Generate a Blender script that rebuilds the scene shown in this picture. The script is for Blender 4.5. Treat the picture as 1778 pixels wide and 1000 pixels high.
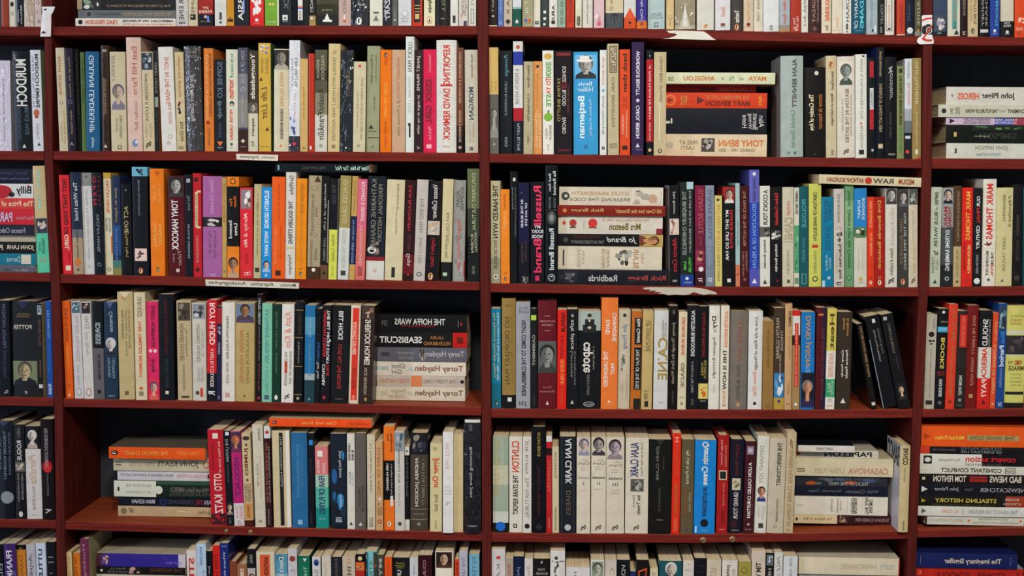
import bpy, math, random
from mathutils import Vector, Matrix

for o in list(bpy.data.objects):
    bpy.data.objects.remove(o)
random.seed(7)
SC = bpy.context.scene
COL = SC.collection

# ------------------------------------------------------------------ camera
F = 2400.0                       # focal length in pixels of the 1778x1000 frame
EYE = Vector((0.0, -2.55, 1.50))
def _axes():
    d = Vector((101.0, -198.0, F)).normalized()          # shelf depth direction, camera frame (x right, y down, z ahead)
    r = 0.0118
    x = Vector((1.0, r, (-101.0 + 198.0 * r) / F)).normalized()
    up = x.cross(d)                                      # world up in that frame
    return x, d, -up if up.y > 0 else up
XA, YA, ZA = _axes()
def ray(px, py):
    v = Vector((px - 889.0, py - 500.0, F))
    return Vector((v.dot(XA), v.dot(YA), v.dot(ZA)))
def at(px, py, Y):
    """point of the bookcase's world at depth Y that shows at px, py"""
    v = ray(px, py)
    return EYE + v * ((Y - EYE.y) / v.y)
cam_d = bpy.data.cameras.new('camera')
cam_d.sensor_width = 36.0
cam_d.lens = F / 1778.0 * 36.0
cam = bpy.data.objects.new('camera', cam_d)
COL.objects.link(cam)
def w_of(cx, cy, cz):
    return Vector((XA.x * cx + XA.y * cy + XA.z * cz, YA.x * cx + YA.y * cy + YA.z * cz, ZA.x * cx + ZA.y * cy + ZA.z * cz))
rgt, upv, bck = w_of(1, 0, 0), w_of(0, -1, 0), w_of(0, 0, -1)
M = Matrix((rgt, upv, bck)).transposed().to_4x4()
M.translation = EYE
cam.matrix_world = M
SC.camera = cam

# ------------------------------------------------------------------ view, world, lamps
SC.view_settings.view_transform = 'Standard'
SC.view_settings.look = 'None'
SC.view_settings.gamma = 1.0
SC.view_settings.use_curve_mapping = False
SC.view_settings.exposure = 0.0
wd = bpy.data.worlds.new('world')
SC.world = wd
wd.use_nodes = True
bg = wd.node_tree.nodes['Background']
bg.inputs[0].default_value = (0.72, 0.86, 1.0, 1)
bg.inputs[1].default_value = 0.36
def lamp(name, kind, loc, aim, energy, color, **kw):
    l = bpy.data.lights.new(name, kind)
    l.energy = energy
    l.color = color
    for k, v in kw.items():
        setattr(l, k, v)
    o = bpy.data.objects.new(name, l)
    COL.objects.link(o)
    o.location = loc
    o.rotation_euler = (Vector(aim) - Vector(loc)).to_track_quat('-Z', 'Y').to_euler()
    return o
lamp('ceiling_spotlight', 'SPOT', (0.45, -3.3, 3.3), (0.12, 0, 1.42), 268, (1.0, 0.94, 0.83), spot_size=math.radians(42), spot_blend=0.9, shadow_soft_size=0.12)
lamp('ceiling_lamp', 'AREA', (-0.2, -3.6, 3.5), (0, 0, 1.2), 60, (1.0, 0.94, 0.84), shape='DISK', size=0.7)
lamp('window_daylight', 'AREA', (-3.6, -2.6, 2.0), (-0.3, 0, 1.3), 52, (0.62, 0.74, 1.0), shape='RECTANGLE', size=0.35, size_y=1.2)
# ------------------------------------------------------------------ materials
def lin(h):
    h = h.strip()
    out = []
    for i in (0, 2, 4):
        c = int(h[i:i + 2], 16) / 255.0
        out.append(c / 12.92 if c <= 0.04045 else ((c + 0.055) / 1.055) ** 2.4)
    return (out[0], out[1], out[2], 1.0)
_mats = {}
def new_mat(key):
    m = bpy.data.materials.new(key)
    m.use_nodes = True
    nt = m.node_tree
    return m, nt, nt.nodes['Principled BSDF']
def mat_print(h, kind='cover'):
    """printed card: the ink colour with faint handling wear"""
    key = kind + '_' + h
    if key in _mats:
        return _mats[key]
    m, nt, b = new_mat(key)
    c = lin(h)
    if kind == 'ink':
        b.inputs['Base Color'].default_value = c
        b.inputs['Roughness'].default_value = 0.5
        b.inputs['Specular IOR Level'].default_value = 0.25
    else:
        tc = nt.nodes.new('ShaderNodeTexCoord')
        n = nt.nodes.new('ShaderNodeTexNoise')
        n.inputs['Scale'].default_value = 38.0
        n.inputs['Detail'].default_value = 5.0
        n.inputs['Roughness'].default_value = 0.7
        r = nt.nodes.new('ShaderNodeValToRGB')
        r.color_ramp.elements[0].position = 0.25
        r.color_ramp.elements[1].position = 0.75
        k = 0.80
        r.color_ramp.elements[0].color = (c[0] * k, c[1] * k, c[2] * k * 0.96, 1)
        g = 1.06
        r.color_ramp.elements[1].color = (min(1, c[0] * g + .004), min(1, c[1] * g + .004), min(1, c[2] * g + .004), 1)
        nt.links.new(tc.outputs['Object'], n.inputs['Vector'])
        nt.links.new(n.outputs['Fac'], r.inputs['Fac'])
        nt.links.new(r.outputs['Color'], b.inputs['Base Color'])
        if kind == 'wrap':                       # loose clear plastic over the cover: puckers that catch the lamps
            mp = nt.nodes.new('ShaderNodeMapping')
            mp.inputs['Scale'].default_value = (1.0, 1.0, 0.35)
            n2 = nt.nodes.new('ShaderNodeTexNoise')
            n2.inputs['Scale'].default_value = 95.0
            n2.inputs['Detail'].default_value = 3.0
            n2.inputs['Distortion'].default_value = 1.2
            bu = nt.nodes.new('ShaderNodeBump')
            bu.inputs['Strength'].default_value = 1.0
            bu.inputs['Distance'].default_value = 0.004
            nt.links.new(tc.outputs['Object'], mp.inputs['Vector'])
            nt.links.new(mp.outputs['Vector'], n2.inputs['Vector'])
            nt.links.new(n2.outputs['Fac'], bu.inputs['Height'])
            nt.links.new(bu.outputs['Normal'], b.inputs['Coat Normal'])
            b.inputs['Coat Weight'].default_value = 1.0
            b.inputs['Coat Roughness'].default_value = 0.07
        b.inputs['Roughness'].default_value = 0.14 if kind == 'gloss' else 0.3
        b.inputs['Specular IOR Level'].default_value = 0.5 if kind == 'gloss' else 0.16
    _mats[key] = m
    return m
def mat_pages():
    if 'pages' in _mats:
        return _mats['pages']
    m, nt, b = new_mat('page_edges')
    tc = nt.nodes.new('ShaderNodeTexCoord')
    mp = nt.nodes.new('ShaderNodeMapping')
    mp.inputs['Scale'].default_value = (900, 6, 900)
    n = nt.nodes.new('ShaderNodeTexNoise')
    n.inputs['Scale'].default_value = 1.0
    r = nt.nodes.new('ShaderNodeValToRGB')
    r.color_ramp.elements[0].position = 0.3
    r.color_ramp.elements[0].color = lin('D6B67E')
    r.color_ramp.elements[1].position = 0.7
    r.color_ramp.elements[1].color = lin('FBEBC6')
    nt.links.new(tc.outputs['Object'], mp.inputs['Vector'])
    nt.links.new(mp.outputs['Vector'], n.inputs['Vector'])
    nt.links.new(n.outputs['Fac'], r.inputs['Fac'])
    nt.links.new(r.outputs['Color'], b.inputs['Base Color'])
    b.inputs['Roughness'].default_value = 0.8
    _mats['pages'] = m
    return m
def mat_newsprint(h):
    key = 'news' + h
    if key in _mats:
        return _mats[key]
    m, nt, b = new_mat('newsprint_cover')
    tc = nt.nodes.new('ShaderNodeTexCoord')
    mp = nt.nodes.new('ShaderNodeMapping')
    mp.inputs['Rotation'].default_value = (math.radians(90), 0, 0)
    br = nt.nodes.new('ShaderNodeTexBrick')
    br.inputs['Scale'].default_value = 1.0
    br.inputs['Brick Width'].default_value = 0.007
    br.inputs['Row Height'].default_value = 0.0032
    br.inputs['Mortar Size'].default_value = 0.0009
    br.inputs['Color1'].default_value = lin('B9B5AC')
    br.inputs['Color2'].default_value = lin('D8D4CA')
    br.inputs['Mortar'].default_value = lin(h)
    nt.links.new(tc.outputs['Object'], mp.inputs['Vector'])
    nt.links.new(mp.outputs['Vector'], br.inputs['Vector'])
    nt.links.new(br.outputs['Color'], b.inputs['Base Color'])
    b.inputs['Roughness'].default_value = 0.45
    _mats[key] = m
    return m
def mat_wood(name, dark, light, stretch):
    if name in _mats:
        return _mats[name]
    m, nt, b = new_mat(name)
    tc = nt.nodes.new('ShaderNodeTexCoord')
    mp = nt.nodes.new('ShaderNodeMapping')
    mp.inputs['Scale'].default_value = stretch
    n = nt.nodes.new('ShaderNodeTexNoise')
    n.inputs['Scale'].default_value = 1.0
    n.inputs['Detail'].default_value = 7.0
    n.inputs['Roughness'].default_value = 0.65
    r = nt.nodes.new('ShaderNodeValToRGB')
    r.color_ramp.elements[0].position = 0.3
    r.color_ramp.elements[0].color = lin(dark)
    r.color_ramp.elements[1].position = 0.72
    r.color_ramp.elements[1].color = lin(light)
    bu = nt.nodes.new('ShaderNodeBump')
    bu.inputs['Strength'].default_value = 0.15
    bu.inputs['Distance'].default_value = 0.001
    nt.links.new(tc.outputs['Object'], mp.inputs['Vector'])
    nt.links.new(mp.outputs['Vector'], n.inputs['Vector'])
    nt.links.new(n.outputs['Fac'], r.inputs['Fac'])
    nt.links.new(r.outputs['Color'], b.inputs['Base Color'])
    nt.links.new(n.outputs['Fac'], bu.inputs['Height'])
    nt.links.new(bu.outputs['Normal'], b.inputs['Normal'])
    b.inputs['Roughness'].default_value = 0.5
    b.inputs['Specular IOR Level'].default_value = 0.06
    _mats[name] = m
    return m
WOOD_H = lambda: mat_wood('mahogany_shelf', '581B16', '822C24', (7, 60, 160))
WOOD_V = lambda: mat_wood('mahogany_upright', '451714', '67261F', (160, 60, 7))
WOOD_B = lambda: mat_wood('dark_back_board', '34373C', '3E4146', (60, 60, 7))
def mat_metal():
    if 'brass' in _mats:
        return _mats['brass']
    m, nt, b = new_mat('tarnished_brass')
    b.inputs['Base Color'].default_value = lin('C9A878')
    b.inputs['Metallic'].default_value = 0.9
    b.inputs['Roughness'].default_value = 0.3
    _mats['brass'] = m
    return m

# ------------------------------------------------------------------ object helpers
def link_mesh(name, verts, faces, mats, parent=None, midx=None, smooth=None):
    me = bpy.data.meshes.new(name)
    me.from_pydata(verts, [], faces)
    for m in mats:
        me.materials.append(m)
    if midx:
        me.polygons.foreach_set('material_index', midx)
    if smooth:
        me.polygons.foreach_set('use_smooth', smooth)
    me.update()
    if smooth:
        me.set_sharp_from_angle(angle=math.radians(32))
    o = bpy.data.objects.new(name, me)
    COL.objects.link(o)
    if parent:
        o.parent = parent
    return o
def tag(o, label, cat, group=None):
    o['label'] = label
    o['category'] = cat
    if group:
        o['group'] = group
def empty(name, loc, ry=0.0):
    o = bpy.data.objects.new(name, None)
    o.empty_display_size = 0.02
    COL.objects.link(o)
    o.location = loc
    o.rotation_euler = (0, ry, 0)
    return o
BOX = [(0, 1, 3, 2), (4, 6, 7, 5), (0, 4, 5, 1), (2, 3, 7, 6), (0, 2, 6, 4), (1, 5, 7, 3)]
def box_v(x0, x1, y0, y1, z0, z1):
    return [(x, y, z) for x in (x0, x1) for y in (y0, y1) for z in (z0, z1)]

# ------------------------------------------------------------------ lettering
_glyph = {}
_want = set()
def prepare_lettering():
    """turn every wanted string into a flat outline mesh (one evaluation for all)"""
    tmp = []
    for (s, style) in sorted(_want):
        cu = bpy.data.curves.new('lettering', 'FONT')
        cu.body = s
        cu.resolution_u = 3
        cu.offset = 0.02 if style == 'T' else (0.0 if style == 't' else 0.005)
        cu.shear = 0.3 if style == 'i' else 0.0
        o = bpy.data.objects.new('lettering', cu)
        COL.objects.link(o)
        tmp.append(((s, style), o, cu))
    bpy.context.view_layer.update()
    dg = bpy.context.evaluated_depsgraph_get()
    for key, o, cu in tmp:
        ev = o.evaluated_get(dg)
        me = ev.to_mesh()
        vs = [(v.co.x, v.co.y) for v in me.vertices]
        fs = [tuple(p.vertices) for p in me.polygons]
        ev.to_mesh_clear()
        if not vs:
            continue
        x0 = min(v[0] for v in vs); x1 = max(v[0] for v in vs)
        y0 = min(v[1] for v in vs); y1 = max(v[1] for v in vs)
        if x1 - x0 < 1e-6 or y1 - y0 < 1e-6:
            continue
        _glyph[key] = ([((x - x0) / (x1 - x0), (y - y0) / (y1 - y0)) for x, y in vs], fs)
    for key, o, cu in tmp:
        bpy.data.objects.remove(o)
        bpy.data.curves.remove(cu)

def ellipse(cx, cz, rx, rz, n=20, a0=0.0, a1=2 * math.pi):
    return [(cx + rx * math.cos(a0 + (a1 - a0) * i / n), cz + rz * math.sin(a0 + (a1 - a0) * i / n)) for i in range(n if a1 - a0 > 6.28 else n + 1)]

def slab(pts, lo, hi):
    """the part of an outline between x = lo and x = hi"""
    for lim, sg in ((lo, 1), (hi, -1)):
        out = []
        for a, b in zip(pts, pts[1:] + pts[:1]):
            da, db = (a[0] - lim) * sg, (b[0] - lim) * sg
            if da >= 0:
                out.append(a)
            if (da > 0 > db) or (da < 0 < db):
                t = da / (da - db)
                out.append((lim, a[1] + (b[1] - a[1]) * t))
        pts = out
        if len(pts) < 3:
            return []
    if max(p[0] for p in pts) - min(p[0] for p in pts) < 1e-6:
        return []
    return pts

# ------------------------------------------------------------------ one book
def tint(h, k):
    return ''.join('%02x' % int(int(h[i:i + 2], 16) * k) for i in (0, 2, 4))
def split_items(items):
    out = []
    for it in items:
        it = it.strip()
        if it:
            out.append((it[0], it[2:].split()))
    return out
def scan_text(items):
    for k, a in split_items(items):
        if k in 'tTi':
            _want.add((' '.join(a[5:]), k))
        elif k == 'F':
            _want.add((' '.join(a[5:]), 'T'))
        elif k in 'hH':
            _want.add((' '.join(a[5:]), 't' if k == 'h' else 'T'))
def make_book(root, w, h, depth, cover, items, lying=False, gloss=False, hard=False, wrap=False):
    """local frame: spine at y=0, pages behind it, x across the spine, z up it.
    a lying book has its head turned to the right."""
    its = split_items(items)
    bulge = min(0.0016, w * 0.05) if not hard else min(0.004, w * 0.12)
    if lying and not hard:
        bulge *= 0.35
    t = 0.0007 if not hard else 0.0022
    t = min(t, w * 0.12)
    kind = 'wrap' if wrap else ('gloss' if gloss else 'cover')
    if lying:
        P = lambda x, y, z: (z - h / 2, y, w / 2 - x)
    else:
        P = lambda x, y, z: (x, y, z)
    NS = 8
    def yf(x):                       # the spine is built of NS flat strips
        f = (x / w + 0.5) * NS
        i = max(0, min(NS - 1, int(f)))
        a, c = (2.0 * i / NS - 1) ** 2, (2.0 * (i + 1) / NS - 1) ** 2
        return bulge * (a + (c - a) * (f - i))
    # --- cover, a folded sheet with its printed bands
    cuts = {0.0, 1.0}
    bands = []
    side = None
    base = mat_print(cover, kind)
    for k, a in its:
        if k == 'b':
            bands.append((float(a[1]), float(a[2]), mat_print(a[0], kind)))
            cuts.update((float(a[1]), float(a[2])))
        elif k == 's':
            side = mat_print(a[0], kind)
        elif k == 'n':
            base = mat_newsprint(cover)
    cuts = sorted(cuts)
    outer = [(-w / 2, depth)]
    inner = [(-w / 2 + t, depth)]
    for i in range(NS + 1):
        x = -w / 2 + w * i / NS
        outer.append((x, yf(x)))
        xi = max(-w / 2 + t, min(w / 2 - t, x))
        inner.append((xi, yf(x) + t))
    outer.append((w / 2, depth))
    inner.append((w / 2 - t, depth))
    n = len(outer)
    verts, faces, midx, smooth, mats = [], [], [], [], [base]
    def mi(m):
        if m not in mats:
            mats.append(m)
        return mats.index(m)
    if side:
        mi(side)
    for ci in cuts:
        z = h * (1 - ci)
        for (x, y) in outer:
            verts.append(P(x, y, z))
        for (x, y) in inner:
            verts.append(P(x, y, z))
    L = 2 * n
    for s in range(len(cuts) - 1):
        mid = (cuts[s] + cuts[s + 1]) / 2
        m = 0
        for (a, b, bm) in bands:
            if a < mid < b:
                m = mi(bm)
        o0, o1 = s * L, (s + 1) * L
        for i in range(n - 1):
            sp = 0 < i < n - 2
            faces.append((o0 + i, o1 + i, o1 + i + 1, o0 + i + 1))
            midx.append(m if (sp or not side) else mi(side)); smooth.append(sp)
            faces.append((o0 + n + i, o0 + n + i + 1, o1 + n + i + 1, o1 + n + i))
            midx.append(0); smooth.append(False)
        for i in (0, n - 1):
            faces.append((o0 + i, o0 + n + i, o1 + n + i, o1 + i))
            midx.append(0); smooth.append(False)
    e = (len(cuts) - 1) * L
    card = 0 if hard else mi(mat_print('CDBFA2'))
    for i in range(n - 1):
        faces.append((i, i + 1, n + i + 1, n + i)); midx.append(card); smooth.append(False)
        faces.append((e + i, e + n + i, e + n + i + 1, e + i + 1)); midx.append(0); smooth.append(False)
    cover_ob = link_mesh('cover', verts, faces, mats, root, midx, smooth) or root
    # --- pages
    ins = 0.0008 if not hard else 0.003
    b = box_v(-w / 2 + t * 1.05, w / 2 - t * 1.05, bulge + t * 1.1, depth - 0.002, ins, h - ins)
    link_mesh('page_block', [P(*v) for v in b], BOX, [mat_pages()], root)
    # --- print on the spine
    step = [0.0]
    def flat(name, polys, lift=0.0):
        """polys: (colour, outline in spine units: x across -w/2..w/2, z up)"""
        vs, fs, mx, ms = [], [], [], []
        for q, (c, pts) in enumerate(polys):
            mm = mat_print(c, 'ink')
            if mm not in ms:
                ms.append(mm)
            pts = [(max(-w / 2, min(w / 2, x)), max(0.0, min(h, z))) for x, z in pts]
            for i in range(NS):              # folded over the strips of the spine
                piece = slab(pts, -w / 2 + w * i / NS, -w / 2 + w * (i + 1) / NS)
                if len(piece) < 3:
                    continue
                k0 = len(vs)
                vs += [P(x, yf(x) - 0.0002 - lift - step[0] - 0.00001 * q, z) for x, z in piece]
                fs.append(tuple(range(k0, k0 + len(piece))))
                mx.append(ms.index(mm))
        return link_mesh(name, vs, fs, ms, cover_ob, mx)
    def strip(x0, x1, z0, z1, k=6):
        return [(x0 + (x1 - x0) * i / k, z0) for i in range(k + 1)] + [(x1 - (x1 - x0) * i / k, z1) for i in range(k + 1)]
    for k, a in its:
        step[0] += 0.000012
        if k in 'tTi':
            g = _glyph.get((' '.join(a[5:]), k))
            if not g:
                continue
            A, B, c, s = map(float, a[1:5])
            xc, hs = -w / 2 + c * w, s * w
            vs = []
            for (u, v) in g[0]:
                x = xc - (v - 0.5) * hs
                vs.append(P(x, yf(x) - 0.0006, h * (1 - A - (B - A) * u)))
            link_mesh('lettering', vs, [f[::-1] for f in g[1]], [mat_print(a[0], 'ink')], cover_ob)
        elif k == 'F':           # title on the front board (left of the spine): colour z0 z1 y0 y1
            g = _glyph.get((' '.join(a[5:]), 'T'))
            z0, z1, y0, y1 = map(float, a[1:5])
            vs = [P(-w / 2 - 0.0003, depth * (y0 + (y1 - y0) * u), h * (z0 + (z1 - z0) * v)) for u, v in g[0]]
            link_mesh('lettering', vs, [f[::-1] for f in g[1]], [mat_print(a[0], 'ink')], cover_ob)
        elif k in 'hH':
            g = _glyph.get((' '.join(a[5:]), 't' if k == 'h' else 'T'))
            if not g:
                continue
            A, c, wd_, s = map(float, a[1:5])
            vs = []
            for (u, v) in g[0]:
                x = -w / 2 + c * w - (u - 0.5) * wd_ * w
                vs.append(P(x, yf(x) - 0.0006, h * (1 - A) + (v - 0.5) * s * h))
            link_mesh('lettering', vs, [f[::-1] for f in g[1]], [mat_print(a[0], 'ink')], cover_ob)
        elif k == 'q':           # printed panel, or glare painted as a streak on a glossy spine: colour a b x0 x1
            A, B, x0, x1 = map(float, a[1:5])
            flat('panel_or_glare', [(a[0], strip(-w / 2 + x0 * w, -w / 2 + x1 * w, h * (1 - B), h * (1 - A)))], 0.00006)
        elif k == 'f':           # outlined frame: colour a b x0 x1
            A, B, x0, x1 = map(float, a[1:5])
            X0, X1, Z0, Z1 = -w / 2 + x0 * w, -w / 2 + x1 * w, h * (1 - B), h * (1 - A)
            d = 0.0009
            flat('printed_frame', [(a[0], strip(X0, X1, Z0, Z0 + d)), (a[0], strip(X0, X1, Z1 - d, Z1)),
                                   (a[0], [(X0, Z0), (X0 + d, Z0), (X0 + d, Z1), (X0, Z1)]), (a[0], [(X1 - d, Z0), (X1, Z0), (X1, Z1), (X1 - d, Z1)])], 0.0001)
        elif k in 'obdkvs*' and k not in 'bs' or k == 'r':   # publisher marks: colour a c size
            A, c, s = map(float, a[1:4])
            X, Z, R = -w / 2 + c * w, h * (1 - A), s * w / 2
            asp = float(a[4]) if len(a) > 4 else 1.0
            if k == 'o':
                pl = [(a[0], ellipse(X, Z, R, R * asp))]
            elif k == 'r':
                pl = [(a[0], [(X - R, Z - R * asp), (X + R, Z - R * asp), (X + R, Z + R * asp), (X - R, Z + R * asp)])]
            elif k == 'd':
                pl = [(a[0], [(X, Z - R * asp), (X + R, Z), (X, Z + R * asp), (X - R, Z)])]
            elif k == 'v':
                pl = [(a[0], [(X - R, Z - R * asp), (X + R, Z - R * asp), (X, Z + R * asp)])]
            elif k == '*':
                pl = [(a[0], [(X + R * (1 if i % 2 == 0 else .42) * math.sin(i * math.pi / 5), Z + R * (1 if i % 2 == 0 else .42) * math.cos(i * math.pi / 5)) for i in range(10)])]
            else:                # oval with a small standing bird
                R = min(R, 0.0048)
                pl = [(a[0], ellipse(X, Z, R, R * 1.45)), ('EDE6D8', ellipse(X, Z - R * .1, R * .5, R * .9)), ('1A1A1A', ellipse(X - R * .12, Z - R * .05, R * .3, R * .85)), ('1A1A1A', ellipse(X, Z + R * .75, R * .3, R * .3))]
            flat('publisher_mark', pl, 0.00018)
        elif k == 'p':           # portrait: a b x0 x1 backdrop skin hair clothes
            A, B, x0, x1 = map(float, a[:4])
            bgc, skin, hair, cloth = a[4:8]
            X0, X1, Z0, Z1 = -w / 2 + x0 * w, -w / 2 + x1 * w, h * (1 - B), h * (1 - A)
            W, H, X = X1 - X0, Z1 - Z0, (X0 + X1) / 2
            r = min(W * .40, H * .29)
            zc = Z0 + H * .58
            pl = [(bgc, strip(X0, X1, Z0, Z1)),
                  (cloth, [(X - W * .48, Z0), (X + W * .48, Z0), (X + W * .44, Z0 + H * .16), (X + W * .16, Z0 + H * .32), (X - W * .16, Z0 + H * .32), (X - W * .44, Z0 + H * .16)]),
                  (hair, ellipse(X, zc + r * .22, r * 1.06, r * 1.22)),
                  (skin, [(X - r * .35, Z0 + H * .18), (X + r * .35, Z0 + H * .18), (X + r * .35, zc), (X - r * .35, zc)]),
                  (skin, ellipse(X, zc - r * .08, r * .84, r * 1.1)),
                  (tint(skin, .68), ellipse(X, zc - r * .08, r * .84, r * 1.1, 12, math.pi * .5, math.pi * 1.5) + [(X - r * .15, zc - r * .6), (X - r * .22, zc)]),
                  (tint(skin, .6), [(X - r * .1, zc - r * .3), (X + r * .14, zc - r * .3), (X + r * .03, zc + r * .12)]),
                  (hair, ellipse(X - r * .32, zc + r * .1, r * .16, r * .08, 8)), (hair, ellipse(X + r * .32, zc + r * .1, r * .16, r * .08, 8)),
                  (tint(skin, .45), ellipse(X, zc - r * .62, r * .3, r * .08, 8))]
            flat('cover_photograph', pl, 0.00012)
        elif k == 'c':           # abstract cover picture: a b x0 x1 then colours of its patches
            A, B, x0, x1 = map(float, a[:4])
            X0, X1, Z0, Z1 = -w / 2 + x0 * w, -w / 2 + x1 * w, h * (1 - B), h * (1 - A)
            cs = a[4:]
            pl = [(cs[0], strip(X0, X1, Z0, Z1))]
            rr = random.Random(int((A + B) * 1000) + len(cs))
            for j in range(9 if len(cs) > 1 else 0):
                rx = (X1 - X0) * rr.uniform(.1, .26)
                rz = min((Z1 - Z0) * rr.uniform(.08, .22), rx * 3)
                X = rr.uniform(X0 + rx, X1 - rx); Z = rr.uniform(Z0 + rz, Z1 - rz)
                pts = [(X + rx * rr.uniform(.65, 1) * math.cos(q * .628), Z + rz * rr.uniform(.65, 1) * math.sin(q * .628)) for q in range(10)]
                pl.append((cs[1 + j % (len(cs) - 1)], pts))
            flat('cover_picture', pl, 0.00012)

# ------------------------------------------------------------------ the bookcase
def interp(pts, x):
    if x <= pts[0][0]:
        return pts[0][1:] if len(pts[0]) > 2 else pts[0][1]
    for a, b in zip(pts, pts[1:]):
        if x <= b[0]:
            f = (x - a[0]) / (b[0] - a[0])
            r = tuple(p + (q - p) * f for p, q in zip(a[1:], b[1:]))
            return r if len(r) > 1 else r[0]
    return pts[-1][1:] if len(pts[-1]) > 2 else pts[-1][1]
# ------------------------------------------------------------------ the books, measured shelf by shelf
# standing: x0,x1,top,lean,set-back mm | cover | look | what is printed on it, painted glare streaks too
# lying:    x0,x1,top,bottom,set-back mm | ...   (marks and words run from the right-hand end)
S = {}
S['1A'] = """
-12,2|3A4640|dark green spine cut by the frame edge|
2.5,15|A0402C|plain rust red paperback|
16,27|E0D8C4|cream paperback with round black mark|o 1c1c1c .79 .5 .55 1.4;t c8a890 .86 .9 .5 .5 BOND
28.5,41|g:16181C|black paperback with tiny white lettering at foot|t d0d0c8 .8 .97 .72 .2 BERLIN;t d0d0c8 .84 .96 .3 .16 HARPER
42,60|g:BFA68C|tan plastic-wrapped paperback with bright glare|
61,72|D9BFB6|pale pink paperback with purple flower outlines|o a0627a .77 .45 .6;o d9bfb6 .77 .45 .42;o a0627a .86 .3 .4;o d9bfb6 .86 .3 .28;o 9a8a90 .95 .6 .5
"""
S['1B'] = """
306,326.5|g:CFC8C2|pale grey paperback with spaced black letters|t 222222 .5 .94 .45 .4 DOCTOR EINE;i 222222 .955 .98 .5 .6 ne
327.5,343|D2C3A2|tan paperback with square black emblem|t 6a5a40 .55 .88 .5 .35 DREAMS;r 151515 .915 .5 .6;o d8c8a0 .91 .4 .2
344,370|g:A8281E|paperback red above and dark navy below|b 141622 .885 1;H e8c8b0 .825 .5 .45 .03 JAY;H e8c8b0 .86 .5 .85 .03 PARINI;o e0b0a0 .91 .5 .2;q 6f8cff .9 .96 .62 .72;h b8a060 .955 .5 .7 .012 WALTER
373,393|DDDAD4|white paperback with small grey block mark|q 4a4a44 .87 .94 .4 .62;d 5a5a54 .965 .5 .28
394,406|D2922A|amber paperback with dark brown band|q 3a1c10 .93 .96 .1 .9;o 3a1c10 .915 .5 .2
408,432|g:1A1C22|black paperback with large white serif title|T dedad2 .62 .95 .42 .38 PERSIA;q 7f96e0 .6 .88 .6 .7
434,458|D8201E|bright red paperback with white car outline|c .68 .93 .04 .96 D8201E e8e0d8 e8e0d8;q e8e0d8 .72 .86 .5 .95;q D8201E .77 .84 .28 .55;o e8e0d8 .945 .5 .26 .8;h e8b0a8 .975 .5 .4 .012 ARROW
460,484|78AA38|bright green paperback with cream page edge|o d8c860 .8 .38 .2;o d8c860 .8 .6 .2;h e0e8c0 .965 .5 .6 .014 VINTAGE;q dcd8c0 .5 1 .9 1
485,506|24262A|charcoal paperback with square white emblem|t 6a7a80 .4 .84 .58 .4 TRUE HICK;r dcdcd4 .92 .48 .42;v 1a1a1a .92 .48 .22;h c8c8c0 .955 .48 .4 .012 PAN
507,536|121418|black paperback with narrow white title strip|q dcd8d0 .5 .945 .36 .64;t 5a3a4a .86 .94 .5 .14 KNOPF;q 4468c8 .825 .84 .36 .64;q e07030 .81 .825 .36 .64;b 14161a .985 1
537,548|1E1A1C|slim black paperback with tan foot band|t cfcac0 .7 .88 .4 .45 STACEY;b A88A58 .905 1;o e8e0d0 .93 .4 .4
549,587|g:4C4630|wide olive-black paperback with white bird emblem|b 23221a .9 1;b 35311f .8 .9;h b0a880 .855 .5 .5 .016 A NOVEL;v e8e4d8 .915 .5 .25 1.2;q e8e4d8 .945 .965 .3 .72
588,609|C4A89E|dusty pink paperback with small orange fruit mark|t 8a7068 .4 .88 .5 .25 AU PAIR NED;o d0602a .955 .5 .25;q efe4e0 .9 .94 .44 .52
610,640|g:101114|black plastic-wrapped paperback with white oval|k e8e4d8 .955 .45 .3;h c8c4bc .8 .6 .4 .015 PENGUIN;o e8e8f0 .85 .4 .1
642,664|DFDCCB|cream paperback with short black dash|q 3a3a34 .87 .885 .3 .72;v 6a6a60 .925 .5 .4;h 8a8a80 .955 .5 .5 .008 CAPE
665,680|24242A|black paperback with slanted white title|i dcdce0 .6 .95 .55 .5 MOZART;i b8b8bc .7 .92 .25 .25 PERFUME
681,690|5E6058|slim grey-green paperback|t a0a098 .85 .92 .5 .3 CAPE;o b8b8b0 .945 .5 .4
691.5,714|D2D2D4|white paperback with faint line-drawn figure|o a8a498 .88 .5 .55 1;o D2D2D4 .88 .5 .45 1;h 8a8478 .93 .5 .6 .014 Penelope;h 8a8478 .955 .5 .5 .014 Potter
715.5,733|C8361E|paperback with orange border around black panel|q 141214 .4 .965 .2 .82;q d8b060 .83 .838 .25 .78;q c89048 .86 .868 .25 .78;q c89048 .885 .893 .25 .78;r d8b068 .91 .5 .4 1.2;q d8b060 .8 .806 .25 .78
736,755|E4DEB8|cream yellow paperback with orange penguin outline|T 26221c .72 .875 .55 .42 alpuje;o c8702a .945 .5 .5 1.4;o E4DEB8 .945 .5 .4 1.4;v 26221c .945 .5 .2 1.8
756.5,781|221E1E|near-black hardback with small tan mark|t 8a8a70 .5 .87 .55 .22 RENDELL;h b8a080 .93 .5 .3 .012 FABER
782,795|DDDAD0|narrow white paperback with black block mark|q 1a1a1a .9 .97 .32 .68;q b8442a .95 .955 .36 .64
796.5,812|D0C8BC|pale paperback with grey script and purple spot|i 8a7a70 .6 .9 .45 .4 Dancing;i 8a7a70 .7 .9 .75 .3 Singin;q 3a2848 .95 1 .55 .9;o c87838 .9 .3 .2
813.5,827|D5D2C6|white paperback with thin rectangular frame|f 5a5a54 .84 .98 .3 .7;t 8a8a80 .6 .8 .5 .4 PAVI
"""
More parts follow.
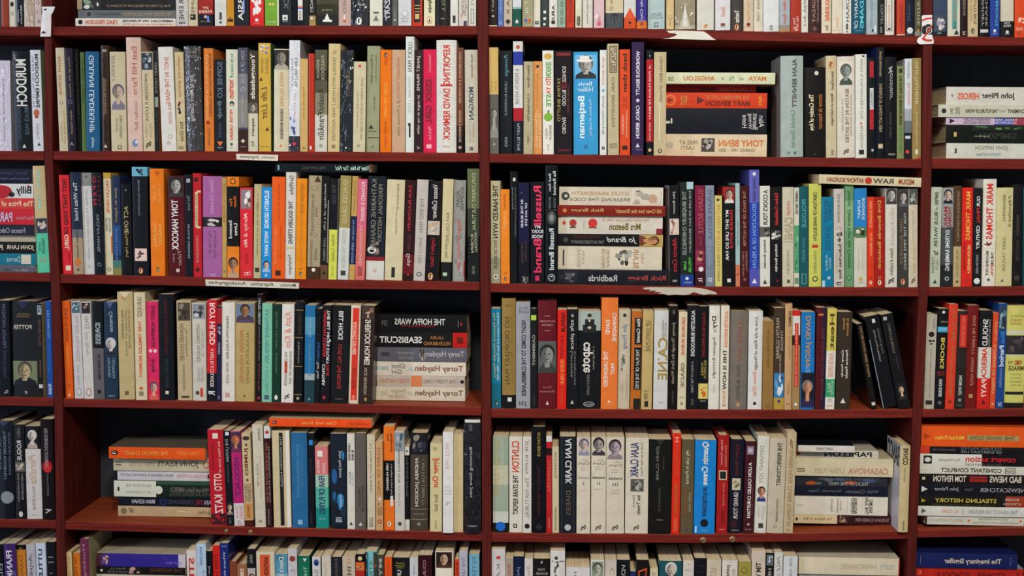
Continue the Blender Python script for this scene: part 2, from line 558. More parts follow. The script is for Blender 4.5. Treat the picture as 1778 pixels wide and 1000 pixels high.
S['1Bs'] = """
131,305,32,46,6|E6DCCB|cream book with orange and navy lettering at stack foot|T 1e2440 .02 .53 .32 .3 AMERICAN ON PURPOSE;t c85a2a .02 .53 .74 .2 THE IMPROBABLE ADVENTURES OF AN UNLIKELY PATRIOT;T d0542a .58 .9 .5 .56 CRAIG FERGUSON;o 1a1418 .95 .5 .6
135.5,305,17,31.5,8|6A6C6C|grey book above the orange-lettered one|t b09a70 .03 .53 .5 .4 THE TROUBLE WITH LES DAWSON;t 3a3c40 .57 .82 .5 .25 PETER MORGANSON;q 2a2c30 .87 .905 .3 .7
134,305,-6,16,6|2A2826|dark book with tan lettering topping the low stack|t a08c70 .05 .7 .72 .18 THE LETTERS OF PENELOPE FITZGERALD;q a08a68 .95 1 0 1;c .76 .95 0 1 2A2826 8a9a80 4a5a44 d8d4c8 6a7a60
"""
S['1C'] = """
847.5,863|201412|blackish brown paperback with pale dot|t c8b098 .4 .86 .5 .3 HAROLD JOY OLD T;o d8c8b0 .9 .5 .25;q d8c8a8 .99 1 0 1
864.5,874|5270AC|narrow blue paperback|t 9ab0d8 .7 .87 .5 .35 STARS;t c0c8d8 .95 .98 .5 .5 FIG
875,889|C4B49E|beige paperback with black cross mark|t 4a4238 .5 .88 .5 .35 TOSCA R;q 1a1612 .935 .965 .25 .75;q 1a1612 .925 .98 .42 .58
890,905|g:1C5648|dark green paperback with white upper part|b D8DCDC .4 .8;b 9fb8ae .8 .82;v e8e8e0 .94 .5 .4;h d8d8d0 .965 .5 .4 .01 AA
907,925.5|A39C78|khaki paperback with blue and orange mark|t dcdcc8 .5 .86 .4 .3 BRITLIT JJJ;o 3a60b0 .935 .32 .28;o d84a20 .935 .65 .3;h 6a6a50 .96 .5 .5 .01 MARDI
926.5,938|DCD6C4|cream paperback with small boxed mark|r 2a2a40 .955 .5 .6 .8;h dcd6c4 .955 .5 .4 .014 BA
939.5,952|38403E|dark grey paperback with white square letters|r e0e0d8 .85 .5 .36;r e0e0d8 .915 .5 .36;r e0e0d8 .97 .45 .3
953.5,967.5|E0DAD0|white paperback with spaced black letters and dot|T 2a2622 .84 .9 .5 .4 R;T 2a2622 .9 .925 .5 .35 S;o 1c1a18 .95 .5 .5;T 2a2622 .78 .83 .5 .35 A
968.5,982|98B09C|pale green paperback with dark narrow title|t 4a6458 .5 .97 .5 .35 WALK LIKE A SEA LIKE END
983.5,997|CF3A1E|red-orange paperback with darker red title|T 8a2010 .6 .95 .5 .5 THE EMIGRANTS
999,1010|DDD6BC|cream paperback with black oval label|q 1e201c .9 .97 .25 .75;o 1e201c .9 .5 .5 1;o 1e201c .97 .5 .5 1;t d8d8a0 .89 .98 .5 .28 OWLS
1011.5,1029|D9D2C6|pale paperback with grey italic title|i 8a8074 .6 .9 .5 .28 slapdash;q 4a4440 .9 .96 .46 .52
1031,1049|DDB9BC|pale pink paperback with rose round mark|v ecdcd8 .88 .3 .5;t c87a88 .88 .95 .5 .3 VIRAGO;o c85a70 .96 .5 .4
1051.5,1082|4A5056|grey-blue paperback with cream head and sword emblem|b D6C6A4 0 .85;i 9a7848 .6 .83 .35 .25 Simple G;q 1c1e22 .85 .97 .46 .54;q 1c1e22 .86 .88 .3 .7;q 2a2c30 .86 .92 .3 .36;q 2a2c30 .86 .92 .64 .7
1083.5,1104|D84E1E|paperback with orange triangle on white|b D6D6D0 0 .89;v D84E1E .85 .5 1 .95;o 2a1410 .945 .5 .25;h 9a2a10 .975 .5 .4 .01 FLAME
1105.5,1123|g:3C308C|purple paperback with orange foot band|b E0702A .93 1;t e8e0e8 .5 .91 .5 .3 Aunt Family City;o 8a3a20 .955 .5 .35;h d0c0d8 .92 .5 .7 .012 FIGES
1125,1154|B2C6C6|pale blue-grey paperback with square emblem|h 7a8c8c .855 .5 .6 .03 BRIAN;h 7a8c8c .885 .5 .8 .03 ALDISS;r 2a3434 .955 .5 .22;o B2C6C6 .955 .5 .16;h 4a5a5a .98 .5 .3 .01 TLS
1157,1170|D8BC88|sandy paperback with ring mark|o 7a7a60 .885 .5 .55;o D8BC88 .885 .5 .4;t a89468 .91 .97 .5 .2 HARVILL
1172,1207|988C70|wide taupe plastic-wrapped paperback with pale funnel shape|v bab29a .93 .5 .6 2.6;v d6d2c8 .85 .5 .25 5;h c8c0a8 .9 .5 .25 .01 NOVEL;b b0a890 .96 1
1210,1239.5|D8D4C8|off-white paperback with orange fruit mark|o d8822a .965 .5 .2;q 3a7a3a .945 .955 .5 .62
1242,1268|DCD8DA|lilac-white paperback with dark red mark|t d8906a .78 .87 .5 .3 Sewell;r 8a2a20 .945 .5 .28 .6;h 2a2422 .965 .5 .3 .012 PAN
1269.5,1289|403A36|dark grey-brown paperback with big white title|T e4e0d4 .8 .92 .5 .42 Tosches;k d8743a .965 .5 .4
1291,1308|D2BEA2|beige paperback with orange lettering and red dot|t cf8a4a .6 .9 .5 .32 Cold Our Dogs;o 7a1a20 .935 .5 .4;h d09060 .96 .5 .7 .012 VIKING
1309,1324.5|DACFBA|cream paperback with grey scrawled script|i 8a7a68 .65 .9 .5 .4 Simply Calls
1325.5,1352.5|DEDEDE|bright white paperback with small dark vertical name|t 4a4642 .935 .985 .5 .22 REVSON
1353.5,1371.5|A8B0B8|blotchy blue-grey paperback with red script|b 9a8c80 .93 .97;b b08a60 .97 1;i d05a3a .6 .92 .5 .4 We Meet Again
1372.5,1390.5|AC3422|brick red paperback with slanted white name|t e8d8c8 .84 .94 .7 .3 Han Aj;t e8d8c8 .85 .92 .35 .25 Yestra;i e8e0d0 .945 .985 .5 .5 Ve
1391.5,1403|DAD7CA|white paperback with grey capitals|t 6a665c .5 .93 .5 .4 SABRINA ALI
1404.5,1425|3E2222|dark brown paperback with gold and white capitals|t a88a68 .5 .9 .42 .25 THE GREAT;t 9a8a90 .6 .9 .75 .16 OF ENGLAND;o 6a4a40 .96 .5 .35
1426.5,1443|DCCFB4|cream paperback with bold orange-red title|T d0542a .6 .88 .6 .45 LAGUERRE;i 8a7a60 .92 .98 .5 .4 faber
1444.5,1462.5|E0D5BE|cream paperback with a row of orange diamonds|d d89060 .855 .5 .2;d d89060 .88 .5 .2;d d89060 .905 .5 .2;d d89060 .93 .5 .2;h c8a070 .965 .5 .6 .008 VINTAGE
1463.5,1478|DDDCD2|white paperback with black capitals and striped mark|t 3a3632 .5 .88 .55 .4 DEBORAH;q 4a4a44 .9 .96 .38 .62;d 8a7a50 .98 .5 .3
1479.5,1502.5|g:14506A|deep teal starry paperback with pale title|t d8e0e0 .5 .95 .3 .25 BIOGRAPHY OF;T 5ac0c8 .6 .95 .72 .3 ADAMS;h 6ab0a8 .97 .5 .5 .014 PAN;o a8d8d8 .9 .15 .04;o a8d8d8 .75 .5 .04
1504,1523.5|g:A8B6BC|pale blue-grey glossy paperback|t 7a8890 .55 .93 .5 .3 CARDIGAN JONES;q 1a2026 .95 .975 .5 .65;q f0f4f4 .92 .98 .75 .85
1524.5,1535.5|1A1A1C|black paperback with silver capitals|t a0a0a0 .7 .9 .6 .4 COLLEY;t b8b8b8 .92 .98 .5 .35 VINTAGE
1536.5,1552.5|DED8CC|white paperback with red words in black frame|f 26221e .4 .96 .12 .78;t b88070 .7 .91 .45 .3 Aspirations;q 3a302c .93 .95 .3 .6
1557,1571.5|C2402C|worn red-orange paperback|t 8a2a1c .7 .96 .5 .35 March Violets;q d8c8b8 .99 1 0 1
1572.5,1587.5|141C2A|navy-black paperback with white round emblem|o d8d8d4 .95 .5 .7;q 141C2A .94 .96 .35 .8;h c8ccd0 .98 .5 .7 .012 ARROW;t 4a5670 .7 .86 .4 .3 WHITE
1588.5,1600|55523E|dark olive paperback with pale capitals|t b8b48c .5 .9 .55 .4 PARADISE;b 8a8a78 .955 1;o d89a3a .945 .5 .3
"""
S['1D'] = """
1620.5,1644|g:3A4660|stormy blue-black paperback with white plume|b 1c1e24 .88 1;c .8 .96 .05 .95 3c4454 b8b0b4 8a8a98 d0c8c4;h d8d4cc .975 .45 .3 .014 VINTAGE
1645.5,1667|D5CFBC|cream paperback with teal title panel|q 5aa094 .4 .93 .35 .75;t c85a3a .6 .85 .55 .2 GOAT PRIZE;t 1a3a4a .86 .93 .55 .25 ROSE;v 1a2a3a .96 .7 .4
1668.5,1679.5|241014|slim maroon-black paperback|t d8c0b0 .955 .985 .5 .5 M;t a09080 .6 .8 .5 .4 RUSSIANS
1680.5,1698|D2BC90|tan paperback with black narrow title|t 3a3020 .5 .88 .7 .28 EASY AUTO BIOS;t 6a5a40 .6 .85 .35 .16 JOE HAGAN;k 6a5a40 .945 .5 .4
1700.5,1717.5|161414|black paperback with grey slanted words|t a8a49c .6 .9 .35 .22 KINNEY;t a8a49c .6 .9 .7 .22 CHASE;q c8c4bc .93 .96 .1 .9
1719.5,1735.5|243F92|royal blue paperback with pale capitals|t 6ac0d8 .6 .9 .7 .3 RABINOWITZ;q e0e0e0 .93 .955 .35 .6;h c8d0e0 .97 .5 .5 .012 SCEPTRE
1737.5,1760|171516|black paperback with cream head|b D8CDB8 0 .845;h e0dcd4 .865 .5 .45 .022 TOM;h e0dcd4 .89 .5 .55 .022 REISS;o d8d4cc .95 .5 .25;h c8c4bc .97 .5 .4 .012 HARVILL
1762,1785|E04A22|bright orange paperback at the frame edge|h f0c8a0 .91 .35 .5 .015 SIMON;h f0c8a0 .925 .35 .5 .015 BARNES;c .8 .87 .2 .9 E04A22 e8c0a0 e8d0b8;o b03a1a .96 .3 .3
"""
S['2A'] = """
-14,19.5,105,-3|g:DAD0DC|white plastic-wrapped book with lilac glare|t 8090c0 .1 .9 .35 .06 A LIFE IN FLEET STREET;i a08c98 .2 .9 .65 .1 Collected Stories
26.5,56,89,-6|171A1E|thick worn black paperback with big white title|T e2ddd0 .08 .55 .5 .62 MURDOCH;T 4a5a66 .56 .84 .75 .24 BRUCE PAGE;T 3c5058 .56 .9 .3 .22 ARCHIPELAGO;t c8c4b8 .03 .08 .15 .12 THE;v d8d4cc .95 .55 .22
57.5,75.5,87,-6|E0DCE0|white paperback with a face above its foot|s 8ab07a;T 2c3a38 .04 .57 .62 .34 MURDOCH EMPIRE;t 6a7a98 .05 .57 .25 .2 THE RISE AND FALL OF THE;o b8603a .62 .45 .55 1.2;q 2a1c1a .61 .625 .3 .7;o a04a30 .66 .45 .35 .8;t a8a0a0 .73 .88 .5 .26 EISNERS;v 1a1a1a .93 .6 .3
"""
S['2B'] = """
103.5,118,83,-4|D0C2A0|cream paperback with faded orange capitals|t b8582c .08 .46 .4 .34 ADAM GOPNIK;o 8a8070 .53 .45 .45;o d0c2a0 .53 .45 .28;t c08050 .6 .93 .72 .2 THE CHILDRENS GATE;t b89060 .72 .9 .35 .18 LONDON
118.5,133.5,84,-9,3|262030|dark violet paperback with gilt script|i a08a68 .08 .48 .6 .3 Fame by the Throne;o 7a6488 .52 .5 .55;o 262030 .52 .5 .42;i a08a68 .6 .84 .6 .35 Adam Gopnik;h b0a890 .93 .5 .5 .03 A
134.5,142,85,-9,14|191C1A|thin black paperback in shade|t 4a4a44 .05 .7 .5 .35 HUBERT ROBERT
143,149.5,91,-4,8|56743C|narrow olive green paperback|t 2a3a20 .05 .5 .5 .4 THE SECRET GARDEN
150,173,89.5,-2|g:1A5A84|blue paperback with large white serif name|t dce4e8 .04 .81 .45 .38 GIULIANI LEADERSHIP;i c8d0dc .86 .97 .5 .3 hyper
177,190.5,79,-3|3E281C|dark brown slim hardback|T 20140c .12 .3 .5 .6 TOM BOYD;t a89070 .31 .65 .5 .35 THE LIFE AND TIMES OF DAVID GUIST;t 20140c .7 .92 .5 .5 TOM BOWER;h e0dccc .05 .5 .55 .024 SR;v d8d0bc .95 .5 .4
193.5,220,90,-3.5|D0C19C|parchment paperback with a sketched woman's portrait|T a0947a .03 .31 .25 .3 JEFFERY;p .28 .58 .05 .98 C8B898 c0a890 6a5c68 7a7080;t 7a6c54 .64 .87 .65 .16 ROBERT GOODWICK;t 7a6c54 .67 .8 .4 .12 EDITED BY;r 5a4a40 .96 .55 .25;o D0C19C .96 .55 .16
222.5,247.5,65,-4|g:E0BEAC|tall pale pink paperback, tallest at this end|t b05a48 .08 .5 .55 .36 East Hill Farm;t a86a5a .56 .81 .6 .22 Gordon Ball;o 7088a8 .93 .5 .4 1.3;o e8d8d0 .92 .6 .2
249,268.5,90,-4|CFBE9A|tan paperback with small group photo on top|c .01 .18 .02 .98 2a3038 8a96a0 5a646c b0b4b4 1c2026;t 6a5a44 .22 .7 .4 .26 IMPOSSIBLE LOVE;t a89878 .72 .86 .3 .2 LORD;t a89878 .72 .86 .7 .2 HOLLIE;i 2a241c .9 .97 .5 .45 g
269.5,277,88,-3.5,5|1D2226|slim black hardback with grey-green patch|s B0602A;q 8a9a8c .46 .56 .1 .9;t 9aa0a0 .12 .42 .5 .45 LESLEY CASTLE;t 4a5050 .6 .9 .5 .35 SELF MADE
281.5,306.5,81.5,-7.5|g:E4DFD6|white paperback with widely spaced red title|t c85a44 .1 .55 .55 .3 SHOT IN THE HEART;t c88070 .53 .74 .65 .22 MIKAL GILMORE;o 9a948c .86 .6 .3;o e4dfd6 .86 .6 .2;t d0a080 .9 .94 .5 .3 VIK
307.5,322.5,90.5,-4,3|CFBB90|sandy paperback with a small woman's portrait midway|t a8642c .05 .46 .5 .38 catherine gildiner;c .48 .66 .1 .9 CFBB90 1c1a1c 5a1c1c c89a78 2a3034;t 5a4a3c .7 .9 .55 .5 too close;t 6a5a48 .95 .98 .5 .6 POMONA
323.5,352.5,80,-6|g:383230|thick charcoal plastic-wrapped hardback with script title|i c8c0b8 .27 .72 .45 .34 Joy of Man's Desiring;h a09488 .06 .5 .5 .025 JEAN;h a09488 .1 .5 .6 .025 GIONO
355.5,371.5,84,-2|DC7A30|orange paperback with dark capitals and red dot|t 5a2410 .05 .66 .7 .26 EUGENIA SEMYONOVNA GINZBURG;t f0c880 .06 .7 .35 .28 JOURNEY INTO THE WHIRLWIND;o a82418 .72 .4 .4;t 9a5028 .77 .95 .5 .25 COLLINS HARVILL
373,391.5,103,-.5|g:15171D|black paperback with orange diamond at foot|T 5a6a78 .03 .42 .5 .5 SOPHIE KO;i 7a8898 .45 .65 .5 .5 Brody;t 4a5868 .7 .85 .5 .3 PARTIES;v e8703a .92 .5 .55 -.8;h c0c0bc .96 .5 .5 .014 VAGER
393,413,86,-.8|DDD8C4|cream paperback with green and red lettering|t 3a8a5a .04 .2 .5 .3 for the love;t 3a8a5a .2 .28 .5 .3 of;T d8402a .3 .48 .45 .42 norton;o 2a4030 .53 .5 .4 1.1;o d8c0a0 .54 .5 .22;T d84a2e .59 .89 .45 .26 PETER GRIERS;o 5a564c .93 .45 .25;h 7a766c .965 .45 .3 .014 V
414,430,83,-.5|4C4E5E|slate grey paperback with brown foot|b 7c7c80 .25 .5;b 8c8884 .5 .77;b 3a241e .79 1;t b0a8a8 .03 .34 .5 .4 SON OF A GUN;o a8a4a8 .4 .5 .5;o 7c7c80 .4 .5 .38;t c0b8b0 .46 .73 .5 .3 JUSTIN ST GERMAIN;d d8c8a8 .9 .5 .45;h b08870 .955 .5 .6 .012 HEAD
431,447.5,88,-.3|443A30|brown and cream paperback with rounded white title|b D8CFB6 .62 1;p .52 .62 .02 .98 6a6258 b8a898 3a342e 5a5248;T e0dac8 .03 .48 .55 .6 Youngadeade;T 4a4438 .67 .85 .55 .34 expert;t 6a6454 .9 .95 .5 .5 bij
449.5,470.5,75,-1|D4AC48|yellow paperback with bird drawings|s 4C6A3C;t 8a6428 .14 .28 .7 .2 GENTILE;t 8a6428 .14 .28 .3 .2 OLIVIA;i 6a5420 .4 .7 .45 .5 Life List;c .01 .1 .1 .9 D4AC48 8aa0c0 e0d8c0 7a5a9a;v 4a2c1c .33 .2 .3;v 5a3018 .79 .7 .3;h a8862c .955 .5 .7 .012 HARPER
475,500.5,85,.5|D8CDAE|cream hardback with dark portrait photograph on top|p .01 .2 0 1 1c1815 8a8074 2a241e b0a490;t c88a3c .23 .56 .55 .26 MARTHA GELLHORN;T 3a342a .58 .88 .55 .2 CAROLINE MOOREHEAD;v d8803a .94 .5 .2
501.5,520,70,1|g:DFDFE2|tall white plastic-wrapped paperback with grey name|t 5a5a60 .16 .42 .65 .24 URI GELLER;i a890a0 .16 .42 .3 .26 The Mystery of;t d08a80 .48 .7 .55 .14 MY STORY;b 2a2630 .86 1;o c83040 .93 .5 .35;c .68 .86 .05 .7 D0D0D8 3a4a78 8a94b0
521,534,102,.3|D2AC6C|short sandy paperback|i 9a7840 .3 .65 .5 .3 Travels with my aunt;o 9a8050 .96 .5 .4
535.5,545.5,93,.2,2|C0341F|slim bright red hardback|r e0d8d0 .96 .4 .3 2
546.5,567.5,86.5,.5|5A5644|grey and white paperback with broken black lettering|b D4CFC2 .635 1;b 8a846c .42 .635;b 3a382c .2 .3;t b8b090 .06 .3 .65 .28 MADDOX;t b8b090 .1 .28 .25 .22 BRENDA;i 2a2620 .38 .6 .5 .5 Rosalind;i 2a2620 .6 .88 .5 .5 Franklin;r 9a948a .94 .5 .25
569,589,76,2|D6C08C|pale yellow paperback with grey serif capitals|t 8a7a54 .12 .9 .5 .28 TRAVELS WITH MYSELF AND ANOTHER;t a8946c .4 .6 .85 .14 A MEMOIR;i a89468 .06 .1 .5 .5 gell;o 8a7850 .95 .5 .35
590,611,87,3,3|g:14161A|glossy black plastic-wrapped paperback|i 6a5c40 .2 .45 .6 .3 Gellhorn;o c8c4bc .96 .5 .16
612.5,633.5,107,2|D2C7A4|short cream paperback with small red dot|o d84a20 .05 .5 .25;t a88a5c .18 .86 .7 .2 GOOD EVENING THE STORY OF A LONG TIME;t a8905c .32 .72 .35 .16 THE DECADE OF EDITION;o a89c80 .93 .45 .3
636,658,80,2|9C9E7C|olive green paperback with dark bird drawing|t 4a4c38 .08 .35 .35 .2 A Woman in Berlin;t 5a5c48 .08 .35 .7 .16 Anonymous Diary;t 5a5c48 .48 .6 .6 .14 EDITH;v 3a2a1c .76 .35 .4 .8;q 4a3420 .86 .868 .1 .95;q 4a3420 .8 .806 .1 .8;r 7a7a60 .95 .5 .2
660,679,86.5,.5|EE7614|vivid orange paperback with faint yellow title|k 5a2410 .05 .5 .3;t f0b040 .32 .66 .5 .3 ZORBA THE GREEK;t b84a14 .7 .97 .5 .22 ROBERT EDRICH;t b04010 .08 .15 .5 .25 EDEN
680,703,86.5,.3|CBA585|plain beige paperback beside the orange one|t c07a50 .08 .48 .5 .22 MARGARET FORSTER;i 9a7a60 .54 .84 .5 .26 a Precious Lives;i 9a7a60 .49 .52 .5 .3 a
704,718.5,63.5,.7|DFE2DC|narrow white hardback, tallest in the bay|t 4a4a46 .05 .3 .5 .5 LUCKY MAN;t a8a8a4 .35 .66 .5 .34 MICHAEL J FOX;q 1e1c1a .745 .87 .4 .6;q 1e1c1a .745 .77 .3 .6
719.5,734,86.5,.5,3|341E22|dark maroon paperback with white lettering|t dcd4cc .06 .4 .5 .44 JANET FRAME;t d0c8c0 .44 .82 .5 .4 an angel at my table;t c8c0b8 .94 .97 .5 .4 V
735,757,86,.2|g:DE1A4A|hot pink paperback with dark capitals|T 6a1428 .29 .72 .42 .5 ESSEX GIRL;t f0a0b0 .05 .22 .5 .2 Confessions of an;t f0a8b8 .75 .88 .5 .24 Maria Lux;r f0b0b8 .94 .45 .4 .8
757.5,792,69.5,.2|DDD9CE|thick newsprint-patterned hardback with bold red title|n ;T c8281c .045 .4 .52 .34 REPORTING;q c8281c .393 .41 .2 .8;T c8281c .43 .89 .52 .34 DAVID REMNICK;h d05a3a .945 .5 .4 .016 PICADOR
793,804.5,83,.2,3|70402E|brown paperback darkening to black at foot|b 3a1e1a .74 .84;b 1c1214 .84 1;t d0a890 .04 .53 .5 .35 CONCERNING E M FORSTER;t d0b098 .6 .9 .5 .36 FRANK KERMODE;r b89a88 .95 .5 .4
807.5,831,86.5,-1|CCC2AE|pale cream hardback with blue-grey capitals|T 3a4a5a .36 .68 .5 .38 MORGAN;i 5a544a .04 .27 .55 .16 Nicola Beauman;t 9a9282 .7 .9 .65 .12 A BIOGRAPHY OF;t 9a9282 .7 .9 .4 .12 E M FORSTER;r 6a645a .96 .5 .28
"""
S['2C'] = """
850,866,82.5,-1.2|D4B26A|yellow-topped paperback over an old child's photograph|b 6a6660 .44 1;p .45 .85 .02 .98 5a5650 a09a90 3c3834 8a867e;t b08838 .32 .42 .7 .22 BLUNT;t b08838 .32 .42 .3 .22 JUDY;o a8a49a .91 .5 .25
868.5,889.5,88,-1|16191D|black paperback with teal italic title|i 4a8a98 .04 .25 .55 .4 Revenge;t 8a9498 .3 .63 .5 .2 LAURA BLUMENFELD;t a8b0b0 .84 .93 .5 .22 KODOI
891.5,908,72,-.5|g:DFDCD6|white paperback with blue and red blocks|b 2A3AA0 .09 .21;b B81E28 .59 .705;b 14161E .705 1;o b84a3a .05 .5 .4;t 8a8078 .24 .56 .4 .42 A FRENCH AFFAIR;t a8a8b4 .73 .97 .55 .3 MARY BLUME
909,925,107,.4|BBAE8A|short grey-tan paperback with italic black title|i 3a3424 .04 .28 .5 .28 Edward Burton;i 3a3424 .34 .65 .5 .26 A Cack-Handed War;t 5a543e .8 .88 .5 .22 FABER
926,941,106.5,.4|E09A58|short peach paperback|t c8783c .13 .5 .5 .34 BELTON JACKSON;t f4d8a8 .56 .93 .72 .28 Thousand Years;t f4d8a8 .56 .92 .3 .28 I Have Lived A;r 3a2418 .055 .5 .3
942.5,961.5,88,-1|ECE8DC|white paperback with lemon and green apple|T 4a9a3a .11 .26 .55 .5 SEASON;T d84a2a .26 .29 .55 .5 T;T d8482a .29 .42 .55 .4 O TA;T 4a9a3a .42 .54 .55 .45 STE;o d0a848 .055 .5 .72 .75;o 7ab030 .64 .5 .78 .95;q 3a6a20 .575 .6 .45 .6;t 6a645a .72 .86 .7 .2 BIRNBAUM;t 6a645a .75 .85 .35 .18 MOLLY;i 8a847a .9 .97 .5 .2 jarry
963,993,88,.2|g:1A0C0E|black paperback with dark red blots|t e4ded4 .15 .3 .55 .22 SONGS;t e4ded4 .38 .53 .55 .22 BLOOD;t e4ded4 .64 .8 .55 .22 SWORD;t b8a058 .27 .68 .25 .18 FATIMA BHUTTO;t 8a3a3a .34 .6 .78 .1 A DAUGHTERS MEMOIR;q 7a1418 .02 .05 .1 .9;q 5a1014 .95 .97 .2 .9;T 8a1a1a .3 .37 .55 .3 OF
996,1038.5,90,-.6|g:3A9FD6|thick sky-blue paperback with laughing man in hat|p .03 .26 .06 .96 6ab4dc b0a89c 4a4844 24262a;o e6e2d8 .085 .46 .68 .2;r e6e2d8 .062 .46 .38 .5;h e0ecf0 .31 .48 .55 .04 Bevis;h e0ecf0 .365 .48 .64 .045 Hillier;T e4f0f4 .43 .84 .36 .34 Betjeman;t b8dcec .46 .82 .7 .14 The Bonus of Laughter;o 2a70a0 .925 .5 .18
1041.5,1053,87,.3|E4E4E0|slim white paperback with turquoise star|t d88a5a .07 .33 .5 .35 RACHEL BERTSCHE;* 2a9ab8 .385 .5 .6;i 8a8a84 .43 .72 .5 .45 Jennifer Gwyneth;t 6a6a64 .73 .8 .5 .35 & ME;o 1a1a1a .935 .5 .5;o e4e4e0 .935 .5 .2
1055.5,1074.5,76,-.8|C6B792|tan paperback with boxed title in black capitals|q 5a4630 .02 .26 .18 .85;q C6B792 .03 .25 .26 .77;T 4a3624 .035 .245 .52 .42 LOYALTIES;T 8a7c60 .3 .745 .5 .3 CARL BERNSTEIN;h 5a4e3a .905 .5 .7 .02 SIMON;h 5a4e3a .93 .5 .7 .02 SCHUSTER
1076,1094,86,-.2|E24E24|orange-red paperback with lower-case black title|T 2a1410 .04 .4 .5 .4 back then;t f0c8a8 .58 .83 .7 .22 and JUSTIN KAPLAN;t f0c8a8 .62 .8 .3 .22 ANNE BERNAYS;t b83a1a .44 .55 .5 .5 TWO LIVES;q 2a1410 .91 .95 .25 .75
1096.5,1117.5,73,.8|g:34204A|purple glossy hardback with white capitals|T e4e0ea .08 .47 .5 .3 WONDROUS BEAUTY;* e4e0ea .515 .5 .4;T e4e0ea .56 .85 .5 .3 CAROL BERKIN;v d0c8dc .91 .5 .35;h 9a90a8 .95 .6 .5 .012 KNOPF
1122.5,1134,87,.2|15161C|slim hardback with red panel between black ends|b B8242A .09 .87;i f0d8d0 .14 .66 .5 .3 A FORTUNATE MAN;t e8b8a8 .69 .86 .5 .26 BERGER MOHR;o d8b078 .95 .5 .5;o c8c0b0 .055 .5 .2
1135,1156,90.5,1|CBB890|tan worn paperback at the stack's left side|t 6a5a44 .04 .48 .55 .26 VERNON BERRY DRYLAND;q e0d4b8 .05 .85 .42 .5;o 3a3024 .955 .5 .35;o cbb890 .955 .5 .2
1356,1395,97,-.2,-2|A9B4AE|thick grey-green hardback beside the stack|T 4a4a48 .03 .51 .6 .2 ALAN BENNETT;t 5a8a62 .54 .91 .52 .2 Untold Stories;r 3a7a52 .96 .62 .12;t 3a7a52 .945 .975 .35 .14 ff;s 9c948c
1397.5,1433,117,-.5|17120F|battered black paperback with gold and orange title|T e4d4a8 .3 .7 .36 .3 The Coming of Age;t c07a38 .3 .69 .74 .24 simone de beauvoir;o d8d0bc .065 .58 .2;t 8a8478 .96 .97 .5 .1 W
1434.5,1452.5,97,-.5|D0C09C|cream paperback with orange oval near top|k d8822a .09 .5 .6;i 5a5040 .15 .34 .6 .3 Simone de Beauvoir;i 3a3426 .37 .69 .6 .34 Memoirs of a Dutiful Daughter;t 6a6250 .92 .98 .6 .3 GRAF
1454,1484.5,98,-.6|DED2C2|pale paperback with a hatted man on top|p .05 .28 .12 .88 DED2C2 8a948a 4a544c 3a4a40;q 4a544c .07 .085 .28 .72;t 5a4e44 .32 .85 .56 .2 BEATON IN THE SIXTIES;t a89a8c .38 .78 .78 .1 INTRODUCED BY HUGO VICKERS;t a89a8c .42 .74 .3 .1 MORE UNEXPURGATED DIARIES;i 2a241c .91 .97 .5 .3 g
1485.5,1505,94.5,-.3|E0DFD4|white paperback with grey capitals and red dot|t 8a8a7c .04 .62 .55 .24 WITH A DAUGHTER'S EYE;o d0502a .665 .5 .2;t 8a8a7c .69 .9 .55 .24 BATESON;q 1a1a1a .92 .965 .3 .75;q 1a1a1a .01 .025 .6 .8
1505.8,1521,101,0|121214|black paperback with two red name blocks|q D01E28 .035 .19 .3 .72;q dcdcd8 .3 .51 .3 .72;q D01E28 .51 .71 .3 .72;t 2a0a0c .04 .185 .5 .28 CHRISTINE;t 1a1a1a .31 .5 .5 .3 CONFESSIONALLY;t 2a0a0c .52 .7 .5 .28 YOUR GAL;o c0bcb4 .92 .6 .3
1522.5,1535.5,82,.2|14141A|tall black hardback with faint tan capitals|s 20306A;t b8a47c .035 .26 .5 .38 JAMES BALDWIN;t b8a47c .33 .76 .5 .4 EVIDENCE OF THINGS NOT SEEN;r c8b088 .89 .5 .6
1536.5,1556,99,0|101013|black paperback with wide-spaced grey serif letters|i a0a0a0 .09 .42 .5 .36 Monsieur;t 5a5654 .55 .8 .5 .16 FRANK AUBIN;h c0bcb4 .96 .6 .6 .02 KNOPF
1557.5,1569.5,115,.5|868A5C|short olive paperback with black and green capitals|T 1c2014 .1 .64 .5 .4 THE WORLD OF BRENDAN BEHAN;T 3a8a3a .66 .93 .5 .4 SEAN McCANN;r 2a2c1c .05 .5 .5 1.2
1570.5,1583,102,.3|g:D6D8DA|white paperback fading to black at foot|b A8ACB0 .5 .62;b 6a7076 .62 .74;b 15161a .74 1;t 8a8a88 .03 .2 .5 .4 toni knight;t e08070 .24 .46 .5 .4 das stumme;o d8402a .93 .4 .5;q c8ccd0 .77 .8 .1 .8
1584,1601.5,101,.3|A08650|tan hardback with pale capitals by the post|t d8cca0 .04 .46 .5 .32 OLD THUNDER;t d0c498 .53 .86 .5 .24 Joseph Pearce;q d8d0b0 .905 .955 .35 .65;v C0502A 1 .9 1 .8
"""
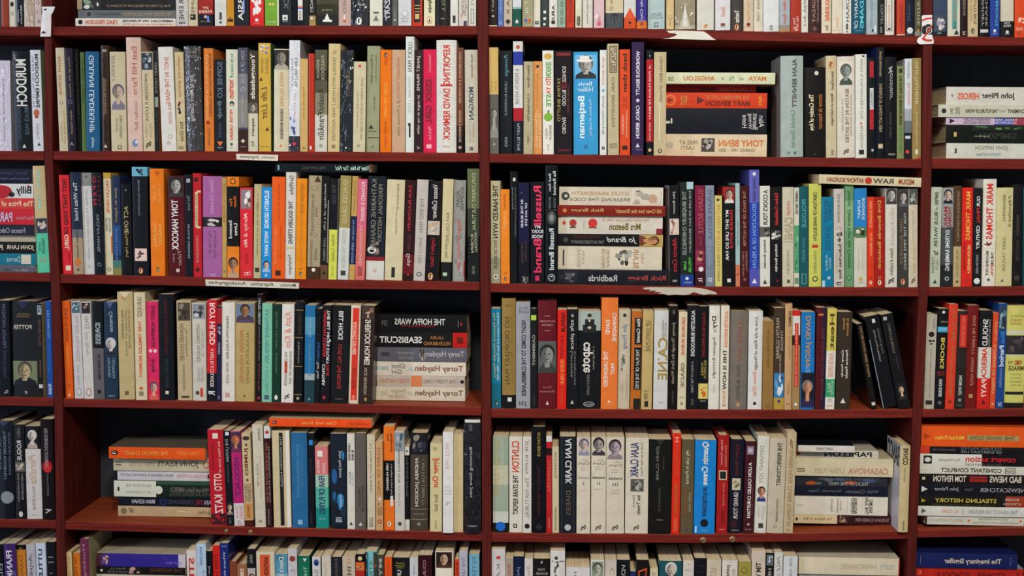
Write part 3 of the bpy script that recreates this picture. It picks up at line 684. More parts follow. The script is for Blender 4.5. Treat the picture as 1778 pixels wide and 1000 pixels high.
S['2Cs'] = """
1154,1331.5,233,270,40|E0CCAA|cream book at stack foot with orange name|T d0702e .03 .47 .4 .3 TONY BENN;t 6a5c48 .12 .47 .72 .14 DIARIES 1991 - 2001;t 7a6c58 .68 .86 .38 .17 FREE AT;t 7a6c58 .71 .84 .62 .17 LAST!;c .51 .64 .18 .8 4a443c 9a9488 c8c0b4 2a2620;o b8ac98 .95 .5 .32
1155,1331,188,232,40|181A24|thick black book with white name blocks|h d8d4cc .05 .5 .45 .05 Alan;h d8d4cc .11 .5 .62 .05 Bennett;h d8d4cc .165 .5 .6 .05 Writing;h d8d4cc .215 .5 .5 .05 Home;q d8d0bc .955 1 .5 .6;q d8d0bc .93 .945 .4 .6
1155,1332,161,187,40|DA4220|orange-red book with a turret drawing|t c88a48 .17 .6 .3 .26 THE IMPOSSIBLE LIFE OF;T 6a2014 .17 .6 .68 .34 MARY BENSON;v 5a1c12 .65 .5 .5;h e8b040 .07 .5 .6 .05 kelly;o e8a030 .95 .5 .7;o DA4220 .95 .5 .58;v 7a2412 .95 .5 .3;h d8964a .8 .5 .6 .1 London
1157,1313,148,159.5,58|982418|thin dark red book deep in the stack|t c86a4a .1 .4 .5 .5 SALVATION;q 5a1610 .45 .6 .3 .7
1152,1346,126,147,22|DADCB8|pale greenish cloth book topping the stack, jutting right|T d0743a .08 .24 .5 .4 MAYA;T d0743a .54 .82 .5 .4 ANGELOU;t 6a6a54 .28 .32 .5 .35 would;t 4a9a6a .37 .41 .5 .45 Me;t 6a6a54 .46 .48 .5 .3 A;i 6a6a54 .91 .96 .5 .5 tule
"""
S['2Ds'] = """
1643,1796,249,275,12|CFCFC2|grey-white book at the foot of the stack|t 8a7c60 .3 .67 .32 .36 JOHN SIMPSON;t 5a8a9a .38 .66 .74 .26 A Mad World, My Masters;q 3a3a34 .88 .9 .35 .65;h 3a3a34 .9 .5 .3 .02 M
1642.5,1796,217,247.5,12|10150F|dark green-black book with leafy top edge|T 2c3026 .2 .62 .6 .34 SIMPSON;t b0a890 .5 .68 .62 .12 George Browne;c .1 .7 0 .3 10150F 3a6a34 2a5428 5a8a4a;q c8b060 .88 .91 .4 .65
1642.5,1796,204,216,12|CDB4CC|thin white, purple and red book|q A03A50 .1 .24 0 1;q 4a4aa0 .24 .45 0 1;t e4e0e4 .2 .46 .3 .3 PANIC AND;t e4e0e4 .2 .46 .7 .3 AGORAPHOBIA;t 2a2a4a .5 .8 .3 .3 HANNAH ALLEN;t 2a2a4a .5 .8 .7 .3 HODDER HEADLINE;v 1a1a1a .93 .5 .7
1629,1796,182,203,8|CAC6B2|cream book jutting left, second from top|T 3a3830 .0 .28 .5 .3 EMPLOYMENT;T 3a3830 .38 .72 .5 .3 THE FUTURE OF WORK;t 7a7668 .3 .37 .5 .2 ANT;o 2a2a26 .94 .5 .4;h 6a665a .8 .5 .6 .05 TEND;h 6a665a .86 .5 .5 .03 NE
1643,1796,151,181,12|D4CEC2|pale book with black and orange bold words on top|T 2a2622 .22 .6 .52 .4 John Pilger;T d8502a .63 .87 .52 .36 HEROES;i 6a665e .92 .95 .5 .2 v
"""
S['3A'] = """
65.5,86,288,-9|g:D4B884|glossy gold and mint paperback squeezed beside the post|b 5CCBA0 .63 1;c .49 .63 .02 .98 3a3c48 b8a490 20222a d0c0b0;T 9ad0c0 .04 .4 .45 .3 DEAR TOM;t 2a4a44 .68 .82 .6 .25 FREEDOM;t 2a4a44 .71 .8 .28 .2 DAVID;t c89870 .86 .9 .5 .6 LOVE
"""
S['3As'] = """
-30,62,460,473,10|5A5A62|mottled grey book at the foot of the stack|c .02 .98 0 1 5A5A62 4a4a52 76767e 60606a
-30,63,440,459,10|1A7488|teal book with a square white label|t c8d0d0 .3 .55 .5 .45 Dervoz;q d4c8b4 .1 .28 .1 .9
-30,62,420,439,10|1A1918|black book with bold cream capitals|T d8c8b0 .03 .55 .5 .5 JOHN LAHR;T d8c8b0 .62 .95 .5 .5 PRICK
-28,62,408,419,16|BEB095|cream book with bare page edge|
-30,60,390,407,8|282833|dark slate book with pale serif name|t b8bcc4 .18 .8 .55 .5 Frances Osborne
-30,59,363,389,8|D02A36|red book with large lilac capitals|t c89098 0 .35 .55 .25 Michael Parkinson;T c8b8d4 .42 .85 .52 .62 PARKY
-30,58,344,362,8|DA4238|coral red book with pale serif title|T ecc8a8 0 .9 .5 .5 The Price of Love
-30,58,319,343,8|E0DCD8|white book showing a red shoe|T 1a1a1c .04 .34 .5 .68 Billy;o d84a20 .1 .15 .16 ;o b81a28 .62 .55 .9 1.6;o 1a1418 .43 .75 .35 1.2;o b81a28 .75 .4 .8 1.5
-30,56,293,317,14|1C1D30|midnight blue book topping the stack|t 6a6a88 .05 .75 .68 .22 The Life and Times of Nell Gwyn;t 4a4a68 .1 .8 .3 .2 SECRET COMPANION
"""
S['3B'] = """
109,126,304,-7|g:E4202A|bright red paperback with black and cream capitals|T 3a1210 .04 .6 .55 .44 NOT THAT KIND OF;T e8d0b0 .6 .76 .55 .44 GIRL;t 5a1614 .78 .88 .75 .14 LENA;r e8d4b8 .94 .6 .5;q E4202A .935 .945 .3 .9
127.5,145,299,-5.5|202A40|navy paperback fading to sandy town scene|b 6a6a72 .56 .64;b B0987A .64 1;t dcdcd8 .1 .47 .5 .4 The White Hotel;t 3a3430 .57 .84 .5 .24 Christian Houssier;o c8743a .88 .5 .6 1.4;v 3a2c28 .95 .5 .3
146.5,164,300,-7|D4D0CC|white paperback with grey head panel|b 8E8C88 0 .13;t a8a09c .16 .86 .5 .22 LETTERS TO OLGA VACLAV HAVEL;o 8a8680 .92 .5 .3;o D4D0CC .92 .5 .2;o 5a5854 .04 .5 .25
165,182,301,-6.5|121A22|black paperback with spaced red capitals|T b8202c .03 .31 .28 .36 O P E N;t 8a2028 .03 .32 .74 .22 L E T T E R S;t 9aa4a8 .4 .78 .5 .28 VACLAV HAVEL;o 7a8488 .9 .5 .4;o 121A22 .9 .5 .28
183.5,196.5,300,-5|DACFAE|cream paperback with orange capitals, gold head|b C8A040 0 .06;T d0562a .07 .4 .55 .42 VACLAV HAVEL;t 6a6a7a .44 .58 .75 .3 THE POWER;t 6a6a7a .44 .57 .3 .3 DISTURBING;q c85028 .62 .79 .85 1;o 4a4a44 .945 .5 .5;o dacfae .945 .5 .32
197.5,211,305,-3.5|26304E|dark blue paperback going green at foot|b 2A4A7A .5 .8;b 4a7a6a .85 .93;b 8a8448 .93 1;i a89054 .12 .47 .5 .4 Speak for England;t 6a8ac8 .53 .87 .5 .35 JAMES HAWES
212,229.5,320,-2.5|101214|short black paperback with gold lettering|t c8b878 .24 .54 .5 .4 ACT ONE;t b09a50 .55 .8 .5 .3 Moss Hart;v 8a8464 .06 .5 .2
231.5,258,290,-3|14161C|tall black paperback with sky-blue head band|b 6AAEC8 0 .085;c .01 .08 .2 .8 6AAEC8 1a2028 1a2028;q E4C4B8 .75 .865 .12 .9;c .76 .86 .2 .85 E4C4B8 4a3c3c 7a6460;k d8743a .955 .5 .28;t 7a90a0 .12 .45 .45 .12 BERNARD WILLIAMS SUFFOLK
262.5,286.5,293,-3|EE7C1A|bright orange paperback with faint gold capitals|t f0a850 .13 .32 .7 .22 TOMALIN;t f0a850 .16 .3 .35 .22 CLAIRE;t e8b868 .52 .72 .7 .22 HARDY;t e8b868 .5 .73 .35 .22 THOMAS;o c85a14 .04 .55 .3;k 8a5a20 .94 .5 .25
293.5,322,305,-3|521019|maroon paperback with a photographed man and white capitals|p .015 .21 .06 .96 2a1c1c a8a09a 181416 3a3234;T e4dcd4 .24 .74 .42 .4 TONY HANCOCK;t a88a80 .75 .9 .66 .24 Fisher;t a88a80 .77 .86 .32 .2 John;r c8b8a8 .94 .55 .2;t 7a3038 .38 .7 .82 .12 THE DEFINITIVE BIOGRAPHY
322.5,335,303,-2|14171D|slim black paperback next to the maroon one|t 8a9098 .2 .35 .5 .4 The Love;t a8acb0 .48 .82 .5 .25 ARTHUR DERRIDES;r a8a8a4 .06 .5 .5
336,350.5,301,-1.5|C4222C|red paperback with a cream curled banner|q D4C090 .18 .52 .25 .6;t 5a4a2c .2 .5 .42 .25 SIMON GARFIELD;q D4C090 .165 .185 .5 .95;q D4C090 .51 .53 .45 .9;t d89890 .6 .86 .5 .28 CONSTANCE BRISCOE;o 4a0e14 .06 .4 .6;o 4a0e14 .93 .5 .5
352.5,385,306,-.6|A8629A|wide mauve paperback with a dark profile photograph|b 1C181C .405 .5;c .41 .495 .1 .9 1C181C c8b8b4 d8ccc4;t d0a0c8 .04 .37 .5 .2 DIANA SOUHAMI;t 7a4a78 .54 .8 .66 .2 Radclyffe Hall;t 7a4a78 .54 .76 .36 .2 The Trials of;i d8b0d0 .965 .99 .5 .5 Quercus
385.8,393.5,308,-.5|C09A58|narrow mustard paperback|t 8a6a38 .06 .45 .5 .42 ALEC GUINNESS;o 8a6a38 .94 .5 .5
394.5,415,307,-.5|E8801E|black and orange paperback with a woman's picture at foot|b 141314 .095 .69;p .76 1 .02 .98 E8801E a87858 1a1210 b89878;o 3a2210 .045 .5 .5;o E8801E .045 .5 .35;T e06a1e .19 .3 .66 .22 Guest;T e06a1e .21 .29 .34 .22 Tim;T dcd4c8 .46 .58 .72 .28 Lives;T dcd4c8 .43 .61 .28 .28 Second
417,438.5,326,-.5|g:E0242E|short red paperback with a family snapshot on top|c .02 .23 .08 .92 8A7A7C c89a8a d8c0a8 5a3c34 e8e0dc;i f0b8b0 .28 .66 .5 .4 Marley & Me;t a8141c .72 .84 .55 .3 John Grogan;i f0d0c8 .93 .97 .6 .6 H
440,452.5,320,2|C0B488|short cream-green paperback|t 6a5c3c .2 .75 .5 .35 Odds we may say to my people;r 3a3424 .91 .5 .6;t 8a7c54 .1 .25 .5 .2 Caleb
453.5,470.5,325,1|g:1A90D6|bright blue paperback with white capitals and a small face|T e0ecf4 .04 .45 .52 .45 ELIZABETH GEORGE;T e0ecf4 .48 .76 .52 .4 WRITE AWAY;p .8 .93 .1 .9 1A90D6 d8b8a8 1c1616 9ab8d0;v d0e0f0 .96 .5 .3
471.5,494,307,1|EE601A|orange paperback with dark square mark|t b04414 .07 .43 .55 .2 Edward St Aubyn;t f0a878 .48 .86 .3 .18 I ought to be in Pictures;t b84a18 .48 .8 .72 .16 JEREMY OF DREAMS;r 3a1c10 .945 .5 .4
494.5,512,299,2|DAD4CA|white-grey paperback with dark slanted title|t 3a3a40 .03 .21 .55 .4 Griffiths;T 3a3a3e .27 .67 .5 .42 THE GOLDEN STRING;t 4a4a4e .77 .96 .5 .4 Templegate;q c8b878 .7 .72 .1 .9
513,531,310,2|EE8E1A|amber orange paperback with faint brown title|t a86414 .05 .35 .55 .32 GERMAINE GREER;t d87e1c .36 .86 .5 .3 DADDY WE HARDLY KNEW YOU;k 8a5a20 .95 .5 .35;h 7a4a14 .9 .5 .4 .025 TV
533,555,305,3.5|AC9C7C|taupe paperback with scrolls and a brown foot|b 4A2E1E .88 1;t 6a5c44 .18 .58 .35 .22 SHAKESPEARE'S;t 6a5c44 .3 .4 .65 .2 WIFE;t 6a5c44 .62 .87 .3 .2 GERMAINE;t 6a5c44 .7 .82 .65 .2 GREER;o 8a7c60 .12 .45 .55 .6;o AC9C7C .12 .45 .35 .6;o 8a7c60 .57 .45 .6 .5;o AC9C7C .57 .45 .4 .5;o e4dccc .91 .5 .3;v 4A2E1E .03 .7 .5
556,568.5,306,3.5|191818|black paperback with blurred photo strip|t c0bcb4 .07 .52 .5 .35 Anthology of a Life;t 9a948c .6 .82 .5 .3 LOGS OPERAS;b 6A4A34 .86 1;q 8a8478 .23 .84 .85 1;o 1a1a1a .94 .5 .4
570,584,310,3|D8D858|yellow-footed paperback with black upper half|b 15161A 0 .505;s DCDCD8;t 4a4c50 .06 .25 .5 .5 Wild Ones;t 8a8a30 .55 .82 .5 .42 William Cobbett;t b0b048 .86 .97 .5 .3 VINTAGE
586,604.5,305,5.5|A09054|paperback olive gold above and grey-white below|b D2D2CA .5 1;t d0c494 .04 .46 .5 .4 GUNTER GRASS;t b0b0a8 .52 .88 .5 .34 PEELING THE ONION;r 3a3a38 .935 .5 .45
606,615.5,306,6.5|C8A058|narrow gold and navy paperback|b 1C284E .385 .85;t a87838 .04 .36 .5 .5 DENNIS GRANT;t a8b0c8 .42 .62 .5 .4 The Comedy Man;T 8a98b8 .64 .84 .5 .4 KEITH FLOYD;o d07a30 .9 .5 .4
616.5,632.5,311,5|D8687E|rosy pink paperback with pale capitals|b D87068 .5 1;T ecc8cc .03 .42 .6 .4 RICHARD E GRANT;t e8b8b8 .45 .85 .5 .3 THE WAH-WAH DIARIES;T 8a2a38 .87 .96 .5 .5 PICADOR
635,666,306,4.5|g:14161E|thick black paperback with red and white foot|b 8A1620 .775 .815;b DAD6CC .815 1;t 8a8474 .03 .7 .35 .26 KATHARINE GRAHAM;t 8a8474 .08 .64 .72 .22 PERSONAL HISTORY;c .58 .775 .02 .75 14161E 8a7a6a 5a4a40 3a3230;o d8d4cc .71 .3 .5 .8;o 14161E .72 .3 .3 .5;o c88a5a .905 .5 .18;o DAD6CC .905 .5 .1
667.5,698,312,5|D8CAA4|wide plain cream paperback with tiny dark block|i 7a6c50 .04 .3 .62 .12 Richard Branson did;i 7a6c50 .31 .54 .58 .12 such music said Jane;q 26241f .87 .97 .38 .58
699.5,717,313,5|301317|black-red paperback with bright red capitals|t d03038 .05 .5 .5 .36 JULIA BLACKBURN;b 6A1820 .74 .93;t 6a3038 .54 .7 .5 .34 OLD MAN;t e0d4cc .73 .85 .5 .5 Goya;o b83038 .94 .5 .2
717.5,737,312,7|C6BCB4|pale grey-pink paperback with grey capitals|t 8a8078 .18 .52 .5 .36 THE BIRD MAN;t 9a9088 .57 .82 .5 .3 ISABELLA TREE;o 6a6058 .935 .5 .5 .8;o C6BCB4 .935 .5 .3 .6
738.5,760,314,7|17151A|black paperback with a pale photograph across it|c .4 .54 .02 .98 C0B4A4 e0c8ac c89a68 a8a09a;i dcd4cc .04 .38 .5 .4 Vanessa Collinwar;i c02430 .57 .86 .5 .42 Lenglen's Stand;k d88a40 .955 .4 .5;s B08848
765,783,311,4.5|D4C49A|cream paperback with black foot band|b 1B1E1C .81 1;t 7a6c48 .33 .62 .55 .3 KAY COLLING;t 7a6c48 .63 .77 .5 .34 anne teeny;r b8c8b0 .93 .4 .4 .8
785.5,806,313,3|989690|silver-grey paperback with red slanted title|t 4a4846 .07 .3 .7 .3 GOPNIK;t 4a4846 .1 .26 .35 .3 ADAM;i c8402c .38 .88 .5 .4 Through the Children's Gate;c .5 .98 .1 .9 989690 8a8884 a8a6a2 807e7a;q B82428 .8 .95 .92 1
812,832.5,293,-.5|626A48|tall dark olive paperback against the post|b 3A4032 .35 .6;b 1A1E1C .6 1;t b8b890 .04 .55 .55 .3 EXPLORERS CULTURAL;t c8c8a8 .56 .74 .7 .24 WOODALL;t c8c8a8 .58 .74 .4 .22 ROBIN;t 8a8c80 .86 .93 .5 .25 NEW HARE
"""
S['3Bt'] = """
478,641,289,303.5,10|10171C|black book lying flat across the standing books|T c0dcd0 .0 .2 .5 .5 Titter Ye Not;i c0dcd0 .22 .36 .5 .55 Yor Nol;t 5a504a .46 .72 .5 .35 WILLIAM HALL;q 7a9aa8 .955 .975 .2 .8
"""
S['3C'] = """
852.5,869,314,-.5|BEB48E|olive-cream paperback with heavy black title|T 1c1a16 .04 .56 .5 .52 THE NAKED WYN;t 2a2820 .58 .86 .5 .38 FENTON BRESLER;o e0dcc8 .935 .5 .5;o 5a5644 .935 .5 .3;b A0987C .75 1
870,885,329,-.7|F08826|orange paperback in the left corner|t a85014 .05 .21 .5 .34 JOHN MILLI;t f8c070 .23 .42 .5 .34 ON FREEDOM;k 8a4a18 .95 .5 .35;h 9a5418 .89 .5 .4 .03 TV
886,898.5,298,.3|121515|tall thin black hardback with grey lettering|t 8a9088 .14 .34 .3 .25 Hereford genealogy;t 7a8078 .14 .58 .72 .25 The House of Herbs by Laurie Woolenham;q d0d0c4 .055 .085 .35 .7
900.5,919,317,-.5|1C1A3C|midnight blue paperback with white starry title|T d8d4e0 .2 .43 .72 .2 OF AN EYE;T d8d4e0 .17 .45 .34 .22 IN THE BLINK;b 131320 .6 1;t 6a4a40 .58 .78 .7 .16 JULIE POPKIN;t 6a4a40 .6 .8 .35 .16 KERRY GODDARD;c .92 1 .3 1 131320 8a8878 5a584c;o c8c8d8 .1 .3 .06
921,945,316,-.2|14121A|black paperback with hot pink fraktur lettering|T E8305A .04 .42 .52 .55 Russell;T E8305A .56 .89 .52 .55 Brand;H dcd8dc .44 .5 .45 .03 MY;H dcd8dc .485 .5 .85 .035 BOOKY;H dcd8dc .535 .5 .85 .035 WOOK;T c82850 .92 .97 .5 .3 I
947,968,287,.5|101214|tall black hardback with white fraktur lettering|T c8ccc8 .05 .25 .72 .24 Re Revised;T b8bcb8 .07 .22 .34 .22 Bad Son;t 7a7e7c .27 .38 .35 .2 BOOKY;t 7a7e7c .27 .38 .75 .2 WOOK 2;T d0d4d0 .53 .88 .5 .4 Russell Brand;o 4a4e4c .44 .5 .7 1.6;o 8a8a84 .44 .5 .35 1.6;o c8ccc8 .945 .5 .6;o 101214 .945 .5 .52;t c8ccc8 .93 .96 .5 .3 il
1163,1180.5,322,-1.5|141114|black paperback with a bare-chested figure|s C8BEC8;c .33 .49 .04 .96 D4BEB0 b08a78 8a6454 e0d0c4;t c8c0bc .06 .28 .5 .3 Jake Boston;i c8242c .52 .86 .5 .45 Alberto Core;t c0b8b0 .94 .96 .5 .5 ....
1181.5,1204.5,316,-.8|222824|dark green-black paperback with green author name|b 1F3F8C .89 1;T 8a9490 .09 .7 .32 .3 THE BRADBURY CHRONICLES;t b8bcb4 .08 .68 .75 .14 THE LIFE OF RAY BRADBURY;T 5ac048 .72 .87 .72 .2 WELLER;T 5ac048 .76 .84 .35 .2 SAM;q a8c4cc 0 .07 .5 1;o d4d8e0 .925 .5 .25;h c0c8e0 .965 .55 .6 .015 MORROW
1207,1224,322,-.6|7E1E40|magenta-maroon paperback with a small singer|b 6A1C38 .4 .65;b 3A1218 .85 1;t b85a50 .04 .48 .6 .5 SUSAN BOYLE;c .64 .78 .1 .95 8A2A44 5a2228 c88a6a 3a1418;o e0d8d0 .83 .6 .5;t d8c8c0 .92 .96 .5 .5 it;t a84a58 .5 .6 .6 .25 THE WOMAN
1225.5,1240.5,322,-.8|868EA0|blue-grey paperback with darker capitals|t 5a6070 .04 .53 .5 .45 SUSAN BOYLE;t a8b0bc .62 .8 .35 .3 & Movement;t a8b0bc .66 .78 .7 .2 THE LIVING;o d8d8d8 .935 .5 .5;o 868EA0 .935 .5 .34;b 7C8496 .6 1
1241.5,1254,340,-.5|D8C878|short yellow paperback with orange capitals|t c88a28 .1 .62 .5 .5 RICHARD BURTON;t 8a7c3c .64 .94 .5 .36 FERGUS CASHIN;o 3a3418 .045 .45 .4
1255.5,1276,323,-.5|131113|black paperback with man's photo on red head|b A82420 .01 .1;p .02 .17 .15 .95 A82420 c8a088 2a1c18 d8d4d0;T d02830 .24 .62 .72 .24 FRANKIE BOYLE;T dcd8d4 .24 .74 .36 .26 MY SHIT LIFE SO FAR;r d8d4cc .94 .5 .3
1277.5,1285,318,-.8|A2BAB8|thin pale blue paperback with coral foot|b D07858 .79 1;t c8d8d4 .05 .25 .5 .4 STEPHEN;t 6a8480 .36 .6 .5 .3 VERBAL A LEADER BORN;o 5a2a20 .88 .5 .4
1286,1300.5,323,-.5|431216|dark maroon paperback with spaced tan capitals|t b88a70 .05 .6 .5 .32 THE PEACE OF THE NUTTER;t a87a64 .65 .85 .7 .22 DEMERAL;t a87a64 .65 .9 .32 .22 SURREY SELBORO;o 7a4a3c .93 .5 .4
1301.5,1318.5,295,-.5|2C44A4|tall royal blue paperback with lilac head|b 6464B8 0 .28;b 5254B0 .85 1;T 3a3a70 .07 .27 .5 .34 EDWARD BUNKER;T 7a9ae0 .29 .84 .5 .4 EDUCATION OF A FELON;r e0dce4 .035 .5 .3;v e0dce4 .95 .5 .5
1319.5,1337,323,-.3|DDDACE|white paperback with a grainy photo band|c .405 .505 0 1 5a5850 3a3834 8a887c 26241f;T 26262a .04 .39 .55 .46 A COOK'S TOUR;T 3a3832 .53 .82 .5 .32 Anthony Bourdain;v 3a3832 .95 .5 .4 1.2
1338.5,1357.5,325,-.2|161315|black paperback with red name and torn photo|T c83030 .06 .38 .5 .34 Kitchen Confidential;c .43 .53 0 1 1c1a1a a8a49c d0ccc4 5a5854;T dcd8d0 .57 .85 .5 .3 Anthony Bourdain;v a8201c .94 .6 .2
1358.5,1378,325,0|CFC5AE|cream paperback with huge taupe surname|t d0482c .14 .28 .5 .3 michael;T a89a74 .3 .53 .55 .72 CAINE;q a89a74 .545 .553 .1 .95;t 9a8c70 .63 .88 .5 .22 CHRISTOPHER BRAY;q 4a4438 .93 .965 .42 .66
1379,1387.5,326,0|D4D0BC|slim white and green paperback|T 1c2a20 .03 .27 .5 .5 LAMBERT MICHEL;c .38 .86 .02 .98 4a9a6a 2a6a48 8ac09a 1f5a3a;r 6a8a6a .94 .5 .8 1.5
1388.5,1403,324,0|17585E|dark teal paperback|t 5aa8a8 .13 .41 .5 .5 PROLOGUE;t 5a9898 .51 .76 .5 .4 JOAN BRADY;f 8ab0a8 .87 .97 .25 .8
1404.5,1426,319,0|CCCC62|lime yellow paperback with a red crown|T 4a4a30 .08 .55 .5 .3 CREATION OF ANNE BOLEYN;q b8302c .6 .62 .25 .75;v b8302c .595 .35 .2;v b8302c .595 .5 .2;v b8302c .595 .65 .2;t 7a7a44 .65 .87 .5 .24 SUSAN BORDO;o 3a3a28 .925 .5 .45;o CCCC62 .925 .5 .28
1427.5,1447,342,-.4|12789C|short blue-teal paperback with a pale ball|t 1f4a5c .04 .28 .35 .28 RICHARD;t 1f4a5c .06 .25 .7 .28 DE BRAY;t 0f5878 .32 .6 .5 .5 DO WE TRUST;t 9ac8d8 .68 .8 .7 .2 BERNICE;t 9ac8d8 .65 .82 .4 .2 RUBENS;o a8c0c4 .9 .6 .3;q a8c8d0 .93 1 0 .25
1448,1466,328,-.2|C8C0B4|pale grey paperback with a sketched city strip|t 7a7264 .05 .34 .5 .34 JOHN BOORMAN;t c08a58 .38 .42 .5 .4 C;c .42 .55 .15 .85 C8C0B4 5a564e 8a8478 3a3832;T 3a362e .56 .92 .62 .38 Suburban Boy;t c8a070 .64 .86 .25 .2 Adventures of a;t 2a2620 .95 .98 .5 .5 n
1467,1482,322,0|6A9A6A|sage green paperback|i 3a5c40 .05 .2 .5 .5 Penelope;i 2a4430 .24 .82 .5 .5 Letters from the Country;o 3a5a44 .91 .5 .6;o 6A9A6A .91 .5 .45;b 86B07E .15 .45
1483.5,1505,327,0|D2CCBC|paperback blue above and white below with tree|b 2880C4 0 .42;b 5a7a50 .42 .49;c .39 .5 .05 .95 5a7a50 2a3a20 1c2818 d8d4c8;T c0d4e0 .1 .32 .72 .22 BOGARDE;T c0d4e0 .12 .31 .38 .22 RUPERT;t b8b4a8 .6 .82 .68 .2 Daphne;t b8b4a8 .6 .84 .34 .2 Cunningham;r c89a40 .92 .5 .3 .8;h 8a8478 .955 .5 .4 .012 PAN
1505.8,1517.5,342,0|DC3C1A|short red-orange paperback|t f0a870 .05 .34 .5 .4 DIRK BOGARDE;i f0a070 .4 .66 .5 .4 Great Meadow;k e8c8a0 .95 .5 .4;h 7a1a10 .9 .5 .5 .03 TV
1518.3,1536.5,342,0|A81D17|short brick-red paperback with gold title|T d0a048 .04 .8 .52 .4 Dirk Bogarde Backcloth;k e0c8a0 .95 .5 .35;h d89070 .9 .5 .35 .035 TV
1537,1557.5,327,0|D8D0C2|off-white paperback with young man's portrait|p 0 .16 .05 .98 5a5854 b8b0a8 1c1a1a 3a3a3c;t b8b0a4 .2 .58 .6 .3 DIRK BOGARDE;i 5a544c .6 .88 .5 .32 Snakes & Ladders;i 2a241c .9 .97 .5 .5 g
1558.5,1577,328,0|3E3C38|dark grey paperback with smiling man's portrait|p .01 .18 .1 .98 3a3a38 b8aca4 241e1c 5a5a60;t c0c0b8 .25 .82 .7 .24 FOR THE TIME BEING;t 8a6a4a .31 .77 .34 .26 DIRK BOGARDE;k d8743a .945 .5 .4
1577.8,1600,328,0|g:D2C4AA|cream paperback with a couple's photo by the post|c 0 .16 .05 .98 4a504c 8a8c84 2a2c28 a8a8a0 6a6c64;i b8a890 .22 .55 .5 .3 Voyage round;i b89a70 .56 .86 .6 .3 a lonely cloud;i 3a3024 .9 .97 .5 .4 g
"""
S['3Ct'] = """
1421.5,1601.5,305.5,321.5,0|D6C8A0|cream book lying flat over the standing books, apple mark|T 8a2a1c .07 .22 .5 .56 MEDIUM;T 4a3c34 .27 .47 .5 .56 RAW;o b8341c .515 .5 .75;T 8a1f18 .56 .92 .52 .52 ANTHONY BOURDAIN
"""
S['3Cs'] = """
968,1160,469,495,2|181A22|black book at stack foot with red and white names|T a83a38 .02 .36 .55 .42 Rick Bragg;T b8b4b0 .46 .72 .55 .44 Redbirds;c .82 .94 .1 .9 181A22 4a4c54 6a6c70;t 3a3c44 .94 .98 .5 .3 VIN
969,1149.5,428,463,18|DACDB6|thick white book with boy's photograph|T a88a64 .17 .19 .5 .01 I;h b8845a .25 .5 .84 .055 BLAIR;h b8946a .19 .5 .5 .03 TONY;h a88a64 .52 .5 .72 .03 PRIME;h a88a64 .565 .5 .84 .035 MINISTER;c .27 .5 .08 .95 DACDB6 5a5a50 2a2a26 8a8a80 a8a498;h a8987c .76 .5 .6 .03 JOHN;h a8987c .8 .5 .8 .035 RENTOUL;q 3a362e .94 .955 .15 .85
969.5,1151,406.5,427,18|171414|black book with a woman's face at its right end|b B89A50 0 .225;p 0 .225 .05 .95 B89A50 c88a5a 4a1c10 6a3a20;i e0dcd4 .25 .54 .5 .56 Jo Brand;t 8a847c .56 .88 .66 .26 THE AUTOBIOGRAPHY;t 6a1418 .6 .85 .25 .2 LOOK BACK IN HUNGER;o 4a4440 .93 .5 .4
969.5,1150.5,375,405,16|D8CEBC|cream book with two red jellies|t b07850 .13 .58 .22 .15 THE SHORT LIFE & LONG TIMES OF;T 6a5a20 .21 .51 .58 .38 Mrs Beeton;o c83028 .67 .4 .5;q 5a4a40 .63 .71 .62 .68;o a83428 .86 .4 .4;q 3a3430 .83 .89 .6 .68;t a8a4a0 .74 .77 .5 .5 V;o 8a1c1c .985 .1 .1;o c84030 .945 .4 .2;q 8A2430 0 .06 .68 1
967.5,1155,357,374,10|842216|dark red book with gold names|T c89a60 .03 .46 .5 .42 All Over but the Shoutin';T c89a60 .57 .87 .5 .42 Rick Bragg;o c87a40 .93 .5 .4
971,1151.5,325,356,18|D8CDB8|cream book with a drawn man's head topping the stack|t b88a54 .33 .88 .34 .2 GYLES BRANDRETH;t 7a6844 .32 .9 .68 .18 BREAKING THE CODE;c .03 .3 .08 .95 D8CDB8 c8a890 a8a090 d0b8a4;o c09a80 .1 .62 .5;q 4a4440 .05 .13 .2 .3;o 3a3a34 .94 .5 .45;o D8CDB8 .935 .5 .18;q 3a4a6a .22 .27 .15 .5
"""
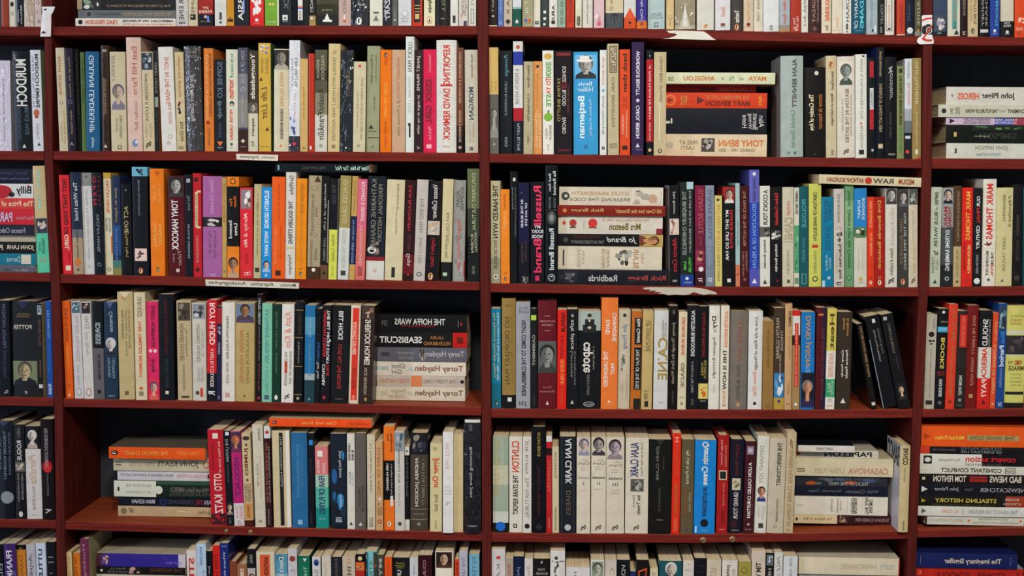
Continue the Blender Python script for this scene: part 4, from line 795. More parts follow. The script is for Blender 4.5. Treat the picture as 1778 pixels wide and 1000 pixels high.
S['3D'] = """
1614,1632,325,3.5|BEC4AE|pale grey-green paperback with dark capitals|T 4a4e42 .05 .18 .5 .34 EMPIRE;i 6a6e60 .2 .24 .5 .3 of;T 4a4e42 .25 .6 .5 .34 BLUE WATER;c .62 .69 .25 .85 BEC4AE 3a3c34 7a3a30 8a8c80;t 6a6e60 .7 .86 .3 .28 STEPHAN;t 6a6e60 .72 .83 .68 .26 TALTY;v 3a3c34 .945 .5 .4
1633.5,1654,326,2.5|4A4C4E|grey-black paperback with dark-haired man's photo|b 9A9C9C 0 .4;b 242628 .78 1;p .01 .16 .1 .95 9A9C9C d0b09c 1c1614 1a1a1c;T 9a2424 .19 .4 .68 .3 THOMAS;T 9a2424 .19 .4 .34 .3 MARK;T d8dad8 .43 .84 .52 .36 EXTREME RAMBLING;o c0c4c4 .92 .5 .35;o 242628 .92 .5 .22
1655,1668,323,2|523826|brown paperback with tan foot|b C0A878 .6 1;t a89070 .05 .55 .55 .34 WATCHDOGS OF DEMOCRACY;t 8a7650 .63 .9 .5 .34 HELEN THOMAS;v 3a2c1c .945 .5 .4
1669,1687.5,326,2.5|DE281C|bright red paperback with yellow capitals|T e8a848 .04 .53 .55 .44 MARK THOMAS;T f0c070 .58 .87 .68 .28 NELSON MANDELA;t 7a1410 .55 .83 .25 .2 AS USED ON THE FAMOUS;o b8241c .94 .5 .4
1688.3,1703.5,327,2.5|18181B|black paperback with white and red capitals|T dcdcd8 .08 .19 .55 .4 OUR;T c83030 .2 .36 .55 .4 FINAL;T dcdcd8 .38 .62 .55 .4 CENTURY;t a8a8a4 .68 .87 .5 .3 MARTIN REES;o d8d8d4 .945 .5 .7;q 18181B .935 .955 .25 .6
1704.5,1727.5,311,3.5|E4DCCC|tall white paperback with large red capitals|T d02c20 .045 .56 .5 .5 MARK THOMAS;c .58 .64 .05 .8 E4DCCC 8a1c1c 3a1616;T 26221f .68 .8 .76 .2 THE DE;T d0482c .8 .91 .76 .2 EVIL;T 26221f .67 .9 .38 .2 BELCHING OUT;o 5a564c .94 .5 .22
1728.5,1756.5,326,3|D4C892|wide pale yellow paperback with grey capitals|i 6a6040 .08 .4 .78 .22 Hamlet's;t 6a6040 .07 .34 .45 .18 REINVENTING;t 7a7048 .5 .85 .48 .2 GARY TAYLOR;v 5a5238 .94 .4 .2
1757.3,1773.5,320,3|181514|black hardback with faded lettering|t 5a4a40 .3 .5 .5 .3 MANDELSTAM;t 4a3c34 .55 .75 .5 .3 KENNETH ROSE;o 3a3430 .92 .5 .6
1775,1792,325,2|17444A|teal paperback at the frame edge|t 6a8a80 .3 .7 .4 .2 NEW LIFE
"""
S['4A'] = """
-6,18,522,-2|171922|dark navy paperback cut by the frame edge|t 6a7088 .03 .5 .65 .24 ANTHONY POWELL;t 4a4a62 .52 .8 .65 .22 INFANTS SPRING;i b8b8bc .93 .97 .7 .3 d
20.5,66.5,523,-5|g:131318|very thick black hardback with an old man's portrait|p .625 .875 .06 .96 7a8060 b8a078 4a4a38 1a1c22;T c8bca8 .255 .3 .2 .01 I;H c8bca8 .27 .45 .7 .045 POTTER;h a08058 .135 .5 .48 .016 HUMPHREY;h a08058 .16 .5 .52 .016 CARPENTER;h d0c8bc .955 .55 .1 .03 ff;v 28284a .02 .5 .5 -.9
67.5,75.5,527,-3.5|1E1A1A|thin brown-black paperback with a photo on top|c .02 .12 .05 .95 8a98a8 3a4450 c0c8d0;t 7a5a4a .17 .45 .5 .5 SELECTED LETTERS;t 8a6a5a .6 .78 .5 .35 FRANCE PARTS;q c8c4c0 .86 .9 .1 .9;s B0A070
82.5,92.5,523,-4|1F4E9E|bright blue paperback beside the post|t 8ab0e0 .09 .38 .5 .4 TIM WINTON;t 3a70c0 .4 .72 .5 .4 LANDS EDGE;T d8dce4 .86 .97 .5 .5 PICADOR
"""
S['4B'] = """
113.5,127.5,523,-7|EA6218|orange paperback beside the left post|t 8a300c .07 .42 .5 .4 ANNETTE KOBAK;t e89a38 .46 .66 .5 .35 ISABELLE;v d8c090 .96 .5 .4;h 7a300c .87 .5 .4 .03 TV
130,145.5,523,-7|D2CAC8|white paperback with lilac capitals, photo on top|c .01 .12 .05 .95 4a6a74 8aa0a4 2a3c44 c8d0d0;t b8a0a8 .15 .62 .55 .36 IRIS AND THE FRIENDS;i a8b0b8 .65 .87 .5 .4 John Bayley;o 9a9a94 .93 .5 .55 1.6;o D2CAC8 .93 .5 .4 1.6
146.5,163,524,-6.5|D6CEC6|white paperback with a dark couple on top|c .01 .12 .05 .95 2a2226 5a3038 c0a8a0 1a1a20;t a09088 .15 .28 .55 .4 IRIS;i b0a8a0 .3 .55 .5 .4 John Bayley;o a8524a .93 .5 .55 1.5;o D6CEC6 .93 .5 .42 1.5
164,181.5,523,-4|14181C|paperback black above and grey below|b 646062 .48 1;T a8b0b0 .22 .44 .5 .5 IDRIESS;T 2a2628 .54 .8 .5 .34 ion idriess kundan;r 1a1818 .925 .5 .35
183,205,524,-3.5|22364A|slate-blue paperback with a white-bearded man|p .36 .54 .05 .98 22364A d0c4b8 c8c8c8 1c2430;i a8b8c4 .1 .31 .55 .3 Cervantes;t 8aa0b0 .58 .78 .7 .22 LEAPMAN;t 8aa0b0 .58 .78 .35 .22 MICHAEL;v 4a5c80 .03 .5 .6 -1;h b8c8d0 .965 .5 .5 .012 COX
207.5,234,507,-4.5|C4AE7C|tall tan linen-patterned paperback|t 5a4c2c .17 .43 .32 .14 SYBILLE BEDFORD;t 7a6c48 .16 .52 .75 .14 THE FAVOURITE OF THE FUTURE;t 7a6c48 .17 .6 .55 .12 WRITERS AT WORK;o c86a3a .05 .45 .25;r 6a5c38 .94 .5 .25;v D8C8A0 .02 .5 .7 -.8
236,255.5,508,-4|DCCAA6|cream paperback with orange-red capitals|t 6a6048 .045 .23 .5 .42 LAURA HUXLEY;T d0542a .265 .79 .5 .28 THIS TIMELESS MOMENT;o c85a30 .89 .5 .3;r 8a7c5c .94 .5 .4
256.5,277,524,-3|g:E02460|hot pink paperback with a purple-haired woman|T 6a1434 .04 .46 .55 .34 BARRY HUMPHRIES;o ecc0c8 .5 .3 .3;o ecc0c8 .5 .7 .3;i 5a1430 .58 .72 .5 .5 Edna Everage;p .78 1 .1 .95 D83048 d8a088 5a3a6a d85a48
278,303,511,-3|131519|black paperback with dark red capitals|t 5a2028 .05 .57 .5 .24 NOWHERE IN AFRICA STEFANIE ZWEIG;t 2a4044 .6 .88 .5 .24 GROUND SOUND;r d8c8b0 .925 .5 .22
309,333.5,522,-3|C2AC86|tan paperback with a dark blurred photo on top|c .02 .2 .1 .95 4a4034 2a2420 8a7c64 3a342c;t 6a5c3c .23 .6 .35 .3 HOWARD HUGHES;t 6a5c3c .28 .56 .68 .2 The Untold Story;t 6a5c44 .64 .9 .45 .16 CHARLES HIGHAM;q 3a3020 .955 .975 .25 .8
335,358.5,526,-2|CEC6B8|off-white paperback with pilot photograph on top|c .01 .16 .05 .95 8a8c90 2a2a2c c8c8cc 4a4c50;t 7a7468 .22 .6 .45 .28 HOWARD HUGHES;t 9a9488 .28 .55 .76 .16 THE SECRET LIFE;t 9a9488 .66 .8 .45 .2 CHARLES;t 9a9488 .66 .8 .7 .2 HIGHAM;q c03a30 .87 .96 .55 .75;o 4a4438 .92 .35 .3
359.5,375.5,521,1|D0202A|red paperback with big white capitals, black foot|b 161820 .72 1;T ecd8cc .03 .44 .55 .6 ROY HUDD;t ecd8cc .48 .86 .55 .4 A FART IN A COLANDER;T d8d8d4 .9 .94 .5 .7 R
376,384,532,1,2|262240|narrow dark violet paperback with red head|b A82830 .02 .18;t c0b4c8 .38 .5 .5 .5 HOUDINI;c .2 .3 .1 .9 262240 a89aa8 5a4a60;q 6a5a8a .94 .98 .3 .7
385,407,525,0|E2DACE|white paperback with small black capitals|t 3a3836 .14 .57 .45 .22 UNKNOWN PLEASURES;t 6a6660 .59 .84 .45 .2 - PETER HOOK -;r d09088 .935 .45 .36
407.8,441,526,0|BAA066|wide golden tan paperback with a painted man|p .01 .17 .05 .98 6a7a90 a07048 2a1a12 4a3a4a;c .17 .2 .05 .98 4a3a5a 8a3a34 3a4a6a;t b86a38 .28 .8 .35 .2 MICHAEL HOLROYD;t 7a7048 .29 .81 .68 .2 AUGUSTUS JOHN;v 8a4a28 .94 .5 .15
445,453.5,511,1.5|15141A|thin tall black paperback with white capitals|s 3a1418;t c8c4c4 .04 .28 .5 .5 UNITED GERMAN;t a88a88 .3 .62 .5 .35 Memories with my education;t a04a50 .64 .9 .5 .35 Andrew Pride;v b83038 .96 .5 .7
454.3,471.5,527,1|7EC2A2|mint green paperback with teal capitals|t 4a8a90 .06 .6 .5 .4 KATHARINE HEPBURN;t 5a9a98 .63 .9 .5 .3 A SCOTT BERG;r 4a5a70 .95 .5 .45
472,486.5,528,1.5|18362A|dark green paperback|t 6a8474 .08 .45 .5 .3 Don George in the Tundra;t 6a8a78 .5 .7 .5 .25 Jonathan Raban;o d8d8cc .95 .5 .4 1.5
488,508.5,528,2|E4DCD4|white paperback with coral script title|i d8886a .08 .44 .5 .55 Kath & Kim;t 4a4640 .48 .81 .76 .2 OUR FASHION CRIT CENT;t 4a4640 .48 .83 .38 .22 THE LONER YOUNGSTER;q d8502a .58 .7 .26 .5;i 2a2620 .91 .97 .5 .4 g
509.5,524.5,523,3|15161A|tall black hardback with thin gold lines|q a08850 .085 .092 .05 .95;q a08850 .355 .362 .05 .95;q a08850 .64 .647 .05 .95;q a08850 .92 .927 .05 .95;t 4a3c2c .12 .33 .55 .35 FATHER HOLROD;t a09a8c .4 .61 .5 .3 An Experience of Love;r a89a7a .96 .5 .3
528,545.5,530,2|2670A2|sea-blue paperback with a pale band|b 5A98B8 .12 .3;b A8B0B0 .7 .765;b 22404A .765 1;t 8ab8c8 .14 .32 .5 .28 Peter Hill;t 5a90b8 .4 .72 .5 .4 Stargazing;o 6a8a90 .96 .5 .25
546,554.5,536,4|14161A|narrow black paperback with blue and white words|t 3a70c0 .36 .55 .5 .5 David Guibon is;t c8ccd0 .56 .74 .5 .5 Their Twain
556,571.5,530,4|17161A|black paperback with stacked white and red capitals|T e0dcd8 .05 .6 .72 .3 THE BILL HICKS STORY;T c82830 .05 .52 .32 .32 AMERICAN SCREAM;T e0dcd8 .6 .82 .3 .34 CYNTHIA;T c82830 .6 .72 .75 .26 TRUE;r c82830 .94 .4 .3;o d0d0d0 .36 .95 .3
573,603.5,530,4.5|18181A|thick black paperback with white name and red title|T dcd8d0 .06 .35 .5 .26 BILL HICKS;t c83438 .4 .85 .48 .22 LOVE ALL THE PEOPLE;h 7a7874 .955 .5 .45 .012 ROBINSON
605,621.5,530,5|DCCFB4|cream-edged paperback with red panel|q D4321F .03 .965 .2 .85;t f0e0c8 .17 .5 .45 .4 AUSCHWITZ STEP HERE;t 5a1410 .64 .85 .5 .4 ERICH HELLER;t f0c0a0 .92 .96 .5 .3 BIO
622.8,646,531,5|352622|dark brown paperback with narrow tall white capitals|T e0d4c4 .14 .6 .52 .42 SHERLOCK HOLMES;t c0a890 .63 .9 .45 .24 NICK RENNISON;c .01 .13 .05 .95 4a342a 8a6a54 2a1c18 c0a088;o b08848 .95 .5 .2 1.4
"""
S['4Bs'] = """
650,807.5,671.5,697,55|D6CAB4|cream book at stack foot with dark script|T 7a5a4a .02 .55 .48 .52 Torey Hayden;i a89478 .65 .82 .35 .3 Twilight;i a89478 .67 .84 .68 .3 Children;q c0b490 .85 .93 .35 .62;c .56 .64 .2 .9 D6CAB4 c0b498 b8b0a0
654.5,807,652.5,670,55|C6B6A8|thinner pinkish book with an orange block|t 7a6a62 .1 .48 .48 .34 THE TIGER'S CHILD;t c06a44 .62 .97 .48 .36 TOREY HAYDEN;q D07A48 .49 .61 0 1;o 1c1a1a .03 .5 .35;t b09aa8 .06 .1 .5 .6 V
651,809,628.5,651.5,55|E0D4C2|cream-white book with blue-grey script|T 8a5c4a .03 .56 .5 .54 Torey Hayden;i 6a6a6a .67 .82 .3 .36 Ghost;i 6a6a6a .7 .82 .72 .32 Girl;q a8b8b4 .85 .94 .35 .6;o a8c0c8 .6 .5 .3 ;q 8ab0b8 .96 .975 .35 .6
651,811,603.5,627.5,55|62606A|slate grey book|T b0aaa8 .03 .44 .48 .5 Torey Hayden;c .44 .52 0 1 62606A a89a8c 3a3430 8a8078;i 9a9498 .57 .76 .4 .3 Somebody;i 9a9498 .58 .74 .7 .25 Else's Kids;q 3a3a42 .84 .93 .35 .62
651,811,577,602.5,55|181617|black book with a red square at its right end|b C41F18 0 .155;r 6a1412 .075 .5 .4;h d0843a .25 .3 .01 .001 I;t c88040 .26 .4 .34 .2 LAURA;t c88040 .18 .47 .72 .24 HILLENBRAND;T e4e0d8 .49 .95 .5 .42 SEABISCUIT;b C8502A .99 1
652,811,546.5,576,55|151416|black book with white and red title topping the stack|T d4d0c8 .24 .79 .4 .36 THE HOFFA WARS;t a82a24 .34 .72 .66 .16 The Rise and Fall of Jimmy Hoffa;q b82420 .055 .075 .45 .6;q 5a5a58 .09 .1 .3 .7;t 6a685f .87 .93 .5 .3 SPI
"""
S['4C'] = """
854,870,536,-1|1780A2|teal-blue paperback with yellow title|t d8c858 .04 .69 .34 .3 The Raymond Chandler Papers;t d8e0e0 .04 .72 .7 .26 Selected Letters and Non-Fiction 1909-1959;b 1A6E88 .75 1;k 1a3a44 .95 .5 .4
872,895.5,518,-.8|9C7C42|tall mustard hardback with black foot band|b 17171A .88 1;t 5a4422 .17 .78 .4 .36 NO ORDINARY MAN;t 7a6030 .17 .77 .74 .16 The Life and Times of Miguel de Cervantes;r d8d8d0 .92 .55 .3;h 7a6030 .06 .5 .5 .03 Donald
896,920.5,525,0|A09FA8|silver-grey paperback with tall black capitals|T 26262c .17 .88 .55 .32 NIGHT COMES TO THE CUMBERLANDS;t 4a4a54 .05 .08 .3 .01 I;h 5a5a64 .055 .5 .6 .03 Harry M.;h 5a5a64 .085 .55 .7 .03 Caudill;h 3a3a44 .955 .5 .55 .05 JSI
921.3,933,536,-.8|191B1B|slim black hardback with lime green squares|T a09a90 .26 .57 .5 .4 CASEMENT;r b0cc48 .09 .5 .75;q 191B1B .085 .095 .05 .95;q 191B1B .06 .13 .48 .54;t 4a4844 .87 .97 .5 .3 CANTOR
934,966.5,522,0|651620|wide maroon hardback with a grey man's portrait|b 2A2C2C .375 .67;p .375 .67 .02 .98 5a5c58 8a8a84 24241f 3a3c3a;h c8968a .19 .5 .8 .018 RAYMOND;h c8968a .225 .5 .62 .018 CARVER;q b8887c .14 .145 .35 .65;q b8887c .275 .28 .35 .65;h b07a70 .8 .5 .45 .02 Carol;h b07a70 .84 .5 .8 .02 Sklenicka;v d8ccc0 .945 .5 .15 1.4
967.3,983,538,1|E0251C|bright red paperback with black and yellow title|T 3a0e0c .03 .22 .6 .46 NAPALM;t 5a1210 .26 .49 .5 .34 & SILLY PUTTY;T e8903a .5 .75 .55 .42 GEORGE CARLIN;t c85a30 .8 .96 .5 .24 N INCORP
984,1002.5,537,.7|15171A|black paperback with spaced lower-case white title|t d8d4c8 .05 .4 .5 .42 a safe place;t 8a8a86 .42 .76 .75 .22 Carolynnea;t 8a8a86 .42 .68 .4 .22 Lorenza;v c8c4bc .93 .5 .3 1.2
1003,1041.5,540,1.5|131518|thick black paperback with dark-suited man on top|b A8B4AC 0 .2;q 1c1e1e .085 .22 .3 .72;q 1c1e1e .14 .22 .2 .8;o b09c8a .062 .5 .2 1.2;o 2a2622 .045 .5 .2 .8;q d8d4cc .09 .11 .46 .54;o c8b4a4 .17 .5 .16 .8;T dcd4c8 .32 .63 .42 .5 capote;t a89a8c .36 .6 .7 .1 a biography;t 8a7c6c .65 .86 .46 .12 GERALD CLARKE;o b8b4ac .955 .5 .5 .45;o 131518 .955 .5 .44 .4;h b8b4ac .955 .5 .35 .018 Abacus
1043,1071.5,517,2|EC7A34|tall orange paperback with white slab capitals|T e8dcd0 .135 .39 .78 .26 CANNADINE;T e8dcd0 .2 .33 .38 .26 DAVID;T e8dcd0 .48 .8 .28 .26 THE UNDIVIDED;T e8dcd0 .59 .69 .7 .24 PAST;v e8dcd0 .93 .5 .2 .8;h d8a878 .965 .5 .45 .012 PENGUIN
1072.3,1092.5,538,2.5|CABBA0|beige paperback with blue script and grey smudge|i 5a70a0 .14 .4 .55 .5 Jim Young;c .42 .62 .1 .7 CABBA0 6a6c60 8a8c80 5a5c50;t a8987c .65 .93 .78 .18 CAMPBELL;t a8987c .72 .84 .35 .18 LIZA;o 2a2a26 .055 .5 .3
1094,1111.5,540,3.5|C06A26|orange-brown paperback with black panels|q 141214 .07 .34 .3 .98;q 141214 .37 .8 .3 .98;q 1e1a16 .89 1 .3 .98;T d8d4c4 .08 .32 .65 .34 Elias Canetti;t d8d4c8 .39 .79 .65 .34 THE PLAY OF THE EYES
1113,1131.5,540,3.5|C6AA6E|mottled yellow-tan paperback|t 6a5a34 .1 .41 .5 .4 UP OWN MAE;t 8a7848 .1 .42 .78 .18 A JOURNEY THROUGH;i 6a5c38 .8 .9 .5 .5 y mes;q 2a2418 .915 .975 .3 .65
1134,1158.5,539,2.5|D4D2CE|white paperback with huge gold surname|T a08440 .275 .7 .62 .68 CAINE;q D4D2CE .485 .505 .25 .98;t 7a7468 .1 .27 .62 .16 AMERICAN;t 7a7468 .12 .27 .8 .14 AN HISTORY;h 9a968c .93 .55 .25 .02 H
1159.3,1175,531,2.5|16120E|black paperback with fading silver title|t a89c88 .16 .75 .55 .42 Journey Through the Dark Woods;t 5a5044 .82 .94 .5 .25 san mountain;t 8a8070 .04 .08 .5 .3 wise
1176,1190.5,542,3.5|DCCEAE|cream paperback with orange-red and grey capitals|T c8503a .05 .44 .55 .38 GEORGE BURNS;T 6a6656 .52 .77 .55 .44 GRACIE;o 8a8468 .94 .5 .35;h 8a8468 .875 .5 .5 .02 VI
1192,1211.5,530,1.5|15171B|black paperback with white slab capitals by the white one|T d8d4cc .05 .49 .5 .34 AUGUSTEN BURROUGHS;t a8a49c .54 .84 .48 .2 A WOLF AT THE TABLE;t 7a7872 .9 .96 .5 .2 PICADOR
1212.3,1228.5,532,2|121213|black paperback with an orange hand on yellow|b D4C66A .75 .9;c .755 .895 .2 .85 D4C66A d0642a c85020;t a02028 .06 .49 .5 .32 AUGUSTEN BURROUGHS;t c0a850 .52 .7 .7 .24 SIDE EFFECTS;t c0a850 .55 .67 .38 .24 POSSIBLE;h c8c4bc .92 .5 .6 .012 ATLANTIC
1229.5,1248,531,2.5|E2DDD0|white paperback with water-blurred title|T 2a2024 .1 .22 .5 .5 Dry;t 4a3034 .3 .7 .5 .36 Augusten Burroughs;t a89a94 .76 .84 .5 .15 a memoir;o b8a09a .24 .55 .3
1249.5,1264,531,3|E4DAC8|white paperback with orange and heavy black capitals|T e0803a .05 .4 .62 .4 AUGUSTEN BURROUGHS;T 1c1a18 .42 .81 .52 .44 THIS IS HOW;t d88a4a .82 .97 .5 .4 PROVEN AID IN;h 5a564c .96 .5 .5 .01 PICADOR
1265.5,1296,540,3.5|7A7066|wide grey-taupe hardback with rust and grey capitals|t a04a34 .1 .51 .55 .26 A ROYAL DUTY;t 4a443e .55 .92 .5 .2 PAUL BURRELL;k d8943a .95 .5 .18
1298,1322,540,3|DEDBD6|white paperback with handwritten black and red title|i 4a4844 .06 .6 .55 .3 Love at the Rites of Passage;i d8704a .61 .87 .5 .36 Simon Gray;o 3a3a38 .94 .5 .25
1323.5,1342,557,1.5|98723E|short tan-brown paperback|t 6a4c26 .1 .53 .5 .26 ALCOHOL KABUL;o 6a4c26 .955 .5 .4;o 98723E .955 .5 .26
1343.3,1361,535,1.5|44342A|brown paperback with blue and white pattern|b B89440 .885 1;c .64 .885 .02 .98 3a78a8 c0d0d4 5a9ac4 1c4a7a e0e4e0;t b8a890 .1 .5 .35 .32 MARTIN GUERRE;t b8a890 .22 .42 .75 .24 TYRONE;i c0b09a .45 .65 .6 .22 James Grissom;o 3a3a5a .92 .5 .3
1362,1374,527,2|CA9E70|slim peach-tan hardback with dark head lettering|T 4a3424 .07 .22 .65 .4 DRUMBEAT;t a87c50 .24 .52 .6 .34 An Old Woman;t 9a7248 .75 .86 .5 .25 FABER;h 5a4430 .945 .5 .5 .016 PAN
1374.8,1388,539,1.5|A88454|paperback with red head and red title strip|b D02820 0 .055;b DCD8D0 .055 .25;q C82820 .13 .77 .3 .8;t e8c8a8 .14 .76 .55 .22 JOE PAPER & LONG WAY FROM HOME;b 2a2420 .25 .35;o e0dcd0 .95 .5 .4
1389.5,1413,542,2.5|1A74BC|blue paperback with a smiling man in purple|p .62 .98 .05 .98 14141c c88a64 7a7470 2a2444;T c08a4a .04 .55 .55 .46 DAVID JASON;t 9ac8e0 .56 .62 .5 .3 MY LIFE;s B08A58
1414.5,1431,534,4|511318|dark maroon paperback with purple edge|q 241634 0 1 .62 1;r c8743a .07 .45 .5 .4;t 7a3038 .2 .9 .7 .3 THE GRAND OLD BARON
1432.5,1448.5,536,5|D4C25A|yellow, white and green paperback with spaced black letters|b E2DED4 .42 .7;b 3A9A68 .7 .88;b E0DCD2 .88 1;T 4a4420 .05 .4 .5 .5 Heat;t d8905a .44 .55 .5 .55 AN AMATEUR;t d8905a .56 .68 .5 .55 ADVENTURES;t b8d8c0 .72 .86 .7 .3 BUFORD;t b8d8c0 .74 .84 .35 .3 BILL;o 8a867c .91 .5 .4;o E0DCD2 .91 .5 .26;h d8803a .965 .5 .6 .02 VINTAGE
1450.5,1475.5,542,5|372D24|wide dark brown paperback with orange and white lettering|T b8803a .06 .25 .66 .18 de Beauvoir;T b8803a .06 .18 .4 .16 Simone;T d8d0c4 .39 .68 .68 .18 Femme Fatale;T d8d0c4 .39 .67 .4 .18 Camp Family;v d8d4c8 .91 .5 .35
1513,1523,562,-26|14110F|short black paperback leaning left|t b88a58 .03 .62 .6 .4 WALTER POOLE GREEK ROMAN;r c8c4bc .94 .5 .6;s 1a1614
1533,1559,548,-33|121114|black paperback leaning left, middle of the trio|r d8d4cc .06 .55 .2 1.4;t a8a09a .16 .5 .45 .16 Edward Young A Biography;t 7a746e .15 .42 .72 .14 Charlotte Bronte;q 7a8490 .25 1 0 .06
1560,1581.5,545,-32|151214|black paperback leaning left with a pale woman's face|p .73 .91 .2 .8 151214 d0b090 3a2a1c 2a2420;t 7a7068 .1 .42 .5 .22 CHARLOTTE BRONTE;t 4a443e .45 .6 .6 .16 MARIAN SMITH;r a8a49c .045 .3 .3
"""
S['4D'] = """
1604,1621.5,546,6|B8AE9C|grey-cream paperback with black dots|o 1a1816 .21 .5 .55;o 1a1816 .28 .4 .3 .8;o 1a1816 .28 .7 .25 .8;o 1a1816 .31 .5 .3 .5;t 7a7264 .36 .88 .5 .22 A new reading ten years hence a way;t 8a8272 .04 .14 .7 .2 WOMEN;q 2a2826 .91 .955 .15 .8
1622.5,1639.5,536,9|161416|black paperback with blue band and yellow capitals|b 4AA0C8 .18 .235;T d8c058 .29 .6 .55 .4 BOOKS;q 5a1418 .62 .67 .1 .9;T d0d0cc .7 .88 .5 .34 WHICH BURNED;o d8d4cc .035 .5 .3;h 9a9a94 .13 .6 .7 .016 HUNGER;h c0e0f0 .205 .5 .8 .018 FIRST;o 5a5854 .94 .5 .4
1641,1656.5,528,8|DE3C26|orange-red paperback with dull gold capitals|t a07040 .03 .53 .6 .4 THE SECRET MAN;t a87848 .55 .88 .5 .34 BOB WOODWARD;r 7a3420 .93 .5 .35
1657,1674,540,5|282420|dark paperback with a bright red panel|q D02A20 .04 .37 .25 .98;t e88060 .06 .35 .62 .3 MISCONCEPTIONS;T d0ccc4 .66 .86 .5 .34 NAOMI WOLF;o 8a8680 .91 .5 .35;h 8a8680 .965 .5 .5 .014 VINTAGE
1675,1694.5,530,6|741917|dark red paperback with pale capitals|t c88a70 .1 .48 .6 .26 GIVE ME LIBERTY;t c88a70 .51 .78 .55 .26 NAOMI WOLF;r b88a48 .88 .5 .35
1695.5,1717.5,539,6.5|D4241C|black, white and red banded paperback|b 15161A 0 .375;b DCD4C8 .375 .69;T e0dcd0 .09 .36 .45 .42 SHOULD;T d0402a .38 .69 .45 .42 AMERICA;T ecd4c4 .7 .88 .5 .42 PAY?;t a8a4a0 .09 .37 .8 .16 SLAVERY AND THE DEBATE;v 5a1010 .93 .5 .35
1718.3,1727.5,543,7|DC5028|slim orange-red paperback|t e8a078 .1 .3 .6 .4 EMILY;t e8b088 .33 .85 .5 .5 A DISEASE OF MISERY;v e0d4c4 .95 .5 .4
1728.3,1742.5,527,6.5|1C4688|blue paperback with a photo at its head|c .03 .25 .05 .95 2a3c4c 5a7c90 8aa0a8 1c2834;T 3a80c8 .27 .38 .55 .5 Blue;T d8dce4 .4 .6 .5 .55 Period;t 8aa4d0 .62 .8 .5 .3 RONALD DWORKIN;t e0e0e8 .94 .98 .5 .4 25
1743.5,1777,531,6|D2CC6C|wide lemon yellow paperback with a dark photo band|b D0CEB4 .24 .28;b 2A2426 .29 .475;b D0CEB4 .475 .49;b 1E1C1A .95 1;c .29 .475 .02 .98 2A2426 5a4a48 3a3030 4a4444;q 1e1c1a .84 .87 .03 .97;T a03424 .55 .55 .5 .01 I;H a8341f .555 .65 .4 .05 WMD;h 3a3020 .555 .25 .25 .03 THE;H 4a3c20 .61 .55 .8 .045 MIRAGE;h 7a7440 .67 .55 .6 .016 Iraq's Decade of;h 7a7440 .705 .55 .5 .016 Deception and;h 7a7440 .74 .55 .6 .016 America's False;h 7a7440 .775 .55 .5 .016 for War;h a85a2a .14 .45 .6 .024 CRAIG R.;h a85a2a .175 .45 .6 .024 WHITNEY;h 8a8440 .1 .5 .7 .016 EDITED BY
"""
S['5A'] = """
-5,25,731,-4|g:121622|dark blue-black hardback with a grey round seal|t 8a90a4 .1 .6 .55 .14 THEODORE ROOSEVELT;t 6a7084 .12 .55 .8 .12 EDMUND MORRIS;t 8a90a4 .15 .5 .25 .12 THE RISE OF;o 8a9092 .78 .6 .72;v 3a3c58 .03 .5 .6 -.6
28,45.5,737,-4.5|g:15151A|black paperback with white title and small photo|T d0ccc4 .17 .38 .5 .45 ROGUE;t 8a847c .04 .14 .5 .3 GUESS A;c .395 .5 .05 .98 6a5c54 c8b8a8 a89a8c;t a8a098 .52 .8 .72 .2 LORD ROCHESTER;t a8a098 .52 .82 .35 .22 Rank as and Bad Boy;o d0ccc4 .95 .5 .4 1.4
47,73.5,740,-5|DCD2CC|white paperback with a pale-wigged figure on black|b 15141A 0 .245;p .01 .24 .15 .85 15141A d8c8b8 d8d0c8 b8a090;i c8a880 .3 .62 .45 .45 Perdita;t 8a847c .65 .9 .5 .2 PAULA BYRNE;h 8a847c .955 .5 .4 .016 Harper
74.5,95.5,728,-5|1A0E12|dark red-black paperback with a glowing red disc|o a8181c .47 .5 .8 1.3;o c8282a .49 .5 .55 1.1;t a8a0a0 .09 .48 .45 .3 MISS ROBINSON'S DOORWAY;t 7a7070 .54 .76 .5 .18 ADAM MACQUEEN;i c8b8b0 .89 .94 .5 .5 v
"""
